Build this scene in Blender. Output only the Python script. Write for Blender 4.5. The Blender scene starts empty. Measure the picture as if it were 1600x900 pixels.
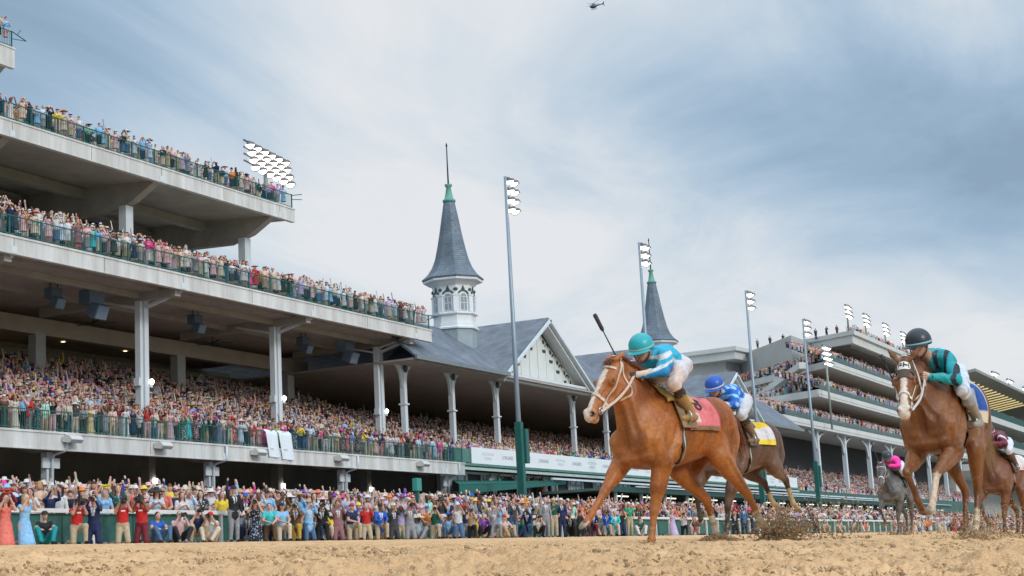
import bpy, bmesh, math, random
import numpy as np
from mathutils import Vector, Matrix
R = math.radians
scene = bpy.context.scene
COL = scene.collection

# ---------------------------------------------------------------- camera
# world: X runs along the home straight, Y across it towards the stands, Z up
F_PX = 2440.0
def _n(v): return v / np.linalg.norm(v)
_xc = _n(np.array([1237.0, -372.0, F_PX]))
_zc = np.array([-738.0, 13550.0, F_PX]); _zc = _n(_zc - _xc * np.dot(_zc, _xc))
_yc = -np.cross(_zc, _xc)
_w = np.array([_xc, _yc, _zc])                     # rows: world axes seen from the camera (right, up, forward)
cam_d = bpy.data.cameras.new('camera'); cam = bpy.data.objects.new('camera', cam_d); COL.objects.link(cam)
cam.matrix_world = Matrix(((_w[0][0], _w[0][1], -_w[0][2], 0), (_w[1][0], _w[1][1], -_w[1][2], 0),
                           (_w[2][0], _w[2][1], -_w[2][2], 0), (0, 0, 0, 1)))
cam_d.sensor_width = 36.0; cam_d.lens = F_PX / 1600 * 36
cam_d.clip_start = 0.05; cam_d.clip_end = 6000
scene.camera = cam
scene.view_settings.view_transform = 'Standard'
scene.view_settings.look = 'None'
scene.view_settings.exposure = 0.04
scene.view_settings.gamma = 1.0
scene.view_settings.use_curve_mapping = False
scene.cycles.max_bounces = 8
scene.cycles.use_denoising = True

# ---------------------------------------------------------------- sky and sun
SUN_EL, SUN_AZ = R(27), R(252)                     # azimuth of the sun from +X, counter-clockwise
world = bpy.data.worlds.new('World'); scene.world = world; world.use_nodes = True
def build_sky():
    nt = world.node_tree; N = nt.nodes; L = nt.links
    N.clear()
    out = N.new('ShaderNodeOutputWorld'); bg = N.new('ShaderNodeBackground')
    sky = N.new('ShaderNodeTexSky'); sky.sky_type = 'NISHITA'; sky.sun_disc = False
    sky.sun_elevation = SUN_EL; sky.sun_rotation = R(90) - SUN_AZ
    sky.air_density = 1.2; sky.dust_density = 1.0
    tc = N.new('ShaderNodeTexCoord')
    sep = N.new('ShaderNodeSeparateXYZ'); L.new(tc.outputs['Generated'], sep.inputs[0])
    def M(op, a, b=None, c=None, clamp=False):
        m = N.new('ShaderNodeMath'); m.operation = op; m.use_clamp = clamp
        for i, v in enumerate((a, b, c)):
            if v is None: continue
            if isinstance(v, (int, float)): m.inputs[i].default_value = v
            else: L.new(v, m.inputs[i])
        return m.outputs[0]
    x, y, z = sep.outputs
    zz = M('MAXIMUM', z, 0.02)
    d = M('ADD', zz, 0.10)
    u = M('DIVIDE', x, d); v = M('DIVIDE', y, d)    # position on the cloud deck
    cmb = N.new('ShaderNodeCombineXYZ'); L.new(u, cmb.inputs[0]); L.new(v, cmb.inputs[1])
    rot = N.new('ShaderNodeMapping'); rot.inputs['Rotation'].default_value = (0, 0, R(-24))
    rot.inputs['Scale'].default_value = (0.42, 0.85, 1); L.new(cmb.outputs[0], rot.inputs[0])
    def noise(vec, scale, detail, rough, dist=0.0):
        n = N.new('ShaderNodeTexNoise'); n.inputs['Scale'].default_value = scale
        n.inputs['Detail'].default_value = detail; n.inputs['Roughness'].default_value = rough
        n.inputs['Distortion'].default_value = dist; L.new(vec, n.inputs['Vector']); return n.outputs['Fac']
    n1 = noise(rot.outputs[0], 0.55, 5, 0.52, 0.5)
    n2 = noise(rot.outputs[0], 1.9, 9, 0.60, 1.1)
    n3 = noise(rot.outputs[0], 5.2, 6, 0.62, 0.6)
    az = M('ARCTAN2', y, x)                         # 0.1 .. 0.8 in view
    el = M('ARCSINE', z)
    # a long dark bank over the far stands and a paler gap to its left
    def gauss(ca, wa, ce, we, tilt=0.0):
        a = M('SUBTRACT', az, ca)
        e = M('SUBTRACT', M('SUBTRACT', el, ce), M('MULTIPLY', a, tilt))
        a = M('DIVIDE', a, wa); e = M('DIVIDE', e, we)
        return M('EXPONENT', M('MULTIPLY', M('ADD', M('MULTIPLY', a, a), M('MULTIPLY', e, e)), -1.0))
    bank = gauss(0.16, 0.30, 0.245, 0.058, 0.22)
    bank2 = gauss(0.80, 0.17, 0.33, 0.12, 0.0)
    pale = gauss(0.53, 0.15, 0.27, 0.16)
    low = gauss(0.30, 0.9, 0.05, 0.08)
    den = M('ADD', M('ADD', M('MULTIPLY', n1, 1.25), M('MULTIPLY', n2, 0.85)), M('MULTIPLY', n3, 0.15))
    den = M('SUBTRACT', den, 0.225)
    den = M('ADD', den, M('MULTIPLY', bank, 0.42))
    den = M('ADD', den, M('MULTIPLY', bank2, 0.34))
    den = M('SUBTRACT', den, M('MULTIPLY', pale, 0.30))
    den = M('SUBTRACT', den, M('MULTIPLY', low, 0.16))
    den = M('SUBTRACT', den, M('MULTIPLY', gauss(0.16, 0.22, 0.125, 0.045, 0.15), 0.22))
    cr = N.new('ShaderNodeValToRGB'); L.new(M('MULTIPLY', den, 0.6), cr.inputs[0])
    e = cr.color_ramp.elements
    e[0].position = 0.34; e[0].color = (0.82, 0.84, 0.87, 1)
    e[1].position = 0.78; e[1].color = (0.275, 0.395, 0.53, 1)
    for p, c in ((0.44, (0.68, 0.75, 0.82, 1)), (0.55, (0.49, 0.615, 0.745, 1)), (0.66, (0.35, 0.49, 0.645, 1))):
        k = cr.color_ramp.elements.new(p); k.color = c
    # the deck is brightest overhead, as under any overcast
    gain = M('ADD', 9.5, M('MULTIPLY', M('SMOOTH_MIN', M('MAXIMUM', M('SUBTRACT', z, 0.40), 0.0), 0.6, 0.05), 19.0))
    # and brighter still round the veiled sun, behind the camera
    sd = N.new('ShaderNodeVectorMath'); sd.operation = 'DOT_PRODUCT'; L.new(tc.outputs['Generated'], sd.inputs[0])
    sd.inputs[1].default_value = (math.cos(SUN_EL) * math.cos(SUN_AZ), math.cos(SUN_EL) * math.sin(SUN_AZ), math.sin(SUN_EL))
    q = M('DIVIDE', M('SUBTRACT', 1.0, sd.outputs['Value']), 0.55)
    gain = M('MULTIPLY', gain, M('ADD', 1.0, M('MULTIPLY', M('EXPONENT', M('MULTIPLY', M('MULTIPLY', q, q), -1.0)), 0.75)))
    hsv = N.new('ShaderNodeVectorMath'); hsv.operation = 'SCALE'
    L.new(cr.outputs[0], hsv.inputs[0]); L.new(gain, hsv.inputs['Scale'])
    mix = N.new('ShaderNodeMix'); mix.data_type = 'RGBA'; mix.inputs[0].default_value = 0.95
    L.new(sky.outputs[0], mix.inputs[6]); L.new(hsv.outputs[0], mix.inputs[7])
    L.new(mix.outputs[2], bg.inputs['Color']); bg.inputs['Strength'].default_value = 0.10
    L.new(bg.outputs[0], out.inputs['Surface'])
build_sky()
sun_d = bpy.data.lights.new('sun', 'SUN'); sun_d.energy = 1.3; sun_d.angle = R(11); sun_d.color = (1.0, 0.95, 0.88)
sun = bpy.data.objects.new('sun', sun_d); COL.objects.link(sun)
_s = Vector((math.cos(SUN_EL) * math.cos(SUN_AZ), math.cos(SUN_EL) * math.sin(SUN_AZ), math.sin(SUN_EL)))
sun.rotation_euler = _s.to_track_quat('Z', 'Y').to_euler()
sun.location = _s * 200
# ================================================================ helpers
rng = random.Random(7)
def ground_z(y):                                   # the banked track
    return 0.047 * y - 0.10
def tag(o, label=None, cat=None, group=None, kind=None):
    if label: o['label'] = label
    if cat: o['category'] = cat
    if group: o['group'] = group
    if kind: o['kind'] = kind
    return o
def empty(name, loc=(0, 0, 0), rz=0.0):
    o = bpy.data.objects.new(name, None); COL.objects.link(o); o.location = loc; o.rotation_euler = (0, 0, rz)
    o.empty_display_size = 0.2
    return o
def link(name, me, m=None, parent=None):
    o = bpy.data.objects.new(name, me); COL.objects.link(o)
    if m is not None and len(me.materials) == 0: me.materials.append(m)
    if parent is not None: o.parent = parent
    return o
def kids(o): return KIDS.get(o.name, []) if False else list(o.children)
def copy_tree(o, parent=None):
    c = o.copy(); COL.objects.link(c)
    if parent is not None: c.parent = parent
    for ch in o.children: copy_tree(ch, c)
    return c

MATS = {}
def mat(name, base, rough=0.6, metal=0.0, var=0.0, vscale=3.0, base2=None, bump=0.0, bscale=20.0, spec=0.5, emit=None, estr=0.0, alpha=1.0, streak=False):
    """principled material whose colour wanders between base and base2 by noise in object space"""
    if name in MATS: return MATS[name]
    m = bpy.data.materials.new(name); MATS[name] = m; m.use_nodes = True
    nt = m.node_tree; N = nt.nodes; L = nt.links; b = N['Principled BSDF']
    b.inputs['Roughness'].default_value = rough; b.inputs['Metallic'].default_value = metal
    b.inputs['Specular IOR Level'].default_value = spec
    b.inputs['Base Color'].default_value = (*base, 1)
    if var > 0 or base2 is not None or bump > 0:
        tc = N.new('ShaderNodeTexCoord'); mp = N.new('ShaderNodeMapping'); L.new(tc.outputs['Object'], mp.inputs[0])
        if streak: mp.inputs['Scale'].default_value = (1.0, 1.0, 0.12)
    if var > 0 or base2 is not None:
        b2 = base2 if base2 is not None else tuple(c * (1 - var) for c in base)
        n = N.new('ShaderNodeTexNoise'); n.inputs['Scale'].default_value = vscale; n.inputs['Detail'].default_value = 6
        n.inputs['Roughness'].default_value = 0.65; L.new(mp.outputs[0], n.inputs['Vector'])
        cr = N.new('ShaderNodeValToRGB'); L.new(n.outputs['Fac'], cr.inputs[0])
        cr.color_ramp.elements[0].position = 0.35; cr.color_ramp.elements[0].color = (*base, 1)
        cr.color_ramp.elements[1].position = 0.72; cr.color_ramp.elements[1].color = (*b2, 1)
        L.new(cr.outputs[0], b.inputs['Base Color'])
    if bump > 0:
        n = N.new('ShaderNodeTexNoise'); n.inputs['Scale'].default_value = bscale; n.inputs['Detail'].default_value = 4
        L.new(mp.outputs[0], n.inputs['Vector'])
        bp = N.new('ShaderNodeBump'); bp.inputs['Strength'].default_value = bump; bp.inputs['Distance'].default_value = 0.05
        L.new(n.outputs['Fac'], bp.inputs['Height']); L.new(bp.outputs[0], b.inputs['Normal'])
    if emit is not None:
        b.inputs['Emission Color'].default_value = (*emit, 1); b.inputs['Emission Strength'].default_value = estr
    if alpha < 1:
        b.inputs['Alpha'].default_value = alpha
    return m
def vmat(name, rough=0.6, spec=0.4, noise=0.12, nscale=30.0, sheen=0.0, bump=0.0, bscale=60.0):
    """material that takes its colour from the mesh's own colour attribute"""
    if name in MATS: return MATS[name]
    m = bpy.data.materials.new(name); MATS[name] = m; m.use_nodes = True
    nt = m.node_tree; N = nt.nodes; L = nt.links; b = N['Principled BSDF']
    b.inputs['Roughness'].default_value = rough; b.inputs['Specular IOR Level'].default_value = spec
    if sheen: b.inputs['Sheen Weight'].default_value = sheen
    a = N.new('ShaderNodeAttribute'); a.attribute_name = 'Col'
    if noise > 0:
        tc = N.new('ShaderNodeTexCoord'); n = N.new('ShaderNodeTexNoise'); n.inputs['Scale'].default_value = nscale
        n.inputs['Detail'].default_value = 5; L.new(tc.outputs['Object'], n.inputs['Vector'])
        mr = N.new('ShaderNodeMapRange'); mr.inputs[1].default_value = 0.25; mr.inputs[2].default_value = 0.75
        mr.inputs[3].default_value = 1 - noise; mr.inputs[4].default_value = 1 + noise; L.new(n.outputs['Fac'], mr.inputs[0])
        vm = N.new('ShaderNodeVectorMath'); vm.operation = 'SCALE'; L.new(a.outputs['Color'], vm.inputs[0])
        L.new(mr.outputs[0], vm.inputs['Scale']); L.new(vm.outputs[0], b.inputs['Base Color'])
        if bump > 0:
            n2 = N.new('ShaderNodeTexNoise'); n2.inputs['Scale'].default_value = bscale; n2.inputs['Detail'].default_value = 4
            L.new(tc.outputs['Object'], n2.inputs['Vector'])
            bp = N.new('ShaderNodeBump'); bp.inputs['Strength'].default_value = bump; bp.inputs['Distance'].default_value = 0.02
            L.new(n2.outputs['Fac'], bp.inputs['Height']); L.new(bp.outputs[0], b.inputs['Normal'])
    else:
        L.new(a.outputs['Color'], b.inputs['Base Color'])
    return m

def np_mesh(name, V, F, col=None, smooth=False):
    """mesh from numpy arrays: V (n,3), F (m,3|4) or list of polygons"""
    me = bpy.data.meshes.new(name)
    V = np.asarray(V, np.float32)
    if isinstance(F, np.ndarray):
        m, k = F.shape
        me.vertices.add(len(V)); me.vertices.foreach_set('co', V.ravel())
        me.loops.add(m * k); me.loops.foreach_set('vertex_index', F.astype(np.int32).ravel())
        me.polygons.add(m); me.polygons.foreach_set('loop_start', np.arange(0, m * k, k, dtype=np.int32))
        me.update(calc_edges=True)
    else:
        me.from_pydata(V.tolist(), [], F)
    if col is not None:
        c = np.ones((len(V), 4), np.float32); c[:, :3] = col
        at = me.color_attributes.new('Col', 'FLOAT_COLOR', 'POINT'); at.data.foreach_set('color', c.ravel())
    if smooth: me.polygons.foreach_set('use_smooth', np.ones(len(me.polygons), bool))
    me.update()
    return me

class MB:
    """collects boxes, prisms, tubes; build() links them as one mesh object"""
    def __init__(s): s.v = []; s.f = []; s.sm = []
    def add(s, V, F, smooth=False):
        o = len(s.v); s.v.extend([tuple(map(float, p)) for p in V])
        for f in F: s.f.append([i + o for i in f]); s.sm.append(smooth)
    def box(s, a, b):
        x0, y0, z0 = [min(p, q) for p, q in zip(a, b)]; x1, y1, z1 = [max(p, q) for p, q in zip(a, b)]
        s.add([(x0, y0, z0), (x1, y0, z0), (x1, y1, z0), (x0, y1, z0), (x0, y0, z1), (x1, y0, z1), (x1, y1, z1), (x0, y1, z1)],
              [(0, 3, 2, 1), (4, 5, 6, 7), (0, 1, 5, 4), (1, 2, 6, 5), (2, 3, 7, 6), (3, 0, 4, 7)])
    def obox(s, c, ax, ay, az):                     # oriented box from centre and three half-axes
        c, ax, ay, az = map(np.array, (c, ax, ay, az))
        V = [c - ax - ay - az, c + ax - ay - az, c + ax + ay - az, c - ax + ay - az, c - ax - ay + az, c + ax - ay + az, c + ax + ay + az, c - ax + ay + az]
        s.add(V, [(0, 3, 2, 1), (4, 5, 6, 7), (0, 1, 5, 4), (1, 2, 6, 5), (2, 3, 7, 6), (3, 0, 4, 7)])
    def prism(s, poly, d):                          # planar polygon (3d points) extruded by vector d
        n = len(poly); P = [np.array(p, float) for p in poly]; d = np.array(d, float)
        s.add(P + [p + d for p in P], [list(range(n))[::-1], list(range(n, 2 * n))] + [[i, (i + 1) % n, n + (i + 1) % n, n + i] for i in range(n)])
    def bar(s, a, b, w, h=None, up=(0, 0, 1)):      # rectangular bar between two points
        a, b = np.array(a, float), np.array(b, float); d = b - a; l = np.linalg.norm(d); d /= l
        h = w if h is None else h
        u = np.array(up, float); sd = np.cross(d, u)
        if np.linalg.norm(sd) < 1e-4: sd = np.cross(d, (1, 0, 0))
        sd /= np.linalg.norm(sd); u = np.cross(sd, d)
        s.obox((a + b) / 2, d * l / 2, sd * w / 2, u * h / 2)
    def tube(s, pts, r, n=8, cap=True):
        P = [np.array(p, float) for p in pts]; rs = [r] * len(P) if isinstance(r, (int, float)) else r
        V = []; F = []; up = np.array((0.123, 0.27, 0.95)); prev = None
        for i, p in enumerate(P):
            d = P[min(i + 1, len(P) - 1)] - P[max(i - 1, 0)]; d = d / (np.linalg.norm(d) + 1e-12)
            if prev is None:
                a = np.cross(d, up)
                if np.linalg.norm(a) < 1e-3: a = np.cross(d, (1, 0, 0))
            else: a = prev - d * np.dot(prev, d)
            a = a / (np.linalg.norm(a) + 1e-12); prev = a; b = np.cross(d, a)
            for k in range(n):
                t = 2 * math.pi * k / n; V.append(p + (a * math.cos(t) + b * math.sin(t)) * rs[i])
        for i in range(len(P) - 1):
            for k in range(n): F.append((i * n + k, i * n + (k + 1) % n, (i + 1) * n + (k + 1) % n, (i + 1) * n + k))
        if cap:
            F.append(list(range(n))[::-1]); F.append(list(range((len(P) - 1) * n, len(P) * n)))
        s.add(V, F, n > 4)
    def lathe(s, prof, c=(0, 0, 0), n=16, smooth=True, phase=0.0, axis=None):
        """profile of (r, z) around a vertical line through c (or a given 3x3 axis frame)"""
        V = []; F = []; c = np.array(c, float)
        A = np.eye(3) if axis is None else np.array(axis, float)
        for r, z in prof:
            for k in range(n):
                t = 2 * math.pi * k / n + phase
                V.append(c + A[0] * r * math.cos(t) + A[1] * r * math.sin(t) + A[2] * z)
        for i in range(len(prof) - 1):
            for k in range(n): F.append((i * n + k, i * n + (k + 1) % n, (i + 1) * n + (k + 1) % n, (i + 1) * n + k))
        F.append(list(range(n))[::-1]); F.append(list(range((len(prof) - 1) * n, len(prof) * n)))
        s.add(V, F, smooth)
    def build(s, name, m, parent=None, origin=None, bevel=0.0):
        me = bpy.data.meshes.new(name)
        V = s.v
        if origin is not None: V = [(a - origin[0], b - origin[1], c - origin[2]) for a, b, c in V]
        me.from_pydata(V, [], s.f)
        me.polygons.foreach_set('use_smooth', s.sm)
        bm = bmesh.new(); bm.from_mesh(me); bmesh.ops.recalc_face_normals(bm, faces=bm.faces)
        if bevel > 0:
            es = [e for e in bm.edges if len(e.link_faces) == 2 and e.calc_face_angle(0) > 0.6]
            bmesh.ops.bevel(bm, geom=es, offset=bevel, segments=2, affect='EDGES', clamp_overlap=True)
        bm.to_mesh(me); bm.free()
        o = link(name, me, m, parent)
        if origin is not None: o.location = origin
        return o

# ---------------------------------------------------------------- smooth bodies: a signed distance field meshed by surface nets
def unit(v): v = np.array(v, float); return v / np.linalg.norm(v)
class Body:
    def __init__(s): s.p = []
    def cone(s, a, b, ra, rb, k=0.03, t=0, n=None, sq=1.0, sub=False):
        """tapered limb from a to b; sq squashes it along n"""
        s.p.append(('c', np.array(a, float), np.array(b, float), ra, rb, k, t, None if n is None else unit(n), sq, sub)); return s
    def ell(s, c, r, k=0.03, t=0, ax=None, sub=False):
        A = np.eye(3) if ax is None else np.array(ax, float)
        s.p.append(('e', np.array(c, float), np.array(r, float), A, 0, k, t, None, 1, sub)); return s
    def both(s, kind, *a, **k):                     # mirrored in y
        g = getattr(s, kind)
        def mir(v): v = np.array(v, float); return np.array((v[0], -v[1], v[2]))
        if kind == 'cone':
            g(a[0], a[1], *a[2:], **k); k2 = dict(k)
            if k2.get('n') is not None: k2['n'] = mir(k2['n'])
            g(mir(a[0]), mir(a[1]), *a[2:], **k2)
        else:
            g(a[0], *a[1:], **k); k2 = dict(k)
            if k2.get('ax') is not None: k2['ax'] = [mir(v) for v in k2['ax']]
            g(mir(a[0]), *a[1:], **k2)
        return s
    @staticmethod
    def dist(q, P):
        if q[0] == 'c':
            _, a, b, ra, rb, k, t, n, sq, sub = q
            X = P - a; ba = b - a
            if n is not None:
                w = (1 / sq - 1)
                X = X + (X @ n)[:, None] * n * w; ba = ba + (ba @ n) * n * w
            l2 = ba @ ba + 1e-9
            h = np.clip((X @ ba) / l2, 0, 1)
            d = np.sqrt(((X - h[:, None] * ba) ** 2).sum(1)) - (ra + (rb - ra) * h)
            return d
        _, c, r, A, _, k, t, n, sq, sub = q
        X = (P - c) @ A.T
        k0 = np.sqrt(((X / r) ** 2).sum(1)) + 1e-9; k1 = np.sqrt(((X / (r * r)) ** 2).sum(1)) + 1e-9
        return k0 * (k0 - 1) / k1
    @staticmethod
    def bbox(q):
        if q[0] == 'c':
            r = max(q[3], q[4]); return np.minimum(q[1], q[2]) - r, np.maximum(q[1], q[2]) + r
        r = q[2].max(); return q[1] - r, q[1] + r
    @staticmethod
    def comb(D, d, k, sub):
        if sub:
            d = -d; h = np.maximum(k - np.abs(D - d), 0); return np.maximum(D, d) + h * h / (4 * k)
        h = np.maximum(k - np.abs(D - d), 0); return np.minimum(D, d) - h * h / (4 * k)
    def eval(s, P):
        P = np.asarray(P, float); D = np.full(len(P), 1.0)
        lo, hi = P.min(0) - .05, P.max(0) + .05
        for q in s.p:
            if len(P) < 4000:
                a, b = s.bbox(q); m = q[5] + .25
                if (a - m > hi).any() or (b + m < lo).any(): continue
            D = s.comb(D, s.dist(q, P), q[5], q[9])
        return D
    def normal(s, P, e=0.004):
        P = np.asarray(P, float); n = len(P)
        D = s.eval(np.concatenate([P + q * e for i in range(3) for q in (np.eye(3)[i], -np.eye(3)[i])])).reshape(6, n)
        g = np.stack([D[0] - D[1], D[2] - D[3], D[4] - D[5]], 1)
        return g / (np.linalg.norm(g, axis=1)[:, None] + 1e-9)
    def project(s, P, off=0.0, it=8):
        P = np.array(P, float)
        for _ in range(it):
            P = P - s.normal(P) * (s.eval(P) - off)[:, None] * 0.8
        return P
    def tags(s, V):
        best = np.full(len(V), 9.0); T = np.zeros(len(V), int)
        for q in s.p:
            if q[9]: continue
            d = s.dist(q, V); m = d < best; best[m] = d[m]; T[m] = q[6]
        return T
    def mesh(s, h):
        los, his = zip(*[s.bbox(q) for q in s.p if not q[9]])
        lo = np.min(los, 0) - 3 * h; hi = np.max(his, 0) + 3 * h
        n = np.ceil((hi - lo) / h).astype(int) + 1
        D = np.full(n, 1.0, np.float32)
        for q in s.p:
            a, b = s.bbox(q); mg = q[5] + 3 * h
            i0 = np.maximum(np.floor((a - mg - lo) / h).astype(int), 0); i1 = np.minimum(np.ceil((b + mg - lo) / h).astype(int) + 1, n)
            gx, gy, gz = [lo[i] + h * np.arange(i0[i], i1[i]) for i in range(3)]
            G = np.stack(np.meshgrid(gx, gy, gz, indexing='ij'), -1).reshape(-1, 3)
            sl = tuple(slice(i0[i], i1[i]) for i in range(3))
            D[sl] = s.comb(D[sl].reshape(-1), s.dist(q, G), q[5], q[9]).reshape(D[sl].shape)
        return surface_nets(D, lo, h)
def surface_nets(D, lo, h):
    I = D < 0
    nx, ny, nz = D.shape
    off = [(i, j, k) for i in (0, 1) for j in (0, 1) for k in (0, 1)]
    cnt = np.zeros((nx - 1, ny - 1, nz - 1), np.int8)
    for i, j, k in off: cnt += I[i:nx - 1 + i, j:ny - 1 + j, k:nz - 1 + k]
    act = (cnt > 0) & (cnt < 8)
    idx = np.argwhere(act)
    vid = np.full(act.shape, -1, np.int64); vid[act] = np.arange(len(idx))
    c = np.stack([D[idx[:, 0] + i, idx[:, 1] + j, idx[:, 2] + k] for i, j, k in off], 1)
    P = np.zeros((len(idx), 3)); W = np.zeros(len(idx))
    for a in range(8):
        for b in range(a + 1, 8):
            if sum(abs(off[a][t] - off[b][t]) for t in range(3)) != 1: continue
            m = (c[:, a] < 0) != (c[:, b] < 0)
            t = np.where(m, c[:, a] / (c[:, a] - c[:, b] + 1e-12), 0)
            p = np.array(off[a]) + t[:, None] * (np.array(off[b]) - np.array(off[a]))
            P[m] += p[m]; W[m] += 1
    V = lo + h * (idx + P / W[:, None])
    F = []
    for ax in range(3):
        u, v = (ax + 1) % 3, (ax + 2) % 3
        s0 = [slice(None)] * 3; s1 = [slice(None)] * 3; s0[ax] = slice(0, -1); s1[ax] = slice(1, None)
        A = I[tuple(s0)]; B = I[tuple(s1)]
        e = np.argwhere(A != B)
        e = e[(e[:, u] > 0) & (e[:, v] > 0) & (e[:, u] < D.shape[u] - 1) & (e[:, v] < D.shape[v] - 1)]
        inside_first = A[e[:, 0], e[:, 1], e[:, 2]]
        def cell(du, dv):
            q = e.copy(); q[:, u] += du; q[:, v] += dv; return vid[q[:, 0], q[:, 1], q[:, 2]]
        q = np.stack([cell(-1, -1), cell(0, -1), cell(0, 0), cell(-1, 0)], 1)
        q[~inside_first] = q[~inside_first][:, ::-1]
        F.append(q)
    F = np.concatenate(F)
    return V, F
def relax(V, F, it=2, w=0.5):
    n = len(V)
    E = np.concatenate([F[:, [0, 1]], F[:, [1, 2]], F[:, [2, 3]], F[:, [3, 0]]]) if F.shape[1] == 4 else np.concatenate([F[:, [0, 1]], F[:, [1, 2]], F[:, [2, 0]]])
    for _ in range(it):
        A = np.zeros((n, 3)); C = np.zeros(n)
        for a, b in ((0, 1), (1, 0)):
            for k in range(3): A[:, k] += np.bincount(E[:, a], V[E[:, b], k], n)
            C += np.bincount(E[:, a], minlength=n)
        V = V * (1 - w) + w * A / np.maximum(C, 1)[:, None]
    return V
def spline(pts, n):
    """Catmull-Rom through the points, n samples"""
    P = np.array(pts, float); m = len(P)
    if m == 2: return P[0] + (P[1] - P[0]) * np.linspace(0, 1, n)[:, None]
    Q = np.concatenate([[2 * P[0] - P[1]], P, [2 * P[-1] - P[-2]]])
    out = []
    for t in np.linspace(0, m - 1 - 1e-6, n):
        i = int(t); f = t - i; a, b, c, d = Q[i:i + 4]
        out.append(0.5 * (2 * b + (c - a) * f + (2 * a - 5 * b + 4 * c - d) * f * f + (3 * b - a - 3 * c + d) * f ** 3))
    return np.array(out)
def ribbon(pts, nrm, w, th):
    """a strap: width w across, thickness th along the normals"""
    P = np.array(pts, float); Nn = np.array(nrm, float); n = len(P)
    T = np.gradient(P, axis=0); T /= np.linalg.norm(T, axis=1)[:, None] + 1e-9
    S = np.cross(T, Nn); S /= np.linalg.norm(S, axis=1)[:, None] + 1e-9
    ww = np.broadcast_to(np.asarray(w, float), (n,))[:, None] / 2
    V = np.concatenate([P - S * ww, P + S * ww, P + S * ww + Nn * th, P - S * ww + Nn * th])
    F = []
    for i in range(n - 1):
        for a in range(4):
            b = (a + 1) % 4; F.append((a * n + i, a * n + i + 1, b * n + i + 1, b * n + i))
    F.append((0, n, 2 * n, 3 * n)); F.append((n - 1, 4 * n - 1, 3 * n - 1, 2 * n - 1))
    return V, F
def vnoise(P, s, seed=0):
    """cheap smooth value noise at points P"""
    Q = np.asarray(P, float) * s + seed * 17.31
    i = np.floor(Q).astype(np.int64); f = Q - i; f = f * f * (3 - 2 * f)
    def h(a, b, c):
        n = (a * 374761393 + b * 668265263 + c * 2147483647 + seed * 974634777) & 0x7fffffff
        n = ((n ^ (n >> 13)) * 1274126177) & 0x7fffffff
        return ((n ^ (n >> 16)) & 0xffff) / 65535.0
    r = 0
    for a in (0, 1):
        for b in (0, 1):
            for c in (0, 1):
                w = (f[:, 0] if a else 1 - f[:, 0]) * (f[:, 1] if b else 1 - f[:, 1]) * (f[:, 2] if c else 1 - f[:, 2])
                r = r + w * h(i[:, 0] + a, i[:, 1] + b, i[:, 2] + c)
    return r
def sstep(a, b, x): t = np.clip((x - a) / (b - a), 0, 1); return t * t * (3 - 2 * t)
def text_mesh(txt, size, depth=0.003):
    cu = bpy.data.curves.new('lettering', 'FONT'); cu.body = txt; cu.size = size; cu.extrude = depth
    cu.align_x = 'CENTER'; cu.align_y = 'CENTER'; cu.resolution_u = 3
    o = bpy.data.objects.new('lettering', cu); COL.objects.link(o)
    dg = bpy.context.evaluated_depsgraph_get(); me = bpy.data.meshes.new_from_object(o.evaluated_get(dg))
    bpy.data.objects.remove(o); bpy.data.curves.remove(cu)
    return me

# ================================================================ the ground
def slate_material(name, a, b2, du):
    """courses of slates, each a little different, with weather streaks"""
    m = bpy.data.materials.new(name); MATS[name] = m; m.use_nodes = True; nt = m.node_tree; N = nt.nodes; L = nt.links; b = N['Principled BSDF']; b.inputs['Roughness'].default_value = .6
    tc = N.new('ShaderNodeTexCoord'); sp = N.new('ShaderNodeSeparateXYZ'); L.new(tc.outputs['Object'], sp.inputs[0])
    ad = N.new('ShaderNodeMath'); L.new(sp.outputs[0], ad.inputs[0]); L.new(sp.outputs[1], ad.inputs[1]); cb = N.new('ShaderNodeCombineXYZ'); L.new(ad.outputs[0], cb.inputs[0]); L.new(sp.outputs[2], cb.inputs[1])
    br = N.new('ShaderNodeTexBrick'); L.new(cb.outputs[0], br.inputs['Vector']); br.inputs['Scale'].default_value = 1.0; br.inputs['Brick Width'].default_value = du; br.inputs['Row Height'].default_value = du * .62; br.inputs['Mortar Size'].default_value = .018; br.inputs['Bias'].default_value = .1
    br.inputs['Color1'].default_value = (*a, 1); br.inputs['Color2'].default_value = (*b2, 1); br.inputs['Mortar'].default_value = (*[c * .72 for c in b2], 1)
    nz = N.new('ShaderNodeTexNoise'); nz.inputs['Scale'].default_value = .8; nz.inputs['Detail'].default_value = 7; L.new(tc.outputs['Object'], nz.inputs['Vector'])
    mr = N.new('ShaderNodeMapRange'); mr.inputs[1].default_value = .3; mr.inputs[2].default_value = .7; mr.inputs[3].default_value = .70; mr.inputs[4].default_value = 1.25; L.new(nz.outputs['Fac'], mr.inputs[0])
    v = N.new('ShaderNodeVectorMath'); v.operation = 'SCALE'; L.new(br.outputs['Color'], v.inputs[0]); L.new(mr.outputs[0], v.inputs['Scale']); L.new(v.outputs[0], b.inputs['Base Color'])
    bp = N.new('ShaderNodeBump'); bp.inputs['Strength'].default_value = .5; bp.inputs['Distance'].default_value = .03; L.new(br.outputs['Fac'], bp.inputs['Height']); bp.invert = True; L.new(bp.outputs[0], b.inputs['Normal'])
    return m
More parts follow.
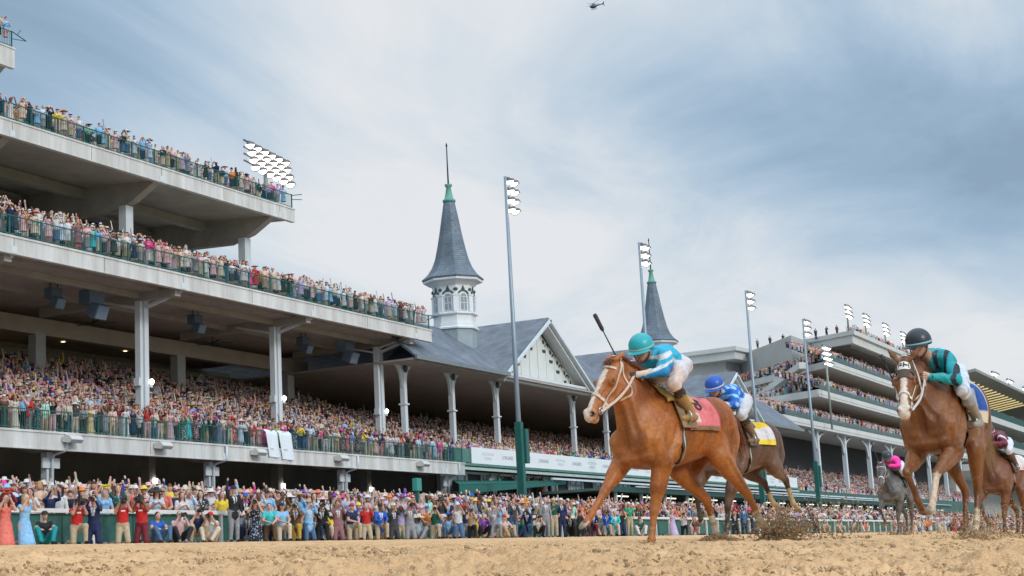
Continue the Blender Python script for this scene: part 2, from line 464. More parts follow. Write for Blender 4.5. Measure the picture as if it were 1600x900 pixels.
def dirt_material():
    m = bpy.data.materials.new('dirt'); m.use_nodes = True; nt = m.node_tree; N = nt.nodes; L = nt.links; b = N['Principled BSDF']
    b.inputs['Roughness'].default_value = .95; b.inputs['Specular IOR Level'].default_value = .15
    tc = N.new('ShaderNodeTexCoord')
    def noise(s, d, r): n = N.new('ShaderNodeTexNoise'); n.inputs['Scale'].default_value = s; n.inputs['Detail'].default_value = d; n.inputs['Roughness'].default_value = r; L.new(tc.outputs['Object'], n.inputs['Vector']); return n
    a = noise(1.1, 6, .7); c = noise(11, 6, .75); e = noise(42, 4, .7)
    def ramp(src, p0, c0, p1, c1):
        r = N.new('ShaderNodeValToRGB'); L.new(src, r.inputs[0]); r.color_ramp.elements[0].position = p0; r.color_ramp.elements[0].color = c0; r.color_ramp.elements[1].position = p1; r.color_ramp.elements[1].color = c1; return r.outputs[0]
    mp = N.new('ShaderNodeMapping'); mp.inputs['Scale'].default_value = (.30, 1.5, 1); L.new(tc.outputs['Object'], mp.inputs[0]); L.new(mp.outputs[0], a.inputs['Vector'])
    base = ramp(a.outputs['Fac'], .35, (.77, .482, .255, 1), .66, (.57, .345, .172, 1))
    cl = ramp(c.outputs['Fac'], .54, (0, 0, 0, 1), .70, (1, 1, 1, 1))
    mx = N.new('ShaderNodeMix'); mx.data_type = 'RGBA'; L.new(cl, mx.inputs[0]); L.new(base, mx.inputs[6]); mx.inputs[7].default_value = (.33, .20, .10, 1)
    L.new(mx.outputs[2], b.inputs['Base Color'])
    f = noise(120, 3, .6); hs = N.new('ShaderNodeMath'); hs.operation = 'MULTIPLY_ADD'; L.new(f.outputs['Fac'], hs.inputs[0]); hs.inputs[1].default_value = .5; L.new(e.outputs['Fac'], hs.inputs[2])
    bp = N.new('ShaderNodeBump'); bp.inputs['Strength'].default_value = .65; bp.inputs['Distance'].default_value = .03; L.new(hs.outputs[0], bp.inputs['Height']); L.new(bp.outputs[0], b.inputs['Normal'])
    # crumbs: small darker specks
    sp = ramp(e.outputs['Fac'], .56, (1, 1, 1, 1), .70, (.72, .69, .65, 1)); ml = N.new('ShaderNodeMix'); ml.data_type = 'RGBA'; ml.blend_type = 'MULTIPLY'; ml.inputs[0].default_value = 1.0; L.new(mx.outputs[2], ml.inputs[6]); L.new(sp, ml.inputs[7]); L.new(ml.outputs[2], b.inputs['Base Color'])
    return m
def build_ground():
    def sheet(name, pts, m):
        o = link(name, np_mesh(name, pts, [tuple(range(len(pts)))]), m); tag(o, kind='structure'); return o
    sheet('ground', [(-3000, -3000, -1.2), (3000, -3000, -1.2), (3000, 3000, -1.2), (-3000, 3000, -1.2)], mat('far_grass', (.07, .10, .035), .9, var=.3, vscale=.05))
    sheet('infield', [(-200, -200, -.36), (600, -200, -.36), (600, -4.0, -.30), (-200, -4.0, -.30)], mat('infield_grass', (.06, .10, .03), .9, var=.35, vscale=1.5, bump=.5))
    # the dirt: a fan of fine cells near the camera, coarser with distance
    fine = np.linspace(R(3), R(54), 620); th = np.concatenate([np.linspace(R(-178), R(2.5), 40), fine, np.linspace(R(54.6), R(178), 24)])
    rr = np.concatenate([np.linspace(.15, 2.2, 24), 2.2 * (32 / 2.2) ** np.linspace(0, 1, 820)[1:], 32 * (430 / 32) ** np.linspace(0, 1, 150)[1:]])
    T, Q = np.meshgrid(th, rr)
    X = Q * np.cos(T); Y = np.clip(Q * np.sin(T), -4.0, 31.9); X = np.clip(X, -150, 430)
    P = np.stack([X.ravel(), Y.ravel(), np.zeros(X.size)], 1); r = Q.ravel()
    near = np.clip(11 / r, 0, 1)
    h = (vnoise(P, .7, 1) - .5) * .022 + (vnoise(P, 2.6, 2) - .5) * .014 + (vnoise(P, 7.0, 3) - .5) * .017
    h += np.maximum(vnoise(P, 14.0, 4) - .55, 0) * .050 * np.clip(26 / r, 0, 1)
    h += (vnoise(P, 33.0, 5) - .5) * .019 * near + np.maximum(vnoise(P, 46.0, 6) - .58, 0) * .050 * near + (vnoise(P, 90.0, 8) - .5) * .006 * near * near
    for yy in np.arange(-3, 31, .55):                # harrow lines along the straight
        h += np.exp(-((P[:, 1] - yy - .12 * vnoise(P * (1, 0, 0), .8, 7)) / .07) ** 2) * .006
    gp = np.random.default_rng(12)                   # hoof prints of earlier runners
    for k in range(520):
        px, py = gp.uniform(3.5, 26), gp.uniform(.6, 9.5); m = np.nonzero((np.abs(P[:, 0] - px) < .24) & (np.abs(P[:, 1] - py) < .24))[0]
        if len(m): q = ((P[m, 0] - px) ** 2 + (P[m, 1] - py) ** 2) / .0085; h[m] += -.030 * np.exp(-q) + .020 * np.exp(-((np.sqrt(q) - 1.45) / .45) ** 2)
    h *= np.clip((r - .5) / 1.5, .05, 1)
    P[:, 2] = ground_z(P[:, 1]) + h - .01
    ny, nx = T.shape; i = np.arange(ny * nx).reshape(ny, nx)
    F = np.stack([i[:-1, :-1].ravel(), i[:-1, 1:].ravel(), i[1:, 1:].ravel(), i[1:, :-1].ravel()], 1)
    keep = ~((P[F][:, :, 1].max(1) - P[F][:, :, 1].min(1) < 1e-6) | (P[F][:, :, 0].max(1) - P[F][:, :, 0].min(1) < 1e-6))
    F = F[keep][:, ::-1]
    o = link('track', np_mesh('track', P, F, smooth=True), dirt_material()); tag(o, kind='structure')
    z0, z1 = 1.25, 3.57
    sheet('apron', [(-150, 31.9, z0), (430, 31.9, z0), (430, 56, z1), (-150, 56, z1)], mat('concrete_apron', (.36, .35, .33), .85, var=.25, vscale=.8))
    sheet('paving', [(-150, 56, z1), (520, 56, z1), (520, 160, z1), (-150, 160, z1)], MATS['concrete_apron'])
build_ground()

# ================================================================ the near grandstand
M_CONC = mat('painted_concrete', (.66, .65, .62), .75, var=.16, vscale=1.3, base2=(.42, .40, .37), streak=True, bump=.08, bscale=12)
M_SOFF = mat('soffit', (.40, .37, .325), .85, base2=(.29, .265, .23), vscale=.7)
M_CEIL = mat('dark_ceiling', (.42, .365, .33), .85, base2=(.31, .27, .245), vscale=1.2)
M_BACK = mat('back_wall', (.52, .50, .44), .85, base2=(.36, .35, .31), vscale=.5)
M_WHITE = mat('white_steel', (.64, .68, .70), .5, base2=(.54, .58, .60), vscale=1.6, streak=True)
M_GREEN = mat('green_paint', (.012, .115, .095), .45, base2=(.009, .085, .072), vscale=2.5)
M_DKGREEN = mat('dark_green', (.012, .075, .062), .6, base2=(.008, .05, .044), vscale=2.0)
M_LAMP = mat('lamp_glow', (1, 1, 1), .4, emit=(1.0, .96, .90), estr=5.0)
M_WARM = mat('downlight_glow', (1, 1, 1), .4, emit=(1.0, .78, .48), estr=3.0)
M_SPK = mat('speaker_grey', (.10, .14, .19), .6, var=.2, vscale=8)
M_BLACK = mat('black_metal', (.02, .021, .023), .5)
M_SLATE = slate_material('slate', (.165, .19, .225), (.125, .145, .175), .40)

def railing(parent, x0, x1, y, z, h=1.07, name='railing', ends=True, m=None, pitch=.14):
    m = m or M_GREEN
    mb = MB(); mb.box((x0, y - .03, z + h - .05), (x1, y + .03, z + h)); mb.box((x0, y - .02, z + .10), (x1, y + .02, z + .14))
    n = int((x1 - x0) / pitch)
    for i in range(n): x = x0 + pitch * (i + .5); mb.box((x - .009, y - .009, z + .14), (x + .009, y + .009, z + h - .05))
    r = mb.build(name, m, parent)
    pb = MB(); pb.box((-.035, -.035, 0), (.035, .035, h + .03)); first = None
    for i in range(int((x1 - x0) / 2.24) + 1):
        x = x1 - .05 - i * 2.24
        if first is None: o = first = pb.build('post', m, r)
        else: o = first.copy(); COL.objects.link(o); o.parent = r
        o.location = (x, y + .001, z)
    return r
def fascia(parent, x0, x1, y, z0, z1, name, joint=13.4, first=71.2, drips=True):
    """a deck edge beam with a thin lip and rubbed joints"""
    mb = MB(); mb.box((x0, y, z0), (x1, y + .35, z1)); mb.box((x0, y - .05, z1 - .09), (x1 + .05, y + .3, z1 + .015)); mb.box((x0, y - .02, z0 - .03), (x1 + .02, y + .30, z0 + .05))
    o = mb.build(name, M_CONC, parent); x = first - 3 * joint
    while x < x1:
        if x > x0 + 20: jb = MB(); jb.box((x - .20, y - .035, z0 + .02), (x + .20, y - .001, z0 + .38)); jb.build('joint_box', M_WHITE, o)
        x += joint
    x = first - 3 * joint + joint / 2
    while x < x1:
        if x > x0 + 20:
            sb = MB(); sb.box((x - .018, y - .004, z0 + .06), (x + .018, y + .01, z1 - .10)); sb.build('panel_joint', mat('joint_dark', (.14, .13, .12), .9), o)
        x += joint / 2
    return o
def disc(mb, c, r, n=12):
    mb.add([(c[0] + r * math.cos(2 * math.pi * k / n), c[1] + r * math.sin(2 * math.pi * k / n), c[2]) for k in range(n)], [tuple(range(n))[::-1]])

def near_stand():
    g = empty('grandstand', (70, 56, 3.05)); tag(g, 'tall open concrete grandstand with four crowded decks and white columns', 'grandstand')
    inv = Matrix.Translation((-70, -56, -3.05))
    X0 = 18
    # lower deck
    fascia(g, X0, 104.5, 56, 7.2, 8.1, 'lower_fascia', 13.4, 74.8)
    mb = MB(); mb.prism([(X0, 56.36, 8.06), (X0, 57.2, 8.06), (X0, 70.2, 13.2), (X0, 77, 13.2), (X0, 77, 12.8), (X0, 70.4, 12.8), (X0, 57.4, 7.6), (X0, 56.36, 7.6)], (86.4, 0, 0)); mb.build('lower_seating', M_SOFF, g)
    for x in np.arange(34.6, 105, 13.4):
        mb = MB(); mb.prism([(x - .2, 56.37, 7.22), (x - .2, 56.37, 7.6), (x - .2, 57.4, 7.6), (x - .2, 70, 12.6), (x - .2, 70, 11.4), (x - .2, 58.2, 7.22)], (.4, 0, 0)); mb.build('deck_beam', M_SOFF, g)
    mb = MB(); mb.box((X0, 72, 3.05), (104, 72.3, 11)); mb.build('back_wall', M_BACK, g)
    mb = MB()
    for x in (66, 78, 91): mb.box((x, 71.7, 3.05), (x + 2.4, 71.95, 5.5))
    mb.build('concourse_doors', mat('door_dark', (.035, .035, .035), .6), g)
    railing(g, X0, 104.4, 56.12, 8.115)
    # posts under the lower deck, each with a T-shaped cap and a drain pipe
    first = None
    for x in (34.6, 48.0, 61.4, 74.8, 89.2, 103.4):
        if first is None:
            p = MB(); p.box((-.22, -.2, 0), (-.06, .2, 3.55)); p.box((.06, -.2, 0), (.22, .2, 3.55)); p.box((-.06, -.05, 0), (.06, .05, 3.55)); first = o = p.build('lower_column', M_WHITE, g)
            c = MB(); c.box((-.62, -.30, 3.3), (.62, -.202, 3.82)); c.box((-.22, -.2, 3.56), (.22, .2, 4.13)); c.build('cap', M_WHITE, o)
            q = MB(); q.tube([(.06, -1.30, 4.95), (.06, -1.30, 4.3), (.04, -1.15, 4.12), (.0, -.50, 3.98), (-.03, -.40, 3.8), (-.03, -.40, 0)], .075, 8); q.build('drain_pipe', M_WHITE, o)
        else: o = copy_tree(first, g)
        o.location = (x, 57.2, 3.05)
    first = None
    for x in (48.0, 61.8, 75.2, 88.6, 100):
        if first is None:
            p = MB(); p.box((-.3, -.3, 0), (.3, .3, 5.6)); first = o = p.build('inner_column', M_SOFF, g)
            q = MB(); q.box((.05, -.42, 3.2), (.35, -.305, 3.5)); q.build('bulkhead_lamp', mat('bulkhead_glow', (1, 1, 1), .4, emit=(1.0, .97, .92), estr=7.0), o)
        else: o = copy_tree(first, g)
        o.location = (x, 62, 3.05)
    # middle deck with its ceiling
    fascia(g, X0, 100.3, 56, 16.9, 17.8, 'middle_fascia', 13.4, 71.2)
    mb = MB(); mb.box((X0, 56.36, 17.35), (100.2, 58, 17.78)); mb.prism([(X0, 58, 17.78), (X0, 66, 21.6), (X0, 66, 21.0), (X0, 58, 17.35)], (74, 0, 0)); mb.build('middle_seating', M_SOFF, g)
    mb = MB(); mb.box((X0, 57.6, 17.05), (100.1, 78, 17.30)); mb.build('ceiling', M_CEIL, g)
    for x in np.arange(71.2 - 13.4 * 2, 100, 13.4): mb = MB(); mb.box((x - .25, 56.4, 16.55), (x + .25, 66.7, 17.04)); mb.build('ceiling_beam', M_SOFF, g)
    for y, d in ((59.1, .35), (62.8, .30)): mb = MB(); mb.box((X0, y - .15, 17.05 - d), (100, y + .15, 17.045)); mb.build('ceiling_beam', M_SOFF, g)
    for a, b in (((X0, 66.8, 15.5), (100, 67.4, 16.5)), ((X0, 72, 14.4), (100, 72.4, 15.6))): mb = MB(); mb.box(a, b); mb.build('cross_beam', mat('tan_beam', (.36, .32, .26), .85, var=.2, vscale=.8), g)
    mb = MB(); mb.box((X0, 77.2, 11), (104, 77.5, 17.04)); mb.build('upper_back_wall', M_BACK, g)
    mb = MB(); mb.box((74.2, 76.9, 13.6), (75.6, 77.18, 15.8)); mb.build('lit_doorway', mat('door_lit', (.5, .3, .12), .6, emit=(1, .62, .25), estr=.35), g)
    railing(g, X0, 100.2, 56.12, 17.82)
    mb = MB(); mb.tube([(100.2, 56.12, 18.9), (101.3, 56.0, 18.95)], .03, 6); mb.tube([(101.3, 56.0, 18.95), (101.0, 57.4, 18.6)], .03, 6); mb.build('rail_end', M_GREEN, g)
    first = None
    for x in (44.4, 57.8, 71.2, 84.6, 97.6):
        if first is None:
            c = MB(); c.box((-.34, -.19, 0), (-.12, .19, 8.3)); c.box((.06, -.19, 0), (.42, .19, 8.3)); c.box((-.12, -.04, 0), (.06, .04, 8.3)); first = o = c.build('column', M_WHITE, g)
            b = MB(); b.bar((.24, -.1, 7.95), (.24, -2.75, 8.62), .22, .16); b.bar((-.2, .1, 7.9), (-.2, 2.9, 8.60), .20, .14); b.bar((0, -.2, 8.25), (0, -2.9, 8.85), .10, .10); b.build('knee_brace', M_WHITE, o)
            q = MB(); q.box((-.62, -.3, 3.3), (-.345, .1, 3.75)); q.build('junction_box', M_WHITE, o); q = MB(); q.box((.425, -.25, 3.28), (.66, .1, 3.45)); q.build('lamp_bracket', M_WHITE, o)
            q = MB(); q.lathe([(.01, 0), (.17, .01), (.17, .06), (.10, .14), (.01, .15)], (.62, -.18, 3.62), 12, axis=((1, 0, 0), (0, 0, 1), (0, -1, 0))); q.build('column_lamp', mat('bulkhead_glow', (1, 1, 1)), o)
        else: o = copy_tree(first, g)
        o.location = (x, 59.1, 8.25)
    first = None
    for x in (57.8, 71.2, 84.6, 97.6):
        c = None
        if first is None: c = MB(); c.box((-.42, -.3, 0), (.42, .3, 6.2)); first = o = c.build('rear_column', mat('rear_column_paint', (.38, .38, .36), .7, var=.15), g)
        else: o = copy_tree(first, g)
        o.location = (x, 67.1, 9.4)
    first = None
    for y in (59.9, 63.9, 69.6, 74.5):
        for k in range(9):
            x = 47 + k * 6.4 + (y * .7) % 3.1
            if x > 99: continue
            if first is None: d = MB(); disc(d, (0, 0, 0), .15); first = o = d.build('downlight', M_WARM, g)
            else: o = first.copy(); COL.objects.link(o); o.parent = g
            o.location = (x, y, 17.04 if y < 66 else 17.0)
    # upper deck, set back
    fascia(g, X0, 94.6, 64, 26.2, 27.2, 'upper_fascia', 13.4, 79.3)
    mb = MB(); mb.box((X0, 64.36, 26.75), (94.5, 66, 27.18)); mb.prism([(X0, 66, 27.18), (X0, 72, 29.8), (X0, 72, 29.3), (X0, 66, 26.75)], (60, 0, 0)); mb.build('upper_seating', M_SOFF, g)
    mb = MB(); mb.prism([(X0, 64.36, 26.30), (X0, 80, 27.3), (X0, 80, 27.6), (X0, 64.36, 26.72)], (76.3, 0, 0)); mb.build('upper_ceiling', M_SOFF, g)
    mb = MB()
    for x in (39.1, 52.5, 65.9, 79.3, 92.4): mb.prism([(x - .32, 64.37, 26.22), (x - .32, 64.37, 26.30), (x - .32, 80, 27.29), (x - .32, 80, 25.2), (x - .32, 68.2, 24.7), (x - .32, 66.2, 25.2)], (.64, 0, 0))
    for y in (70.5, 75.5): mb.box((X0, y - .25, 26.0), (94, y + .25, 26.65))
    mb.build('upper_beams', M_SOFF, g)
    mb = MB(); mb.box((X0, 79.6, 17.3), (93.5, 80, 27.2)); mb.build('upper_wall', mat('upper_wall_paint', (.50, .47, .40), .8, var=.2, vscale=.6), g)
    for x in (62, 69, 76.5, 84): mb = MB(); mb.box((x, 74.2, 24.9), (x + 1.3, 75.1, 25.9)); mb.build('ceiling_unit', M_BLACK, g)
    railing(g, X0, 94.5, 64.12, 27.22)
    mb = MB(); mb.bar((94.4, 64.1, 28.2), (95.6, 64.0, 28.5), .06); mb.bar((94.4, 64.1, 27.9), (95.6, 64.0, 28.1), .05); mb.build('rail_end', M_GREEN, g)
    for i, x in enumerate((65.9, 79.3, 92.4)):
        if i == 0: c = MB(); c.box((-.36, -.3, 0), (.36, .3, 6.6)); first = o = c.build('upper_column', M_WHITE, g)
        else: o = copy_tree(first, g)
        o.location = (x, 67.0, 18.4)
    mb = MB(); mb.box((92.9, 67.3, 21.4), (94.2, 68.2, 21.7)); mb.box((93.1, 67.4, 21.75), (94.0, 68.1, 22.6)); mb.build('end_platform', M_SPK, g)
    # top deck, only its end shows
    fascia(g, X0, 70.2, 68, 32.3, 33.6, 'top_fascia', 13.4, 57.8)
    mb = MB(); mb.box((X0, 68.36, 33.1), (70.1, 76, 33.55)); mb.prism([(X0, 68.36, 32.35), (X0, 76, 32.35), (X0, 76, 30.2), (X0, 71.5, 30.6), (X0, 69.4, 31.6)], (51.8, 0, 0)); mb.build('top_seating', M_SOFF, g)
    railing(g, X0, 70.1, 68.12, 33.62, 1.07)
    mb = MB(); mb.bar((70, 68.1, 34.7), (71.3, 68.1, 34.4), .05); mb.bar((70, 68.1, 34.2), (71.3, 68.1, 34.4), .04); mb.bar((70.5, 68.1, 34.55), (70.8, 68.1, 35.0), .04); mb.build('rail_end', M_GREEN, g)
    for o in [q for q in bpy.data.objects if q.parent == g]: o.matrix_parent_inverse = inv
    return g
STAND = near_stand()

# things fixed to it by a bracket or a rope
def loudspeaker(x, y, z, big, label):
    r = empty('loudspeaker', (x, y, z)); tag(r, label, 'loudspeaker', 'loudspeakers hung under the middle deck')
    s = 1.0 if big else .72
    b = MB(); b.prism([(-.62 * s, -.35 * s, -.1), (.62 * s, -.35 * s, -.1), (.62 * s, .45 * s, -.1), (-.62 * s, .45 * s, -.1)], (0, 0, -.85 * s)); b.build('cabinet', M_SPK, r, bevel=.03)
    h = MB(); h.obox((0, -.38 * s, -1.32 * s), (.50 * s, 0, 0), (0, .34 * s, .15 * s), (0, -.15 * s, .38 * s)); h.build('horn', M_SPK, r, bevel=.02)
    f = MB(); f.obox((0, -.38 * s - .35 * s, -1.32 * s - .155 * s), (.44 * s, 0, 0), (0, .008, .004), (0, -.14 * s, .34 * s)); f.build('grille', mat('speaker_grille', (.17, .23, .30), .7, var=.2, vscale=40), r)
    k = MB(); k.tube([(-.4 * s, 0, -.1), (-.4 * s, 0, .15)], .03, 6); k.tube([(.4 * s, 0, -.1), (.4 * s, 0, .15)], .03, 6); k.build('bracket', M_BLACK, r)
loudspeaker(67.6, 59.6, 16.9, True, 'big blue-grey loudspeaker hung under the deck, two columns from the spire roof')
loudspeaker(94.4, 59.8, 16.9, True, 'blue-grey loudspeaker hung under the deck end nearest the spire roof')
loudspeaker(65.6, 60.6, 16.9, False, 'dark loudspeaker half hidden behind the big blue-grey one')
loudspeaker(78.2, 60.6, 16.9, False, 'dark loudspeaker under the middle deck between two white columns')
loudspeaker(90.8, 61.0, 16.9, False, 'dark loudspeaker beside the deck-end loudspeaker')
def ceiling_fan(x, y, label):
    r = empty('ceiling_fan', (x, y, 17.0)); tag(r, label, 'ceiling fan', 'ceiling fans under the middle deck')
    m = MB(); m.tube([(0, 0, .04), (0, 0, -.75)], .04, 6); m.lathe([(.02, -.70), (.16, -.74), (.18, -.86), (.05, -.95)], n=12); m.build('motor', M_BLACK, r)
    for k in range(5):
        a = 2 * math.pi * k / 5 + .3; c, s = math.cos(a), math.sin(a)
        b = MB(); b.bar((.15 * c, .15 * s, -.82), (1.35 * c, 1.35 * s, -.80), .20, .02); b.build('blade', M_BLACK, r)
ceiling_fan(73.4, 64.6, 'dark five-bladed ceiling fan near the big loudspeaker'); ceiling_fan(85.2, 64.6, 'dark five-bladed ceiling fan between the second and third columns')
def wall_light(x, label):
    r = empty('deck_light', (x, 55.92, 7.72)); r.scale = (.74, .74, .74); tag(r, label, 'floodlight', 'box floodlights on the lower deck edge')
    b = MB(); b.prism([(-.62, .05, .22), (-.62, -.55, .30), (-.62, -.85, -.02), (-.62, -.62, -.26), (-.62, .05, -.16)], (1.24, 0, 0)); b.build('housing', mat('light_housing', (.62, .60, .56), .5, var=.12, vscale=6), r, bevel=.02)
    l = MB(); l.obox((0, -.745, -.148), (.52, 0, 0), (0, .095, -.10), (0, .006, .006)); l.build('lens', mat('lens_glass', (.40, .42, .43), .2), r)
for x, lb in ((61.6, 'box floodlight on the deck edge, nearest the frame side'), (68.8, 'box floodlight on the deck edge under the yellow dress'), (77.7, 'box floodlight on the deck edge beside the hung white towels'),
              (86.9, 'box floodlight on the deck edge over the post with the pale cap'), (97.6, 'box floodlight on the deck edge nearest its end')): wall_light(x, lb)
def towel(x0, x1, zt, zb, label, sway):
    n, m = 8, 10; V = []
    for i in range(n + 1):
        for j in range(m + 1):
            u, v = i / n, j / m
            if v < .1: y = 56.12 + .05 - v * .8
            else: y = 56.0 - .05 * v - .03 * math.sin(u * 9 + 2 * v)
            V.append((x0 + (x1 - x0) * u + sway * v, y, zt - (zt - zb) * v + .02 * math.sin(u * 7)))
    k = m + 1; nv = len(V); V += [(a, b - .02, c) for a, b, c in V]
    F = []
    for i in range(n):
        for j in range(m): a = i * k + j; F += [(a, a + 1, a + k + 1, a + k), (nv + a, nv + a + k, nv + a + k + 1, nv + a + 1)]
    o = link('towel', np_mesh('towel', np.array(V), F, smooth=True), mat('towel_white', (.74, .78, .82), .9, var=.08, vscale=6)); tag(o, label, 'towel', 'towels hung over the railing')
towel(78.9, 80.1, 9.24, 7.55, 'white towel hung over the green railing, nearer the fascia floodlight', .25)
towel(80.25, 81.6, 9.24, 7.45, 'white towel hung over the green railing, next to the identical one', .3)

# ================================================================ the clubhouse with the twin spires
def clubhouse():
    g = empty('clubhouse', (125, 57, 3.05)); tag(g, 'old clubhouse with twin slate spires, white gables and a slate roof', 'building')
    roof = MB(); yr, zr = 72.0, 21.6
    X0, X1 = 97.2, 196.0
    gaps = ((112.4, 130.0), (137.2, 154.8), (162.8, 180.4)); cuts = [X0] + [v for q in gaps for v in q] + [X1]
    for i in range(len(cuts) - 1):
        a, b = cuts[i], cuts[i + 1]; low = [(a, 55.7, 15.46), (a, 55.65, 15.60), (a, 60.4, 19.5)] if i % 2 == 0 else [(a, 64.4, 20.0), (a, 64.35, 20.25)]
        roof.prism(low + [(a, yr, zr + .15), (a, 88, 15.5), (a, 88, 15.3), (a, yr, zr - .1)] + ([(a, 60.4, 19.2)] if i % 2 == 0 else []), (b - a, 0, 0))
    ro = roof.build('roof', M_SLATE, g)
    for a, b in ((X0 - .1, 112.2), (130.2, 137.0), (155.0, 162.6), (180.6, X1)): fb = MB(); fb.box((a, 55.5, 15.30), (b, 55.68, 15.64)); fb.build('gutter', mat('gutter_lead', (.20, .23, .25), .5, var=.3, vscale=2), ro)
    ce = MB(); ce.prism([(X0, 55.9, 15.42), (X0, 80, 15.42), (X0, 80, 15.28), (X0, 55.9, 15.28)], (X1 - X0, 0, 0)); ce.build('ceiling', M_CEIL, g)
    wl = MB(); wl.box((X0, 79.5, 8), (X1, 79.9, 15.5)); wl.build('back_wall', M_BACK, g)
    for x in np.arange(104, 190, 6.4): pn = MB(); pn.prism([(x, 74.5, 12.42), (x + 4.4, 74.5, 12.42), (x + 3.6, 74.5, 14.3), (x + .8, 74.5, 14.3)], (0, .25, 0)); pn.build('tan_panel', mat('tan_panel', (.55, .50, .39), .8, var=.25, vscale=.8), g)
    st = MB(); st.prism([(X0 + 7.5, 57.0, 8.3), (X0 + 7.5, 57.8, 8.3), (X0 + 7.5, 71, 12.4), (X0 + 7.5, 79, 12.4), (X0 + 7.5, 79, 12.0), (X0 + 7.5, 71.2, 12.0), (X0 + 7.5, 57.0, 7.9)], (X1 - X0 - 7.5, 0, 0)); st.build('seating', M_SOFF, g)
    def gable(xc, half, zt, zb, ov):
        """steep cross roof with a white bargeboard and pierced panel facing the track"""
        yf = 56.4; x0, x1 = xc - half, xc + half; yb = 70.0
        r = MB(); t = .22
        for s in (-1, 1):
            a = (xc, yf - ov, zt + .10); b = (xc + s * (half + .35), yf - ov, zb - .25)
            r.prism([a, b, (b[0], b[1], b[2] - t), (a[0], a[1], a[2] - t)], (0, yb - yf + ov, 0))
        o = r.build('gable_roof', M_SLATE, g)
        w = MB()
        for s in (-1, 1):
            w.bar((xc - s * .12, yf - ov - .06, zt - .16), (xc + s * (half + .34), yf - ov - .06, zb - .50), .20, .36, up=(0, -1, 0))
            w.bar((xc, yf - .2, zt - .55), (xc + s * (half + .1), yf - .2, zb - .75), .10, .14)
        w.build('bargeboard', M_WHITE, o)
        p = MB(); p.prism([(x0 + .5, yf + .9, zb), (x1 - .5, yf + .9, zb), (xc, yf + .9, zt - .75)], (0, .2, 0))
        for k in range(1, 10):
            xx = x0 + .5 + (2 * half - 1) * k / 10; hh = (zt - .75 - zb) * (1 - abs(xx - xc) / (half - .5)); p.box((xx - .05, yf + .85, zb + .1), (xx + .05, yf + .895, zb + max(hh - .1, .15)))
        p.build('gable_panel', mat('gable_white', (.70, .72, .70), .6, var=.1, vscale=2), o)
        sf = MB()
        for s in (-1, 1): sf.prism([(xc, yf - ov + .05, zt - .22), (xc + s * (half + .2), yf - ov + .05, zb - .50), (xc + s * (half + .2), yf - ov + .05, zb - .44), (xc, yf - ov + .05, zt - .16)], (0, .95 + ov, 0))
        sf.build('gable_soffit', MATS['gable_white'], o)
        # pierced ornament: discs, brackets and crescents that step up both slopes
        n = MB()
        for s in (-1, 1):
            for k in range(5):
                f = .16 + .17 * k; xx = xc + s * (half - 1.0) * f; zz = zt - 1.05 - (zt - .75 - zb) * f
                if zz < zb + .3: continue
                def D(cx, cz, rr, a0=0, a1=360):
                    A = np.radians(np.linspace(a0, a1, 11)); P = [(cx + rr * math.cos(q), yf + .86, cz + rr * math.sin(q)) for q in A]
                    if a1 - a0 < 350: P += [(cx + rr * .66 * math.cos(q), yf + .86, cz + rr * .66 * math.sin(q)) for q in A[::-1]]
                    else: P = P[:-1]
                    n.prism(P, (0, .035, 0))
                D(xx, zz, .20); D(xx + s * .62, zz - .50, .42, 20, 160)
                n.prism([(xx + s * .05 - .28, yf + .86, zz - .95), (xx + s * .05 + .28, yf + .86, zz - .95), (xx + s * .05 + .36, yf + .86, zz - .68), (xx + s * .05 - .36, yf + .86, zz - .68)], (0, .035, 0))
        n.build('ornament', mat('ornament_green', (.03, .06, .055), .6), o)
        b = MB(); b.box((x0 - .1, yf - .05, zb - .62), (x1 + .1, yf + .35, zb - .04)); b.box((x0 - .1, yf - .14, zb - .16), (x1 + .1, yf + .40, zb + .05)); b.build('tie_beam', M_WHITE, o)
        vt = MB(); vt.box((xc - 5.2, 62.0, zb + 2.05), (xc - 4.6, 62.6, zb + 2.75)); vt.build('roof_vent', M_BLACK, o)
        return o
    gable(121.2, 8.9, 21.15, 15.75, .35); gable(146.0, 8.9, 21.15, 15.75, .35); gable(171.6, 8.9, 20.9, 15.75, .35)
    # columns with scrolled brackets
    first = None
    for x in (99.6, 107.0, 114.6, 129.9, 137.5, 152.0, 160.0, 179.0):
        if first is None:
            c = MB(); c.box((-.19, -.19, 0), (.19, .19, 7.3)); c.box((-.30, -.30, 4.05), (.30, .30, 4.16)); first = o = c.build('column', M_WHITE, g)
            k = MB()
            for s in (-1, 1):
                P = [(s * .19, -.1, 5.3), (s * .19, -.1, 7.25), (s * 1.15, -.1, 7.25), (s * 1.10, -.1, 6.95), (s * .62, -.1, 6.65), (s * .42, -.1, 6.15), (s * .30, -.1, 5.6)]
                k.prism(P, (0, .2, 0))
            k.build('bracket', M_WHITE, o)
            r_ = MB(); r_.lathe([(.01, 0), (.30, .01), (.30, .06), (.01, .07)], (0, -.20, 6.75), 14, axis=((1, 0, 0), (0, 0, 1), (0, -1, 0))); r_.build('rosette', M_DKGREEN, o)
        else: o = copy_tree(first, g)
        o.location = (x, 58.2, 8.3)
    # balcony front, printed banner, office windows below
    bl = MB(); bl.box((104.8, 57.0, 7.95), (X1, 57.4, 9.35)); bl.box((104.8, 56.7, 8.02), (X1, 57.05, 8.22)); bl.build('balcony_front', mat('balcony_green', (.06, .17, .14), .6, base2=(.11, .24, .20), vscale=1.2), g)
    gb = MB(); gb.box((104.8, 56.85, 7.72), (X1, 57.2, 7.95)); gb.build('balcony_ledge', mat('pale_ledge', (.50, .58, .55), .6, var=.2), g)
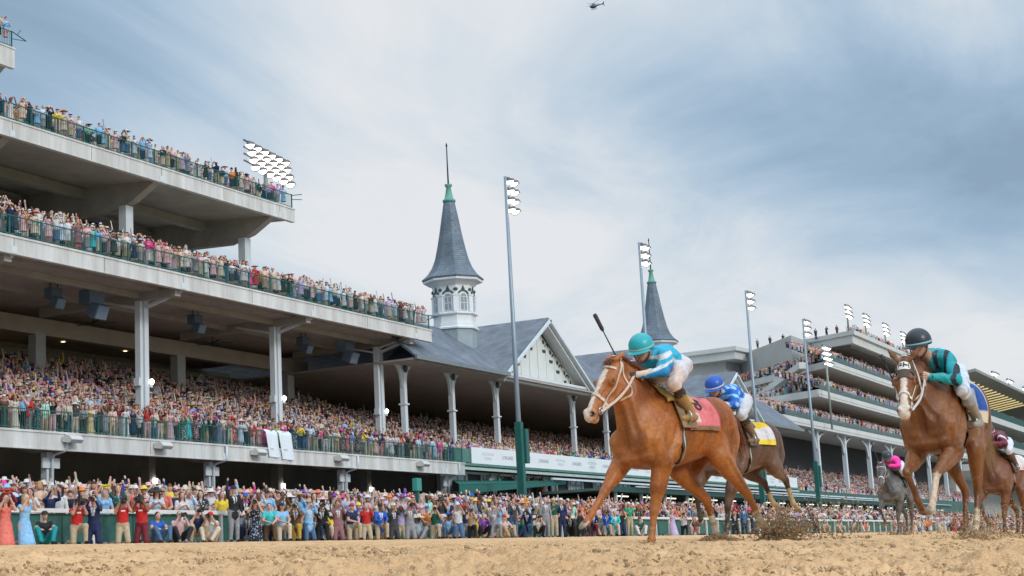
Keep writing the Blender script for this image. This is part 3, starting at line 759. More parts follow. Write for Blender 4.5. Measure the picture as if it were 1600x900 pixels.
    wb = MB(); wb.box((105, 58.6, 3.05), (X1, 58.9, 7.9)); wb.build('lower_wall', mat('lower_wall_dark', (.06, .065, .06), .8, var=.3), g)
    first = None
    for k in range(14):
        x = 106.6 + k * 5.6
        if first is None:
            w = MB()
            w.box((-.12, 0, 0), (.0, .14, 1.42)); w.box((5.0, 0, 0), (5.12, .14, 1.42)); w.box((-.2, -.05, 1.42), (5.4, .14, 1.60)); w.box((-.12, -.05, -.12), (5.12, .14, 0)); w.box((2.35, 0, 0), (2.55, .14, 1.42)); w.box((1.15, .03, 0), (1.22, .10, 1.42))
            first = o = w.build('window_frame', M_WHITE, g)
            p = MB(); p.box((0.001, .10, 0), (2.349, .12, 1.42)); p.build('window_pane', mat('window_glass', (.16, .24, .27), .12, var=.3, vscale=.6), o)
        else: o = copy_tree(first, g)
        o.location = (x, 58.3, 6.15)
    hb = MB(); hb.box((104.6, 58.2, 3.05), (106.2, 58.55, 7.7)); hb.build('grey_panel', mat('panel_grey', (.34, .36, .37), .7, var=.15), g)
    def spire(x, y):
        zc = 19.5; ph = R(22.5 + 12); n = 8
        sp = MB(); prof = [(2.52, 23.55), (2.58, 23.68), (2.05, 24.15), (1.68, 24.7), (1.40, 25.4), (1.17, 26.4), (.95, 27.5), (.73, 28.8), (.46, 30.3)]
        sp.lathe(prof, (x, y, 0), n, False, ph); o = sp.build('spire', MATS.get('spire_slate') or slate_material('spire_slate', (.145, .185, .225), (.12, .155, .19), .30), g)
        f = MB(); f.lathe([(.52, 30.25), (.56, 30.42), (.40, 30.50), (.30, 30.9), (.19, 31.5), (.30, 31.62), (.32, 31.78), (.06, 31.85)], (x, y, 0), 12, True); f.build('finial', mat('copper_green', (.14, .36, .29), .55, base2=(.09, .26, .21), vscale=5), o)
        a = MB(); a.tube([(x, y, 31.8), (x, y, 33.6), (x, y, 35.0)], [.075, .06, .05], 6); a.lathe([(.01, 35.4), (.09, 35.15), (.05, 35.0)], (x, y, 0), 8); a.build('rod', M_BLACK, o)
        e = MB(); e.lathe([(1.75, 23.0), (2.05, 23.30), (2.46, 23.38), (2.50, 23.545), (1.5, 23.546)], (x, y, 0), n, False, ph); e.build('eave', mat('spire_white', (.72, .75, .76), .5, var=.10, vscale=3), o)
        b = MB(); b.lathe([(1.74, 19.9), (1.74, 23.0)], (x, y, 0), n, False, ph); b.lathe([(1.95, 19.40), (1.98, 19.52), (1.84, 19.62), (1.84, 19.90), (1.70, 19.91)], (x, y, 0), n, False, ph)
        b.lathe([(1.76, 20.55), (1.98, 20.62), (1.98, 20.72), (1.80, 20.80), (1.74, 20.801)], (x, y, 0), n, False, ph)
        wa = 1.74 * math.cos(math.pi / n)
        for k in range(n):                          # corner pilasters
            t = 2 * math.pi * k / n + ph; c = np.array((x + 1.72 * math.cos(t), y + 1.72 * math.sin(t), 0)); d = np.array((math.cos(t), math.sin(t), 0)); s = np.array((-d[1], d[0], 0))
            b.obox(c + (0, 0, 21.5), d * .10, s * .24, (0, 0, .70)); b.obox(c + (0, 0, 22.16), d * .14, s * .28, (0, 0, .06))
        b.build('cupola', MATS['spire_white'], o)
        gb_ = MB(); gb_.lathe([(1.66, 16.2), (1.80, 19.40)], (x, y, 0), n, False, ph); gb_.build('cupola_base', mat('lead_grey', (.30, .36, .39), .6, var=.2, vscale=2), o)
        for k in range(n):
            t = 2 * math.pi * (k + .5) / n + ph; d = np.array((math.cos(t), math.sin(t), 0)); s = np.array((-d[1], d[0], 0)); c = np.array((x, y, 0)) + d * (wa + .012)
            def arch(mb, hw, zb, zs, dep, off, inner=None):
                A = np.linspace(0, math.pi, 9); P = [c + d * off + s * hw * math.cos(q) + np.array((0, 0, zs + hw * math.sin(q))) for q in A]
                if inner is None: P = [c + d * off + s * hw + np.array((0, 0, zb))] + P + [c + d * off - s * hw + np.array((0, 0, zb))]
                else: P = P + [c + d * off + s * inner * math.cos(q) + np.array((0, 0, zs + inner * math.sin(q))) for q in A[::-1]]
                mb.prism(P, d * dep)
            w = MB(); arch(w, .36, 20.86, 22.02, .05, 0); w.build('window', MATS['spire_white'], o)
            p = MB(); arch(p, .27, 20.94, 22.02, .03, .051); p.build('window_pane', mat('spire_glass', (.25, .29, .33), .2, var=.2, vscale=3), o)
            mu = MB(); mu.obox(c + d * .09 + np.array((0, 0, 21.45)), d * .012, s * .02, (0, 0, .55)); mu.obox(c + d * .09 + np.array((0, 0, 21.5)), d * .012, s * .27, (0, 0, .022)); mu.obox(c + d * .09 + np.array((0, 0, 22.0)), d * .012, s * .27, (0, 0, .02)); mu.build('glazing_bar', MATS['spire_white'], o)
            tr = MB(); arch(tr, .56, 0, 22.05, .06, .001, .43)
            for q in (-.62, .62):
                cc = c + d * .001 + s * q * .62 / .62 + np.array((0, 0, 22.62)); tr.prism([cc + s * .13 * math.cos(v) + np.array((0, 0, .13 * math.sin(v))) for v in np.linspace(0, 2 * math.pi, 11)[:-1]], d * .05)
            tp = c + d * .001 + np.array((0, 0, 22.62)); tr.prism([tp + s * .16, tp + np.array((0, 0, .34)), tp - s * .16], d * .06)
            tr.build('arch_trim', mat('trim_green', (.035, .07, .06), .6), o)
        return o
    spire(111.45, 60.0); spire(159.6, 61.0)
    inv = Matrix.Translation((-125, -57, -3.05))
    for o in [q for q in bpy.data.objects if q.parent == g]: o.matrix_parent_inverse = inv
    return g
CLUB = clubhouse()
def sponsor_banner():
    b = MB(); b.box((107.4, 56.90, 8.22), (195.5, 56.965, 9.50)); o = b.build('banner', mat('banner_white', (.74, .76, .77), .7, var=.06, vscale=.6)); tag(o, 'long white printed banner along the clubhouse balcony front', 'banner')
    k = 0; x = 110.2
    gm = mat('banner_print', (.30, .33, .37), .7); gl = mat('banner_print_faint', (.58, .60, .62), .7)
    while x < 190:
        t = text_mesh(('WOODFORD\nRESERVE', 'LONGINES')[k % 2], .42 if k % 2 else .34, .004)
        e = link('printed_name', t, gm if k % 2 else gl, o); e.matrix_world = Matrix(((1, 0, 0, x), (0, 0, -1, 56.893), (0, 1, 0, 8.86), (0, 0, 0, 1)))
        x += 3.4; k += 1
sponsor_banner()
def awning():
    m = mat('awning_green', (.006, .125, .10), .65, base2=(.004, .10, .08), vscale=3)
    r = empty('awning', (106, 53, 5)); tag(r, 'sloping dark green canvas awning over the crowd beside the lower deck', 'awning')
    b = MB(); b.prism([(96.6, 52.2, 6.02), (125.7, 57.35, 7.36), (106.5, 58.2, 7.0)], (0, 0, -.05)); c = b.build('canopy', m, r, origin=(106, 53, 5)); c.location = (0, 0, 0)
    v = MB(); v.prism([(96.6, 52.2, 6.01), (125.7, 57.35, 7.34), (125.7, 57.35, 7.08), (96.6, 52.2, 5.33)], (-.03, .08, 0)); q = v.build('valance', m, r, origin=(106, 53, 5)); q.location = (0, 0, 0)
    p = MB(); p.tube([(99.6, 53.0, 2.8), (99.6, 53.0, 6.0)], .07, 8); p.build('pole', M_WHITE, r, origin=(106, 53, 5)).location = (0, 0, 0)
awning()
def pavilion():
    g = empty('terrace_pavilion', (150, 52, 3)); tag(g, 'long low terrace roof with dark green eaves and white gutters below the banner', 'pavilion')
    def B_(name, boxes, m):
        mb = MB()
        for a, b in boxes: mb.box(a, b)
        o = mb.build(name, m, g, origin=(150, 52, 3)); o.location = (0, 0, 0); return o
    B_('roof', [((121, 51.2, 6.10), (262, 58.2, 6.32))], mat('pavilion_roof', (.10, .16, .145), .6, var=.3, vscale=.8))
    B_('eave', [((121, 51.0, 5.92), (262, 51.19, 6.36))], M_DKGREEN)
    B_('gutter', [((121, 56.4, 7.30), (262, 56.6, 7.46)), ((126, 50.85, 6.37), (262, 50.99, 6.46))], M_WHITE)
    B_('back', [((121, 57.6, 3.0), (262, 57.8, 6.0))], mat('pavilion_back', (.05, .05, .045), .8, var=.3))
    first = None
    for i in range(24):
        x = 123 + i * 5.8
        if first is None:
            c = MB(); c.box((-.12, -.12, 0), (.12, .12, 3.2)); first = o = c.build('column', M_WHITE, g); p = MB(); p.tube([(.6, -.35, 3.05), (.35, -.33, 2.55), (.2, -.16, 2.3), (.2, -.16, 0)], .07, 6); p.build('drain_pipe', M_WHITE, o)
            l = MB(); l.box((.7, .3, 2.86), (3.6, .42, 2.95)); l.build('tube_lamp', mat('tube_glow', (1, 1, .9), .4, emit=(1, .90, .55), estr=2.0), o)
        else: o = copy_tree(first, g)
        o.location = (x - 150, 51.6 - 52, -.25)
pavilion()

# ================================================================ the tall far grandstand and the one beyond it
def far_stand():
    g = empty('grandstand', (276, 68, 3.05)); tag(g, 'pale far grandstand with three packed balconies and people lining its roof', 'grandstand')
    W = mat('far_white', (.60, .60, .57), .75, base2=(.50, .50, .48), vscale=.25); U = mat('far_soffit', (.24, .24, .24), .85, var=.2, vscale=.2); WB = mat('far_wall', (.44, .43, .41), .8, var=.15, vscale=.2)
    def slab(name, poly, z0, z1, m, parent=g):
        mb = MB(); mb.prism([(x, y, z0) for x, y in poly], (0, 0, z1 - z0)); return mb.build(name, m, parent)
    body = [(268.5, 77), (288, 93), (282, 94), (282, 103), (282, 135), (388, 135), (388, 77)]
    slab('wall', body, 3.0, 38.2, WB)
    roof = [(276.3, 68), (287.3, 90.4), (279.4, 91.2), (280.6, 102.5), (281, 136), (389, 136), (389, 68)]
    slab('roof_deck', roof, 36.6, 38.5, W); sc = [(x - .5 if x < 300 else x + .5, y - .5) for x, y in roof]; slab('cornice', sc, 38.1, 38.9, W)
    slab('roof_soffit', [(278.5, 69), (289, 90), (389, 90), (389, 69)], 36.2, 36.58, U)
    tiers = [(31.86, 265.2, [(258.8, 68), (280.4, 92), (282.5, 91.5), (284, 80), (388, 80), (388, 68)]), (26.25, 257.0, [(250.4, 68), (256, 79.5), (274, 97), (284, 97), (284, 80), (388, 80), (388, 68)]),
             (20.8, 256.5, [(229.5, 68), (225, 71), (217, 77), (240, 98), (284, 98), (284, 80), (388, 80), (388, 68)])]
    for i, (z, xb, poly) in enumerate(tiers):
        slab('balcony', poly, z - 1.15, z - .75, W)
        p = MB(); P = poly[:1] + poly[1:3]
        p.box((poly[0][0], 67.93, z - .74), (388, 68.3, z)); 
        for a, b in zip(P[:-1], P[1:]):
            d = unit((b[0] - a[0], b[1] - a[1], 0)); n = np.array((-d[1], d[0], 0)) * -1
            p.prism([(a[0], a[1], z - .74), (b[0], b[1], z - .74), (b[0], b[1], z), (a[0], a[1], z)], n * .25)
        p.build('parapet', W, g)
        gl = MB(); gl.box((poly[0][0] + 1.0, 68.05, z + .01), (388, 68.1, z + 1.0)); gl.build('glass_rail', mat('green_glass', (.03, .10, .09), .25, var=.3, vscale=.4, alpha=.6), g)
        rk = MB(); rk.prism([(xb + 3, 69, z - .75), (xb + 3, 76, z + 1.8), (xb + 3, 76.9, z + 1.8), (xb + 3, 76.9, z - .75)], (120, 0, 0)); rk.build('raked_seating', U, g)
        op = MB()
        for x in np.arange(xb + 12, 380, 11): op.box((x, 76.55, z + 1.9), (x + 5, 76.98, z + 4.2))
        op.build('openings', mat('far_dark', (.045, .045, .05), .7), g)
    dn = unit((288 - 268.5, 93 - 77, 0)); nn = np.array((-dn[1], dn[0], 0))
    for z in (9.5, 15.0, 21.6, 27.0, 32.6):
        for q in (2.0, 6.2, 10.4, 14.6, 18.8):
            if z > 20 and q > 15: continue
            c = np.array((268.5, 77, z)) + dn * (q + 1.2); ob = MB(); ob.obox(c + nn * .02, dn * (1.5 if z < 30 else 1.0), nn * .08, (0, 0, 1.35)); ob.build('end_window', MATS['far_dark'], g)
    stp = MB(); stp.prism([(259.5, 72.2, 30.9), (268, 82.5, 27.4), (274.5, 88, 27.0), (274.5, 88, 28.0), (268, 82.5, 28.4), (259.5, 72.2, 32.0)], (-1.2, .9, 0)); stp.build('stair_parapet', W, g)
    col = None
    for x in np.arange(251.6, 388, 17.2):
        if col is None:
            c = MB(); c.box((-.42, -.35, 0), (.42, .35, 11.4)); col = o = c.build('column', M_WHITE, g)
            b = MB()
            for s in (-1, 1): b.tube(spline([(s * .3, 0, 8.2), (s * .9, 0, 9.8), (s * 2.2, 0, 10.7), (s * 4.6, 0, 11.3)], 10), .22, 6)
            b.build('arched_brace', M_WHITE, o)
        else: o = copy_tree(col, g)
        o.location = (x, 69.4, 8.2)
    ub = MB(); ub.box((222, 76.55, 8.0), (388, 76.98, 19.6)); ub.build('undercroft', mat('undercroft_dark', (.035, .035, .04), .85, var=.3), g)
    us = MB(); us.prism([(205, 68.0, 8.9), (205, 69.0, 8.9), (205, 77, 13.0), (205, 77, 3.1), (205, 68, 3.1)], (183, 0, 0)); us.build('lower_seating', U, g)
    lw = MB(); lw.box((205, 67.6, 7.0), (388, 67.95, 9.5)); lw.build('lower_parapet', mat('far_green', (.035, .12, .10), .6, var=.3, vscale=.5), g)
    inv = Matrix.Translation((-276, -68, -3.05))
    for o in [q for q in bpy.data.objects if q.parent == g]: o.matrix_parent_inverse = inv
    h = empty('grandstand', (400, 72, 3.05)); tag(h, 'farthest grandstand at the frame edge with a slanted roof lit by yellow tubes', 'grandstand')
    def hb(name, boxes, m):
        mb = MB()
        for a, b in boxes: mb.box(a, b)
        o = mb.build(name, m, h, origin=(400, 72, 3.05)); o.location = (0, 0, 0); return o
    hb('wall', [((391, 84, 3), (620, 100, 41))], WB); hb('end_tower', [((389.5, 74, 3), (396, 84, 43.2))], W)
    for z in (19.5, 26.5, 33.6): hb('balcony', [((397, 71, z - 1.6), (620, 84, z))], W); hb('rail', [((397, 71.1, z + .01), (620, 71.3, z + 1.9))], M_DKGREEN)
    r_ = MB(); r_.prism([(398, 68, 42.3), (398, 92, 38.6), (398, 92, 39.2), (398, 68, 43.0)], (222, 0, 0)); r_.build('roof', mat('far_roof', (.30, .29, .26), .8, var=.2, vscale=.2), h, origin=(400, 72, 3.05)).location = (0, 0, 0)
    t = None
    for i in range(16):
        x = 405 + i * 6.5
        if t is None: q = MB(); q.prism([(0, 72, 41.62), (0, 84, 39.78), (0, 84, 39.6), (0, 72, 41.4)], (.9, 0, 0)); t = o = q.build('tube_lamp', mat('yellow_tube', (1, .9, .5), .4, emit=(1, .80, .38), estr=.6), h, origin=(0, 72, 3.05))
        else: o = t.copy(); COL.objects.link(o); o.parent = h
        o.location = (x - 400, 0, 0)
    c = None
    for i in range(12):
        x = 402 + i * 14
        if c is None: q = MB(); q.box((-.4, 0, 33.6), (.4, .6, 41.3)); c = o = q.build('column', W, h, origin=(0, 72, 3.05))
        else: o = c.copy(); COL.objects.link(o); o.parent = h
        o.location = (x - 400, 74 - 72, 0)
far_stand()

# ================================================================ floodlights, rail, posts
def lamp_parts():
    """a bell reflector with a hood and its glowing glass, aimed at the track"""
    ax = unit((-.30, -.50, -.81)); a = unit(np.cross(ax, (0, 0, 1))); b = np.cross(ax, a); A = (a, b, ax)
    h = MB(); h.lathe([(.06, -.42), (.16, -.40), (.22, -.20), (.36, .0), (.40, .10), (.385, .10), (.34, .01), (.05, -.30)], (0, 0, 0), 16, True, axis=A)
    V = []; F = []
    for i, t in enumerate(np.linspace(R(20), R(160), 9)):
        d = a * math.cos(t) - b * math.sin(t); d = d if (-b)[2] > 0 else a * math.cos(t) + b * math.sin(t)
        V += [d * .41 + ax * .06, d * .42 + ax * (.10 + .30 * math.sin(t))]
    V += [v * 1.05 for v in V]; F = [(2 * i, 2 * i + 1, 2 * i + 3, 2 * i + 2) for i in range(8)] + [(18 + 2 * i, 18 + 2 * i + 2, 18 + 2 * i + 3, 18 + 2 * i + 1) for i in range(8)] + [(2 * i + 1, 18 + 2 * i + 1, 18 + 2 * i + 3, 2 * i + 3) for i in range(8)]; h.add(V, F)
    g = MB(); g.lathe([(.001, .06), (.36, .045), (.375, .02)], (0, 0, 0), 16, True, axis=A)
    return h, g
_h, _g = lamp_parts(); LAMP_H = None
M_HOOD = mat('lamp_hood', (.11, .105, .10), .5, .2)
def lamp(parent, loc, s=1.0):
    global LAMP_H
    if LAMP_H is None:
        a = _h.build('lamp_head', M_HOOD, parent); b = _g.build('lamp_glass', M_LAMP, a); LAMP_H = a; o = a
    else: o = copy_tree(LAMP_H, parent)
    o.location = loc; o.scale = (s, s, s); return o
def light_pole(x, y, z0, zt, label, cols=2, rows=3, rad=.20, cabinet=True, s=1.35, stub=False):
    r = empty('light_pole', (x, y, z0)); tag(r, label, 'floodlight pole', 'floodlight poles')
    H_ = zt - z0
    p = MB(); p.tube([(0, 0, 0), (0, 0, H_ * .5), (0, 0, H_)], [rad, rad * .8, rad * .55], 10); p.build('pole', mat('pole_grey', (.27, .33, .38), .4, .3, var=.15, vscale=.5), r)
    for j in range(rows):
        z = H_ - .30 - j * .72
        a = MB(); a.box((-.08, -.06, z + .22), (cols * .68 + .1, .02, z + .30)); a.build('crossarm', M_HOOD, r)
        for i in range(cols): lamp(r, (.30 + i * .72, -.22, z - .05), s)
    if cabinet:
        c = MB(); c.box((.26, -.38, 4.9), (.82, .28, 7.4)); c.box((-.25, -.25, 0), (.25, .25, 7.9)); c.build('cabinet', M_GREEN, r, bevel=.03)
    return r
light_pole(101.9, 50, 2.6, 28.9, 'nearest tall grey floodlight pole, before the spired clubhouse, green cabinet on it', 2, 4, .21, True, .86)
light_pole(128.4, 50, 2.6, 28.2, 'tall floodlight pole in front of the second spire, above the leading jockey', 2, 3, .21, True, .95)
light_pole(158.6, 50, 2.6, 27.9, 'tall floodlight pole rising behind the jockey in blue', 2, 3, .21, True, .95)
light_pole(180.0, 50, 2.6, 27.4, 'tall floodlight pole before the far grandstand\'s corner, behind the bay horse', 2, 3, .21, True, .95)
def cluster(x, y, z0, zt, cols, rows, label, dx=1.15, dz=.95, s=1.3, drop=.16):
    r = empty('floodlight_rack', (x, y, z0)); tag(r, label, 'floodlights', 'racks of floodlights on the stands')
    H_ = zt - z0
    p = MB(); p.tube([(0, 0, 0), (0, 0, H_)], .17, 8); p.build('pole', mat('rack_pole', (.26, .30, .27), .5), r)
    for j in range(rows):
        z = H_ - j * dz; a = MB(); a.bar((-cols * dx / 2, 0, z + .35), (cols * dx / 2, 0, z + .35 - drop * cols), .10); a.build('crossarm', M_HOOD, r)
        for i in range(cols): lamp(r, ((i - (cols - 1) / 2) * dx + j * .22, -.25, z - drop * i), s)
cluster(94.6, 66.5, 27.2, 32.0, 6, 4, 'big bright rack of floodlights standing on the near grandstand\'s upper deck', .90, .52, .90, .085)
for px, lb in ((286.5, 'rack of floodlights on the far stand roof, nearest its corner'), (300, 'rack of floodlights on the far stand roof, second from the corner'), (316, 'rack of floodlights on the far stand roof, third from the corner'), (332, 'rack of floodlights on the far stand roof beside the hooded horse\'s ear')):
    cluster(px * .965, 68.6, 38.9, 43.2, 3, 3, lb, .95, .78, 1.15, .10)
cluster(251.5, 66.6, 19.6, 33.0, 4, 4, 'rack of floodlights on twin poles before the far stand balconies', .95, .85, 1.15, .0)
for px, lb in ((428, 'floodlight rack over the yellow-lit roof, nearest the tower'), (452, 'floodlight rack over the yellow-lit roof, middle one'), (480, 'floodlight rack over the yellow-lit roof at the frame edge')): cluster(px, 68.5, 42.9, 44.2, 4, 1, lb, 1.7, 1, 1.7, 0)
def crowd_rail():
    r = empty('crowd_rail', (90, 32, ground_z(31.9))); tag(r, 'long white rail with green mesh screens between the track and the crowd', 'rail')
    z0 = ground_z(31.9)
    t = MB(); t.box((-90, -.06, .90), (250, .09, 1.02)); t.build('top_rail', mat('rail_white', (.70, .70, .67), .55, var=.18, vscale=1.5), r)
    s = MB()
    for x in np.arange(-89, 250, 3.1): s.box((x, .10, .06), (x + 3.05, .13, .88))
    s.build('mesh_screen', mat('screen_green', (.025, .105, .092), .7, base2=(.045, .15, .125), vscale=9), r)
    p = MB(); p.box((-.05, -.02, 0), (.05, .08, .90)); first = None
    for i in range(99):
        if first is None: o = first = p.build('post', MATS['rail_white'], r)
        else: o = first.copy(); COL.objects.link(o); o.parent = r
        o.location = (-62 + i * 2.07, .002, 0)
crowd_rail()
def marker_post():
    r = empty('sign_post', (57.25, 33.0, 1.45)); tag(r, 'green metal post with a small green box sign above the rail crowd', 'post')
    p = MB(); p.box((-.07, -.07, 0), (.07, .07, 2.4)); p.build('post', M_GREEN, r); b = MB(); b.box((-.22, -.12, 1.98), (.22, .10, 2.52)); b.build('box_sign', mat('sign_green', (.03, .24, .20), .5), r, bevel=.02)
marker_post()
def helicopter():
    c = np.array((829.9, 342.0, 330.3))              # far beyond the stands
    r = empty('helicopter', c); tag(r, 'small dark blue helicopter high in the sky', 'helicopter')
    f = unit((-.62, .75, -.18)); s = unit(np.cross((0, 0, 1), f)); u = np.cross(f, s)
    Q = lambda a, b, d: f * a + s * b + u * d
    B = Body(); B.ell(Q(0, 0, 0), (2.3, 1.05, 1.15), .3, 0, ax=(f, s, u)); B.cone(Q(-1, 0, .3), Q(-6.6, 0, .75), .62, .20, .4, 1); B.ell(Q(-.5, 0, 1.15), (1.2, .5, .45), .2, 0, ax=(f, s, u)); B.ell(Q(1.0, 0, .1), (1.2, .95, .85), .2, 2, ax=(f, s, u))
    V, F = B.mesh(.16); T = B.tags(V); C = np.tile((.02, .05, .12), (len(V), 1)); C[T == 2] = (.05, .12, .18); link('fuselage', np_mesh('fuselage', V, F, C, True), vmat('heli_paint', .3, .5, 0), r)
    m = MB()
    for k in range(4): a = R(28 + 90 * k); m.bar(Q(0, 0, 1.85), Q(5.2 * math.cos(a), 5.2 * math.sin(a), 1.95), .24, .05)
    m.tube([Q(0, 0, 1.3), Q(0, 0, 1.95)], .14, 8); m.build('main_rotor', M_BLACK, r)
    t = MB(); t.prism([Q(-6.2, 0, .8), Q(-6.9, 0, 2.1), Q(-7.4, 0, 2.1), Q(-6.9, 0, .5), Q(-7.2, 0, -.6), Q(-6.8, 0, -.6)], s * .10); t.obox(Q(-6.0, 0, .8), f * .35, s * 1.3, u * .04); t.build('tail_fin', MATS['black_metal'], r)
    k = MB()
    for q in (-1, 1): k.tube([Q(2.0, .95 * q, -1.55), Q(1.6, .95 * q, -1.75), Q(-1.8, .95 * q, -1.75)], .08, 6); k.tube([Q(.9, .5 * q, -.9), Q(.9, .95 * q, -1.72)], .06, 6); k.tube([Q(-.9, .5 * q, -.9), Q(-.9, .95 * q, -1.72)], .06, 6)
    k.build('skid', M_BLACK, r)
helicopter()
# ================================================================ horses and jockeys
def head_frame(poll, yaw, pitch, roll=0.0):
    y, p = R(yaw), R(pitch)
    d = np.array((math.cos(y) * math.cos(p), math.sin(y) * math.cos(p), -math.sin(p)))
    l = np.array((-math.sin(y), math.cos(y), 0.0)); n = np.cross(d, l)
    if roll:
        r = R(roll); l, n = l * math.cos(r) + n * math.sin(r), n * math.cos(r) - l * math.sin(r)
    return np.array(poll, float), d, l, n
def lerp(a, b, t): return np.array(a, float) * (1 - t) + np.array(b, float) * t
def limb_axes(a, b, side=(0, 1, 0)):
    z = unit(np.array(b, float) - np.array(a, float)); y = np.array(side, float); y = unit(y - z * (y @ z)); return np.array([np.cross(y, z), y, z])

TRUNK, NECK, HEAD, LEG, EAR = 0, 1, 2, 3, 4
def horse_body(ps):
    B = Body(); Y = (0, 1, 0)
    hp, hd, hl, hn = ps['hf']; hs = ps.get('hs', 1.0)
    H = lambda d, l, n: hp + (hd * d + hl * l + hn * n) * hs
    # trunk
    B.cone((.10, 0, 1.235), (-.42, 0, 1.275), .355, .31, .06, TRUNK, Y, .80)
    B.ell((.22, 0, 1.18), (.27, .225, .32), .05, TRUNK)
    B.cone((-.05, 0, 1.13), (-.60, 0, 1.20), .262, .20, .07, TRUNK, Y, .90)
    B.cone((-.35, 0, 1.37), (-.72, 0, 1.40), .20, .205, .08, TRUNK, Y, .92)
    B.cone((.14, 0, 1.53), (-.30, 0, 1.49), .085, .09, .07, TRUNK)
    B.both('ell', (-.72, .12, 1.35), (.30, .165, .26), .05, TRUNK)
    B.both('ell', (-.91, .115, 1.22), (.165, .12, .26), .05, TRUNK)
    B.cone((-.96, 0, 1.48), (-1.10, 0, 1.45), .055, .03, .04, TRUNK)
    # neck, wide at the shoulder, thin behind the ears
    t = H(.04, 0, -.125); cr = H(-.02, 0, -.05)
    mid = lerp((.30, 0, 1.33), t, .52) + np.array((0, 0, .03))
    B.cone((.24, 0, 1.30), mid, .30, .185, .08, NECK, Y, .66)
    B.cone(mid, t, .185, .118, .07, NECK, Y, .70)
    cm = lerp((.08, 0, 1.56), cr, .5) + np.array((.0, 0, .055))
    B.cone((.02, 0, 1.55), cm, .075, .062, .07, NECK)
    B.cone(cm, cr, .062, .05, .06, NECK)
    # gullet: both muscles that run down the underside of the neck to the breast
    for s in (-1, 1):
        B.cone(H(.12, .045 * s, -.20), (.44, .075 * s, 1.17), .05, .085, .045, NECK)
    # shoulder, upper arm and breast muscles
    B.both('cone', (.03, .12, 1.50), (.36, .185, 1.16), .085, .118, .05, TRUNK)
    B.both('ell', (.08, .205, 1.10), (.175, .085, .20), .035, TRUNK)
    B.both('cone', (.40, .075, 1.22), (.40, .135, 1.02), .105, .115, .035, TRUNK)
    B.ell((.36, 0, .99), (.16, .17, .12), .05, TRUNK)
    B.both('cone', (.10, .20, 1.34), (.33, .235, 1.13), .05, .058, .022, TRUNK)          # front edge of the shoulder
    B.both('cone', (-.06, .20, 1.40), (.02, .255, 1.10), .055, .06, .025, TRUNK)         # triceps heads
    B.both('cone', (.02, .25, 1.05), (.17, .225, .96), .05, .055, .022, TRUNK)
    B.both('cone', (-.50, .17, 1.50), (-.78, .20, 1.36), .06, .07, .03, TRUNK)           # croup muscle
    B.both('cone', (-.86, .19, 1.30), (-.80, .20, 1.05), .065, .06, .03, TRUNK)
    # head
    B.cone(H(.04, 0, -.08), H(.20, 0, -.085), .083, .092, .05, HEAD)
    B.cone(H(.18, 0, -.085), H(.46, 0, -.068), .088, .054, .04, HEAD, hl, .92)
    B.cone(H(.10, 0, -.035), H(.47, 0, -.03), .046, .031, .04, HEAD)
    for s in (-1, 1):
        B.ell(H(.205, .086 * s, -.055), (.050, .032, .038), .025, HEAD, ax=(hd, hl, hn))
        B.ell(H(.175, .052 * s, -.165), (.125, .034, .105), .035, HEAD, ax=(hd, hl, hn))
        B.cone(H(.22, .062 * s, -.095), H(.40, .042 * s, -.075), .022, .012, .02, HEAD)       # facial crest
        B.cone(H(.15, .040 * s, -.215), H(.44, .022 * s, -.128), .042, .032, .04, HEAD)
        B.ell(H(.538, .042 * s, -.038), (.045, .030, .034), .02, HEAD, ax=(hd, hl, hn))
        ea, eb = H(*((.005, .055 * s, -.012))), H(*[q * (s if i == 1 else 1) for i, q in enumerate(ps.get('ear', (-.13, .07, .005)))])
        em = lerp(ea, eb, .45)
        B.cone(ea, em, .026, .034, .02, EAR, hn, .62); B.cone(em, eb, .034, .007, .012, EAR, hn, .62)
    B.ell(H(.53, 0, -.072), (.080, .058, .066), .035, HEAD, ax=(hd, hl, hn))
    B.ell(H(.578, 0, -.068), (.036, .05, .05), .03, HEAD, ax=(hd, hl, hn))
    B.ell(H(.545, 0, -.128), (.048, .038, .03), .02, HEAD, ax=(hd, hl, hn))
    # legs
    for lg in ps['fore']:
        s = lg['s']; E, K, Fk, C, T = [np.array(q, float) for q in lg['j']]
        S = np.array((.38, .185 * s, 1.13)); ax = limb_axes(E, K)
        B.cone(S, E, .125, .105, .05, TRUNK)
        B.cone(E, lerp(E, K, .5), .108, .084, .04, LEG, ax[1], .84)
        B.cone(lerp(E, K, .5), K, .084, .046, .03, LEG, ax[1], .88)
        B.ell(lerp(E, K, .22) + ax[0] * .028, (.075, .066, .17), .03, LEG, ax=ax)
        B.ell(lerp(E, K, .20) - ax[0] * .05, (.045, .055, .15), .025, LEG, ax=ax)
        B.ell(K, (.052, .048, .064), .02, LEG, ax=ax)
        kx = limb_axes(K, Fk)
        B.cone(K, Fk, .036, .030, .02, LEG)
        B.cone(K - kx[0] * .026 + kx[2] * .05, Fk - kx[0] * .026, .016, .017, .012, LEG)
        B.ell(Fk, (.041, .038, .044), .015, LEG, ax=kx)
        B.ell(Fk - kx[0] * .028, (.022, .026, .03), .015, LEG, ax=kx)
        B.cone(Fk, C, .031, .040, .02, LEG)
    for lg in ps['hind']:
        s = lg['s']; ST, K, Fk, C, T = [np.array(q, float) for q in lg['j']]
        hip = np.array((-.60, .135 * s, 1.30)); but = np.array((-.93, .115 * s, 1.16)); ax = limb_axes(ST, K)
        B.cone(hip, ST, .215, .125, .06, LEG, Y, .66)
        B.cone(but, lerp(ST, K, .30) - ax[0] * .03, .135, .07, .05, LEG, Y, .80)
        B.cone(ST, K, .122, .050, .04, LEG, ax[1], .80)
        B.ell(lerp(ST, K, .28) - ax[0] * .02, (.085, .062, .16), .03, LEG, ax=ax)
        kx = limb_axes(K, Fk)
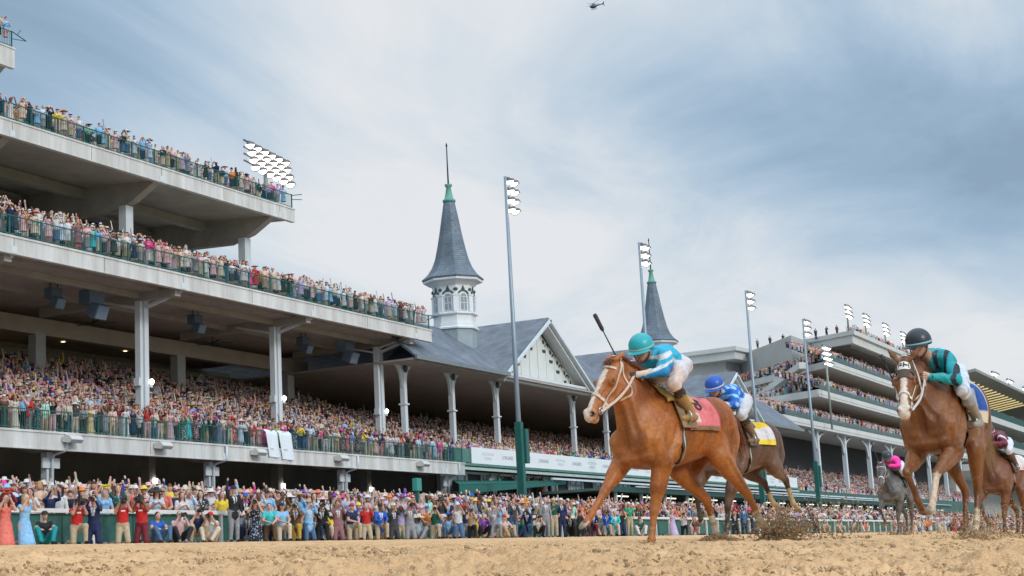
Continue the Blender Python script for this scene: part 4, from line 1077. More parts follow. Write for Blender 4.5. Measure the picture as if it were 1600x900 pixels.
        pt = K - kx[2] * .055 - kx[0] * .055            # point of the hock
        B.ell(K, (.052, .043, .07), .02, LEG, ax=kx)
        B.cone(pt, K - kx[0] * .02 + kx[2] * .06, .026, .026, .02, LEG)
        B.cone(lerp(ST, K, .45) - ax[0] * .055, pt, .032, .020, .025, LEG)
        B.cone(K, Fk, .039, .031, .02, LEG)
        B.cone(K - kx[0] * .028 + kx[2] * .05, Fk - kx[0] * .026, .017, .017, .012, LEG)
        B.ell(Fk, (.042, .039, .045), .015, LEG, ax=kx)
        B.ell(Fk - kx[0] * .028, (.022, .026, .03), .015, LEG, ax=kx)
        B.cone(Fk, C, .032, .040, .02, LEG)
    # creases: shoulder, triceps, jugular, breastbone, flank, thigh and forearm
    def crease(pts, r=.013, k=.034, n=9, depth=.007):
        P = spline(pts, n); P = B.project(P, depth)
        for a, b in zip(P[:-1], P[1:]): GR.append((a, b, r * .8, k * 1.25))
    GR = []
    for s in (-1, 1):
        crease([(.06, .22 * s, 1.56), (.26, .27 * s, 1.36), (.42, .25 * s, 1.16), (.40, .24 * s, 1.00)], .016, .045)
        crease([(-.14, .34 * s, 1.42), (-.08, .34 * s, 1.20), (.03, .32 * s, .98)], .014, .04)
        crease([(.03, .32 * s, 1.30), (.12, .32 * s, 1.14), (.20, .30 * s, 1.00)], .010, .03)
        crease([H(.22, .10 * s, -.24), lerp(H(.22, .10 * s, -.24), (.50, .16 * s, 1.18), .5), (.52, .16 * s, 1.20)], .014, .045)
        crease([(.56, .02 * s, 1.01), (.53, .12 * s, .985), (.44, .23 * s, 1.03)], .013, .035)
        crease([(-.50, .30 * s, 1.44), (-.47, .30 * s, 1.22), (-.40, .26 * s, 1.02)], .014, .05)
        crease([(-.80, .32 * s, 1.42), (-.84, .30 * s, 1.18), (-.80, .28 * s, 1.00)], .011, .035)
        crease([H(.10, .14 * s, -.10), H(.24, .13 * s, -.15), H(.34, .10 * s, -.13)], .007, .022)
        crease([H(.02, .10 * s, -.16), H(.10, .13 * s, -.25), H(.20, .10 * s, -.29)], .010, .03)
        crease([H(.30, .09 * s, -.04), H(.42, .07 * s, -.045)], .007, .022)
    crease([(.62, 0, 1.26), (.62, 0, 1.12), (.56, 0, .98)], .016, .04)
    for lg in ps['fore']:
        s = lg['s']; E, K = np.array(lg['j'][0]), np.array(lg['j'][1]); ax = limb_axes(E, K)
        crease([lerp(E, K, .0) + ax[1] * .12 * s, lerp(E, K, .35) + ax[1] * .12 * s - ax[0] * .02, lerp(E, K, .8) + ax[1] * .1 * s - ax[0] * .01], .009, .026)
        crease([lerp(E, K, .05) + ax[0] * .12 + ax[1] * .03 * s, lerp(E, K, .5) + ax[0] * .12 + ax[1] * .03 * s], .008, .024)
    for lg in ps['hind']:
        s = lg['s']; E, K = np.array(lg['j'][0]), np.array(lg['j'][1]); ax = limb_axes(E, K)
        crease([E + ax[1] * .16 * s - ax[0] * .02, lerp(E, K, .4) + ax[1] * .14 * s - ax[0] * .03, lerp(E, K, .85) + ax[1] * .1 * s - ax[0] * .03], .010, .03)
    for a, b, r, k in GR: B.cone(a, b, r, r, k, TRUNK, sub=True)
    # hollows: nostrils and mouth
    for s in (-1, 1):
        B.ell(H(.562, .046 * s, -.034), (.026, .016, .018), .006, HEAD, ax=(hd, hl, hn), sub=True)
        B.cone(H(.475, .062 * s, -.108), H(.605, .035 * s, -.103), .005, .006, .008, HEAD, sub=True)
    return B

def hoof_mesh(Fk, C, T, mb):
    """a hoof: sloping wall from the coronet C to the toe T, flat sole, open heel"""
    Fk, C, T = [np.array(q, float) for q in (Fk, C, T)]
    fw = unit(T - C); dn = unit(C - Fk)
    sd = np.array((0, 1.0, 0)); sd = unit(sd - fw * (sd @ fw))
    up = unit(np.cross(sd, fw)); up = up if up @ (Fk - C) > 0 else -up
    # local frame: wall axis w (down the wall), forward f (sole plane)
    w = unit(dn * .5 + fw * .55); f = unit(fw - up * .25)
    L_ = np.linalg.norm(T - C)
    rings = [(0.0, .039, .039), (.25, .045, .044), (.6, .052, .050), (1.0, .060, .057)]
    V = []; n = 20
    solec = lerp(C, T, .75) - f * .045
    for t, rx, ry in rings:
        c = lerp(C, solec, t)
        for k in range(n):
            a = 2 * math.pi * k / n; x = math.cos(a); y = math.sin(a)
            if x < 0: x *= .78
            V.append(c + f * rx * x * (1.15 if t > .5 else 1.0) + sd * ry * y)
    F = [(i * n + k, i * n + (k + 1) % n, (i + 1) * n + (k + 1) % n, (i + 1) * n + k) for i in range(3) for k in range(n)]
    F += [list(range(n)), list(range(3 * n, 4 * n))]
    mb.add(V, F, True)

def mixc(c, d, w): return c * (1 - w[:, None]) + np.array(d) * w[:, None]

def coat_colours(V, T, ps, c):
    hp, hd, hl, hn = ps['hf']
    X = (V - hp) / ps.get('hs', 1.0); d, l, n = X @ hd, X @ hl, X @ hn
    isH = (T == HEAD) | (T == EAR)
    C = np.tile(np.array(c['coat']), (len(V), 1))
    nz = vnoise(V, 5, 3); C = mixc(C, c['coat2'], sstep(.40, .75, nz) * .8)
    C = mixc(C, c['light'], sstep(.45, .8, vnoise(V, 3.2, 5)) * .45)
    # sweat darkens the neck, breast and flanks in patches
    sw = sstep(.45, .68, vnoise(V * (1, 1, .6), 6.5, 21)) * ((T == NECK) | (T == TRUNK)); C = mixc(C, np.array(c['coat2']) * .72, sw * .55)
    # darker points: lower legs
    if c.get('points') is not None:
        for lg in ps['fore'] + ps['hind']:
            K = np.array(lg['j'][1]); Fk = np.array(lg['j'][2]); Cc = np.array(lg['j'][3]); ab = Fk - K; t = ((V - K) @ ab) / (ab @ ab)
            r = np.linalg.norm(V - (K + np.clip(t, 0, 1.6)[:, None] * ab), axis=1)
            C = mixc(C, c['points'], ((T == LEG) & (r < .10)) * sstep(-.5, .25, t) * c.get('pointw', .85))
    # socks
    for lg in ps['fore'] + ps['hind']:
        sk = lg.get('sock')
        if sk is None: continue
        K, Fk, Cc = [np.array(q, float) for q in lg['j'][1:4]]; ab = Fk - K; t = ((V - K) @ ab) / (ab @ ab)
        r = np.linalg.norm(V - (K + np.clip(t, 0, 1.7)[:, None] * ab), axis=1)
        m = (T == LEG) & (r < .13)
        edge = sk[0] + (vnoise(V, 26, 8) - .5) * .12
        w = m * sstep(-.03, .03, t - edge)
        cc = np.tile(np.array(sk[1]), (len(V), 1))
        if len(sk) > 2: cc = mixc(cc, sk[2], (np.sin(t * sk[3]) > .35) * .8)       # bandage rings and mud
        C = C * (1 - w[:, None]) + cc * w[:, None]
    # muzzle skin
    mz = isH * sstep(.49, .58, d + (vnoise(V, 30, 2) - .5) * .05)
    C = mixc(C, c['muzzle'], mz * .75)
    # nostrils and mouth are dark inside
    for s in (-1, 1):
        q = ((d - .562) / .026) ** 2 + ((l - .048 * s) / .019) ** 2 + ((n + .036) / .018) ** 2
        C = mixc(C, (.035, .018, .015), isH * sstep(1.5, .8, q))
    q = np.abs(n + .106); C = mixc(C, (.10, .05, .04), isH * (d > .49) * (np.abs(l) > .022) * sstep(.011, .005, q) * .7)
    # white face marking
    bz = c.get('blaze')
    if bz is not None:
        w = np.interp(d, bz[0], bz[1]); ctr = np.interp(d, bz[0], bz[2])
        ww = isH * (n > -.075) * sstep(.006, -.006, np.abs(l - ctr) + (vnoise(V, 40, 6) - .5) * .022 - w)
        C = mixc(C, (.62, .50, .40), ww)
    # inside of the ears
    ei = (T == EAR) * sstep(.0, .012, n - np.interp(d, [-.16, 0], [0.0, 0.0]) - .004)
    C = mixc(C, np.array(c['coat']) * .55, ei * .7)
    if c.get('dapple') is not None:
        w = sstep(.50, .72, vnoise(V, 15, 9)) * (T == TRUNK); C = mixc(C, c['dapple'], w * .5)
    # splashed dirt on the lower half
    w = sstep(.58, .76, vnoise(V, 46, 4) * .6 + vnoise(V, 9, 14) * .4) * sstep(1.35, .35, V[:, 2]) * c.get('dirt', .60)
    return mixc(C, (.30, .20, .11), w)

def strands(roots, dirs, length, width, n_seg, wob, seed, droop=0.35, taper=True):
    """locks of hair: each a thin tapering blade with its own bend"""
    r = random.Random(seed); V = []; F = []
    for p, d in zip(roots, dirs):
        p = np.array(p, float); d = unit(d); L_ = length * r.uniform(.6, 1.15)
        s = unit(np.cross(d, (r.uniform(-1, 1), r.uniform(-1, 1), r.uniform(-.3, 1)))); base = len(V)
        bend = np.array((r.uniform(-1, 1), r.uniform(-1, 1), r.uniform(-1, 1))) * wob
        for i in range(n_seg + 1):
            t = i / n_seg; q = p + d * L_ * t + bend * L_ * t * t + np.array((0, 0, -1)) * droop * L_ * t * t
            w = width * (1 - t * .93 if taper else 1) * r.uniform(.85, 1.1); nn = unit(np.cross(d, s)) * w * .3
            V += [q - s * w / 2, q + nn, q + s * w / 2, q - nn]
        for i in range(n_seg):
            a = base + i * 4
            for k in range(4): F.append((a + k, a + (k + 1) % 4, a + 4 + (k + 1) % 4, a + 4 + k))
    return np.array(V), np.array(F)

def cast(B, o, d, off, start=.75):
    """walk from outside along -d to the body's surface"""
    P = np.array(o, float) + np.array(d, float) * start
    for _ in range(26): P = P - np.array(d) * np.maximum(B.eval(P) - off, -.02)[:, None] * .75
    return P
def cloth_patch(B, x0, x1, a0, a1, nx, na, off=.014, zc=1.33, flare=0.0, th=.008, wave=0.0, shear=0.0, trim=None):
    """cloth laid over the back: x0..x1 along, a0..a1 degrees from straight up (left positive)"""
    O = []; D = []; UV = []
    for i in range(nx):
        for j in range(na):
            u, v = i / (nx - 1), j / (na - 1); a = R(a0 + (a1 - a0) * v)
            xx = x0 + (x1 - x0) * u + shear * math.sin(abs(a)) ** 2
            O.append((xx, 0, zc)); D.append((0, math.sin(a), math.cos(a))); UV.append((u, v))
    O = np.array(O); D = np.array(D); UV = np.array(UV)
    P = cast(B, O, D, off); N_ = B.normal(P)
    am = np.abs(a0 + (a1 - a0) * UV[:, 1])
    k = sstep(70, 130, am) * flare
    if wave: k = k + wave * np.sin(UV[:, 0] * 17 + am * .05) * sstep(40, 120, am) + wave * .6 * np.sin(UV[:, 0] * 41 + 1)
    P = P + N_ * k[:, None]
    Q = P + N_ * th
    n = nx * na; V = np.concatenate([P, Q]); F = []
    for i in range(nx - 1):
        for j in range(na - 1):
            a = i * na + j; b = a + na
            F.append((a, a + 1, b + 1, b)); F.append((n + a, n + b, n + b + 1, n + a + 1))
    for i in range(nx - 1):
        for j in (0, na - 1):
            a = i * na + j; b = a + na; F.append((a, b, n + b, n + a))
    for j in range(na - 1):
        for i in (0, nx - 1):
            a = i * na + j; F.append((a, a + 1, n + a + 1, n + a))
    return V, F, np.concatenate([UV, UV]), N_

def strap(B, pts, w, th=.006, n=40, off=.004):
    P = B.project(spline(pts, n), off); P = B.project(relax_line(P), off); return ribbon(P, B.normal(P), w, th)
def relax_line(P):
    Q = P.copy()
    for _ in range(3): Q[1:-1] = Q[1:-1] * .5 + (Q[:-2] + Q[2:]) * .25
    return Q

def build_horse(name, label, O, heading, ps, c, vox=.013, tack=None, locks=1.0):
    root = empty('racehorse', O, 0.0)
    a = R(heading); fwd = Vector((-math.cos(a), math.sin(a), 0)); lf = Vector((0, 0, 1)).cross(fwd)
    bw = ps.get('build', 1.0)                        # a narrower or broader horse
    root.matrix_world = Matrix(((fwd.x, lf.x * bw, 0, O[0]), (fwd.y, lf.y * bw, 0, O[1]), (fwd.z, lf.z * bw, 1, O[2]), (0, 0, 0, 1)))
    tag(root, label, 'horse', 'racehorses on the track')
    B = horse_body(ps)
    V, F = B.mesh(vox); V = relax(V, F, 1, .4); T = B.tags(V)
    me = np_mesh('body', V, F, coat_colours(V, T, ps, c), True)
    link('body', me, vmat('coat', rough=.42, spec=.30, noise=.22, nscale=30, sheen=0, bump=.20, bscale=20), root)
    hp, hd, hl, hn = ps['hf']; hs = ps.get('hs', 1.0); H = lambda d, l, n: hp + (hd * d + hl * l + hn * n) * hs
    for lg in ps['fore'] + ps['hind']:
        mb = MB(); hoof_mesh(*lg['j'][2:5], mb); mb.build('hoof', mat('hoof_horn', lg.get('hoofc', (.33, .25, .18)), .5, var=.4, vscale=30) if lg.get('hoofc') is None else mat('hoof_pale', lg['hoofc'], .5, var=.3, vscale=30), root)
    for s in (-1, 1):
        mb = MB(); e = H(.208, .097 * s, -.050)
        mb.lathe([(.001, .021), (.011, .018), (.018, .010), (.021, 0), (.018, -.01), (.001, -.02)], e, 14)
        mb.build('eye', mat('eye', (.012, .006, .004), .06), root)
        mb = MB(); up = [H(.185, .106 * s, -.047), H(.203, .114 * s, -.030), H(.228, .109 * s, -.045)]
        mb.tube(spline(up, 7), [.003, .005, .006, .006, .006, .005, .003], 6); mb.build('eyelid', mat('eyelid' + name, tuple(np.array(c['coat']) * .45), .5), root)
    # mane, forelock and tail
    r = random.Random(sum(map(ord, name))); rt, dr = [], []
    cr = H(-.02, 0, -.05); cm = lerp((.08, 0, 1.56), cr, .5) + np.array((0, 0, .055))
    line = spline([(.02, 0, 1.61), cm + np.array((-.02, 0, .055)), cr - hd * .0 + hn * .04 - unit(hd) * .03], 60)
    for _ in range(int(330 * locks)):
        p = line[r.randrange(60)] + np.array((r.uniform(-.02, .02), r.uniform(-.018, .018), 0)); rt.append(p)
        dr.append((r.uniform(-1.0, -.35), r.choice((-1, 1, 1)) * r.uniform(.15, .8), r.uniform(.05, .75)))
    rt = B.project(rt, -.006)
    V, F = strands(rt, dr, c.get('mane_len', .17), .016, 5, .30, 11, .75)
    link('mane', np_mesh('mane', V, F), mat('hair' + name, c['mane'], .5, var=.5, vscale=40), root)
    rt, dr = [], []
    for _ in range(int(70 * locks * c.get('forelock', 1))):
        p = H(r.uniform(-.02, .03), r.uniform(-.035, .035), .0); rt.append(p)
        dr.append(hd * r.uniform(.1, .8) + hl * r.uniform(-.9, .9) + hn * r.uniform(.3, .8))
    if rt:
        rt = B.project(rt, -.004)
        V, F = strands(rt, dr, .095, .012, 5, .35, 12, .5)
        link('forelock', np_mesh('forelock', V, F), MATS['hair' + name], root)
    rt, dr = [], []
    for _ in range(int(260 * locks)):
        u = r.random(); p = lerp((-1.02, 0, 1.47), (-1.22, 0, 1.42), u) + np.array((0, r.uniform(-.03, .03), r.uniform(-.03, .02))); rt.append(p)
        dr.append((-1.0, r.uniform(-.10, .10) + ps.get('tail_y', 0), r.uniform(-.75, -.25)))
    V, F = strands(rt, dr, ps.get('tail_len', .55), .018, 9, .16, 13, ps.get('tail_droop', .9))
    link('tail', np_mesh('tail', V, F), mat('tailhair' + name, c.get('tail', c['mane']), .5, var=.5, vscale=30), root)
    if tack: build_tack(root, B, ps, tack, name)
    return root, B

def build_tack(root, B, ps, k, name):
    hp, hd, hl, hn = ps['hf']; hs = ps.get('hs', 1.0); H = lambda d, l, n: hp + (hd * d + hl * l + hn * n) * hs
    lm = mat('strap' + name, k['strap'], .45, var=.25, vscale=30)
    br = MB(); W = .026
    def st(pts, w=W, mb=br, n=36): V, F = strap(B, pts, w, .007, n, .003); mb.add(V, F)
    # noseband, headpiece, browband, cheekpieces, throat lash
    st([H(.37, 0, .05), H(.385, .075, -.05), H(.40, .06, -.15), H(.40, 0, -.20), H(.40, -.06, -.15), H(.385, -.075, -.05), H(.37, 0, .05)], .030, n=60)
    for s in (-1, 1):
        st([H(-.045, 0, .0), H(-.02, .095 * s, -.06), H(.16, .12 * s, -.105), H(.33, .085 * s, -.11), H(.475, .062 * s, -.105)], .024)
        st([H(-.02, .095 * s, -.07), H(.09, .11 * s, -.15), H(.15, .06 * s, -.27), H(.17, 0, -.30)], .018)
        st([H(.40, .07 * s, -.10), H(.47, .06 * s, -.12)], .016)
    if k.get('browband', True): st([H(.075, .09, -.04), H(.085, .05, .02), H(.085, 0, .04), H(.085, -.05, .02), H(.075, -.09, -.04)], .024)
    br.build('bridle', lm, root)
    bt = MB()
    for s in (-1, 1):
        c = B.project([H(.482, .07 * s, -.106)], .012)[0]; n = B.normal([c])[0]; u = unit(np.cross(n, (0, 0, 1))); v = np.cross(n, u)
        bt.tube([c + u * .034 * math.cos(t) + v * .034 * math.sin(t) for t in np.linspace(0, 2 * math.pi, 18)], .0055, 6)
    bt.tube([H(.485, .07, -.105), H(.485, -.07, -.105)], .007, 6)
    bt.build('bit', mat('bit_steel', (.55, .55, .56), .25, .9), root)
    # saddle cloth, numbered panel, saddle, girth
    V, F, UV, N_ = cloth_patch(B, *k['cloth'], -k.get('drop', 98), k.get('drop', 98), 30, 60, .012, flare=k.get('flare', .02), wave=.006, shear=k.get('shear', -.08))
    am = np.abs(UV[:, 1] - .5) * 2; C = np.tile(np.array(k['cloth_c']), (len(V), 1))
    if k.get('band') is not None: C[am > k.get('band_at', .84)] = k['band']
    if k.get('edge') is not None: C[(UV[:, 0] < .06) | (UV[:, 0] > .94)] = k['edge']
    if k.get('panel') is not None: C[(am > k['panel'][0]) & (am < k['panel'][1]) & (UV[:, 0] > k['panel'][2]) & (UV[:, 0] < k['panel'][3])] = k['panel'][4]
    me = np_mesh('saddle_cloth', V, F, C); sc = link('saddle_cloth', me, vmat('cloth', rough=.75, spec=.25, noise=.12, nscale=25), root)
    if k.get('number'):
        tx = text_mesh(k['number'], k.get('num_size', .20), .002)
        x0, ang = k['num_at']; a = R(ang)
        o = np.array([(x0, 0, 1.33)]); d = np.array([(0, math.sin(a), math.cos(a))])
        P = cast(B, o, d, .03)[0]; n = B.normal([P])[0]; fx = unit(np.array((-1, 0, 0)) - n * (-n[0])); fy = np.cross(n, fx)
        v = np.array([q.co[:] for q in tx.vertices]); W_ = P + v[:, :1] * fx + v[:, 1:2] * fy
        off = np.where(v[:, 2] > 0, .0245, .0215); W_ = B.project(W_, 0.0) ; W_ = W_ + B.normal(W_) * (off + .006)[:, None]
        tx.vertices.foreach_set('co', W_.astype(np.float32).ravel()); link('cloth_number', tx, mat('number_black', (.02, .02, .022), .7), sc)
    V, F, UV, N_ = cloth_patch(B, k['cloth'][0] + .10, k['cloth'][0] - .30, -48, 48, 18, 30, .024, flare=0, th=.03)
    sd = link('saddle', np_mesh('saddle', V, F), mat('saddle' + name, k['saddle'], .5, var=.3, vscale=18), root)
    for s in (-1, 1):
        V, F, UV, N_ = cloth_patch(B, k['cloth'][0] + .05, k['cloth'][0] - .20, 40 * s, 104 * s, 14, 20, .028, flare=.03, th=.008, wave=.006, shear=k.get('flap_shear', -.02))
        link('saddle_flap', np_mesh('saddle_flap', V, F), mat('flap' + name, k['flap'], .55, var=.35, vscale=14), sd)
    gx = k['cloth'][0] - .04
    O_ = []; D_ = []
    for t in np.linspace(88, 272, 50):
        O_.append((gx + .10 * (abs(t - 180) / 92 - 1) * -1 * .6, 0, 1.25)); D_.append((0, math.sin(R(t)), math.cos(R(t))))
    P = cast(B, np.array(O_), np.array(D_), .006); N_ = B.normal(P)
    V, F = ribbon(P, N_, .10, .010); V2, F2 = ribbon(P + N_ * .011, N_, .022, .004)
    g = link('girth', np_mesh('girth', V, F), mat('girth' + name, k['girth'], .7, var=.3, vscale=20), root)
    link('girth_stripe', np_mesh('girth_stripe', V2, F2), mat('girthline' + name, k.get('girth_line', (.5, .45, .36)), .7), g)

# ---------------------------------------------------------------- jockeys
SILK, SLEEVE, PANTS, BOOT, SKIN, TOP = 0, 1, 2, 3, 4, 5
def fist(mb_body, w, e, grip):
    """a gloved hand closed round a rein: palm, four bent fingers of unequal length and a thumb across them"""
    w, e, g = np.array(w, float), np.array(e, float), unit(grip)
    d = unit(w - e); s = unit(g - d * (g @ d)); n = np.cross(d, s)      # along the hand, across the knuckles, palm normal
    Bh = mb_body
    Bh.cone(w - d * .015, w + d * .02, .029, .030, .02)
    Bh.ell(w + d * .045, (.042, .038, .021), .015, ax=(d, s, n))
    for i, (o, ln) in enumerate(((-.029, .030), (-.010, .035), (.010, .034), (.028, .027))):
        k0 = w + d * .075 + s * o + n * .004; k1 = k0 + d * .012 - n * ln; k2 = k1 - d * .030 - n * .006
        Bh.cone(w + d * .05 + s * o, k0, .0105, .0105, .006); Bh.cone(k0, k1, .0105, .0095, .004); Bh.cone(k1, k2, .0095, .0085, .004)
    t0 = w + d * .025 - s * .034; t1 = w + d * .055 - s * .040 - n * .016; t2 = t1 + d * .020 + s * .024 - n * .012
    Bh.cone(t0, t1, .013, .011, .008); Bh.cone(t1, t2, .011, .009, .004)

def build_jockey(label, horse, HB, j, k, vox=.011, name='jk'):
    """j: joints in the horse's own frame; k: colours"""
    root = empty('person'); root.matrix_world = Matrix.LocRotScale(horse.matrix_world.to_translation(), horse.matrix_world.to_quaternion(), (1, 1, 1))
    tag(root, label, 'person', 'jockeys in the race')
    B = Body(); Y = (0, 1, 0)
    hip, sh, hd_ = np.array(j['hip']), np.array(j['sh']), np.array(j['head'])
    ax = unit(sh - hip); up = unit(np.cross(ax, Y) * -1); up = up if up[2] > 0 else -up
    B.ell(hip, (.125, .145, .112), .05, PANTS, ax=(ax, Y, up))
    B.ell(hip - ax * .045 - up * .01, (.10, .14, .11), .05, PANTS, ax=(ax, Y, up))
    B.cone(hip + ax * .08, lerp(hip, sh, .55) + up * .03, .118, .135, .06, SILK, Y, 1.12)
    B.cone(lerp(hip, sh, .5) + up * .03, sh - ax * .03, .142, .126, .06, SILK, Y, 1.32)
    B.both('ell', sh + np.array((-.02, .15, -.005)), (.08, .07, .075), .05, SILK)
    B.cone(sh + ax * .04, lerp(sh, hd_, .75), .062, .055, .04, SKIN)
    fy, fp = R(j.get('face_yaw', 8)), R(j.get('face_pitch', 12))
    fd = np.array((math.cos(fy) * math.cos(fp), math.sin(fy) * math.cos(fp), -math.sin(fp))); fl = np.array((-math.sin(fy), math.cos(fy), 0)); fu = np.cross(fd, fl)
    Hd = lambda a, b, c: hd_ + fd * a + fl * b + fu * c
    B.ell(hd_, (.097, .076, .105), .02, SKIN, ax=(fd, fl, fu))
    B.ell(Hd(.035, 0, -.06), (.058, .056, .062), .03, SKIN, ax=(fd, fl, fu))
    B.ell(Hd(.070, 0, -.098), (.026, .028, .022), .02, SKIN, ax=(fd, fl, fu))
    B.cone(Hd(.092, 0, -.012), Hd(.116, 0, -.045), .009, .015, .012, SKIN)
    B.cone(Hd(.092, -.02, -.078), Hd(.092, .02, -.078), .008, .008, .01, SKIN)
    for s in (-1, 1):
        B.ell(Hd(-.012, .077 * s, -.028), (.022, .009, .032), .008, SKIN, ax=(fd, fl, fu))
        sp = sh + np.array((-.01, .17 * s, -.01)); el = np.array(j['elb']) * (1, s, 1) if s > 0 or 'elbR' not in j else np.array(j['elbR']); wr = np.array(j['hand']) * (1, s, 1) if s > 0 or 'handR' not in j else np.array(j['handR'])
        B.cone(sp, lerp(sp, el, .5), .074, .074, .04, SLEEVE); B.cone(lerp(sp, el, .5), el, .074, .058, .03, SLEEVE)
        B.cone(el, lerp(el, wr, .45), .052, .048, .025, SLEEVE); B.cone(lerp(el, wr, .45), wr - unit(wr - el) * .03, .048, .032, .02, SLEEVE)
        kn = np.array(j['knee']) * (1, s, 1); an = np.array(j['ank']) * (1, s, 1); to = np.array(j['toe']) * (1, s, 1); he = np.array(j['heel']) * (1, s, 1)
        hj = hip + np.array((.0, .105 * s, -.02))
        B.cone(hj, lerp(hj, kn, .5), .105, .088, .05, PANTS); B.cone(lerp(hj, kn, .5), kn, .088, .064, .03, PANTS)
        B.cone(kn, lerp(kn, an, .12), .066, .062, .03, PANTS)
        B.cone(lerp(kn, an, .12), lerp(kn, an, .42), .058, .060, .02, TOP)
        B.cone(lerp(kn, an, .42), an, .060, .041, .02, BOOT)
        B.cone(he, lerp(he, to, .4) + np.array((0, 0, .012)), .036, .040, .02, BOOT); B.cone(lerp(he, to, .4), to, .040, .030, .02, BOOT); B.cone(an, lerp(he, to, .25), .042, .042, .02, BOOT)
    V, F = B.mesh(vox); V = relax(V, F, 1, .3); T = B.tags(V)
    # cloth folds
    nn = B.normal(V); cl = (T != SKIN) & (T != BOOT)
    V = V + nn * (cl * (vnoise(V * np.array((1, 1.6, 1)), 13, 2) - .5) * .026)[:, None]
    C = np.zeros((len(V), 3)); X = V - hip; u = X @ ax / np.linalg.norm(sh - hip); v = X @ up; w = V[:, 1]
    info = dict(V=V, T=T, u=u, v=v, w=w, hip=hip, sh=sh, j=j)
    C[T == SILK] = k['silk']; C[T == SLEEVE] = k['silk']; C[T == PANTS] = k['pants']; C[T == BOOT] = k['boot']; C[T == TOP] = k['top']; C[T == SKIN] = k.get('skin', (.48, .25, .17))
    if 'pattern' in k: k['pattern'](C, info)
    C = mixc(C, (.32, .22, .13), sstep(.66, .82, vnoise(V, 38, 7)) * .35 * (T != SKIN))
    link('body', np_mesh('body', V, F, C, True), vmat('jockey_cloth', rough=.55, spec=.35, noise=.10, nscale=30, bump=.1, bscale=70), root)
    # lips, brows
    mb = MB(); mb.tube(spline([Hd(.112, -.026, -.080), Hd(.124, 0, -.078), Hd(.112, .026, -.080)], 7), [.002, .005, .006, .006, .006, .005, .002], 6)
    mb.build('mouth', mat('lips', (.30, .11, .09), .5), root)
    # helmet with brim, band and chin strap
    hb = MB(); prof = [(.001, .150)] + [(.122 * math.cos(R(t)), .030 + .120 * math.sin(R(t))) for t in (75, 60, 45, 30, 15, 0)] + [(.123, .0), (.118, -.012), (.108, -.008), (.106, .02)]
    tilt = np.array((fd * 1.17, fl * 1.03, fu * 1.06)); hb.lathe(prof, hd_ - fd * .006, 28, True, axis=tilt)
    hm = hb.build('helmet', mat('helmet' + name, k['helmet'], .35, var=.10, vscale=25), root)
    bd = MB(); bd.lathe([(.1225, .004), (.1255, .004), (.1255, .022), (.1225, .022)], hd_ - fd * .006, 28, True, axis=tilt); bd.build('helmet_band', mat('hband' + name, k.get('band', k['helmet']), .5), hm)
    pk = MB(); V_ = []
    for t in np.linspace(-62, 62, 15):
        c_, s_ = math.cos(R(t)), math.sin(R(t))
        for rr, zz in ((.116, .008), (.116 + .042 * c_ ** .7, -.010), (.116 + .042 * c_ ** .7, -.016), (.116, .0)): V_.append(hd_ + tilt[0] * rr * c_ + tilt[1] * rr * s_ + tilt[2] * zz)
    pk.add(V_, [(i * 4 + a, i * 4 + (a + 1) % 4, i * 4 + 4 + (a + 1) % 4, i * 4 + 4 + a) for i in range(14) for a in range(4)] + [(0, 1, 2, 3), (56, 59, 58, 57)]); pk.build('helmet_peak', MATS['helmet' + name], hm)
    cs = MB(); cs.tube(spline([Hd(.0, .088, .01), Hd(.03, .080, -.07), Hd(.065, .03, -.125), Hd(.065, -.03, -.125), Hd(.03, -.080, -.07), Hd(.0, -.088, .01)], 24), .007, 6); cs.build('chin_strap', mat('black_web', (.02, .02, .02), .6), hm)
    # goggles
    gg = MB()
    P = [B.project([Hd(.09, .085 * math.sin(R(t)), -.012 - .004 * math.cos(R(t)))], .006)[0] for t in np.linspace(-88, 88, 19)]
    gv, gf = ribbon(P, B.normal(P), .042, .012); gg.add(gv, gf); gg.build('goggles', mat('goggles' + name, k.get('goggles', (.10, .07, .05)), .12), root)
    # hands
    for s in (1, -1):
        el = np.array(j['elb']) * (1, s, 1) if s > 0 or 'elbR' not in j else np.array(j['elbR']); wr = np.array(j['hand']) * (1, s, 1) if s > 0 or 'handR' not in j else np.array(j['handR'])
        Bh = Body(); fist(Bh, wr - unit(wr - el) * .045, el, j.get('grip', (.1, .35 * s, .9)))
        V, F = Bh.mesh(.0065); link('glove', np_mesh('glove', V, F, smooth=True), mat('glove' + name, k['glove'], .6, var=.3, vscale=40), root)
    return root, B
def build_stirrups(horse, j, name):
    for s in (1, -1):
        he, to = np.array(j['heel']) * (1, s, 1), np.array(j['toe']) * (1, s, 1); c = lerp(he, to, .62); f = unit(to - he); sd = np.array((0, 1.0, 0)); u = np.cross(f, sd); u = u if u[2] > 0 else -u
        mb = MB(); P = [c + sd * .056 * math.cos(t) + u * (.012 + .066 * math.sin(t)) for t in np.linspace(0, math.pi, 11)]; mb.tube([c - sd * .056 - u * .036] + P[::-1] + [c + sd * .056 - u * .036, c - sd * .056 - u * .036], .0065, 6)
        o = mb.build('stirrup', mat('bit_steel', (.55, .55, .56), .25, .9), horse)
        a = c + u * .08; b = np.array((j['knee'][0] - .13, .20 * s, j['knee'][2] - .10)); d = b - a; mb = MB(); mb.bar(a, b, .006, .028, up=(1, 0, 0)); mb.build('stirrup_leather', mat('flap' + name, (.2, .12, .06), .6), o)
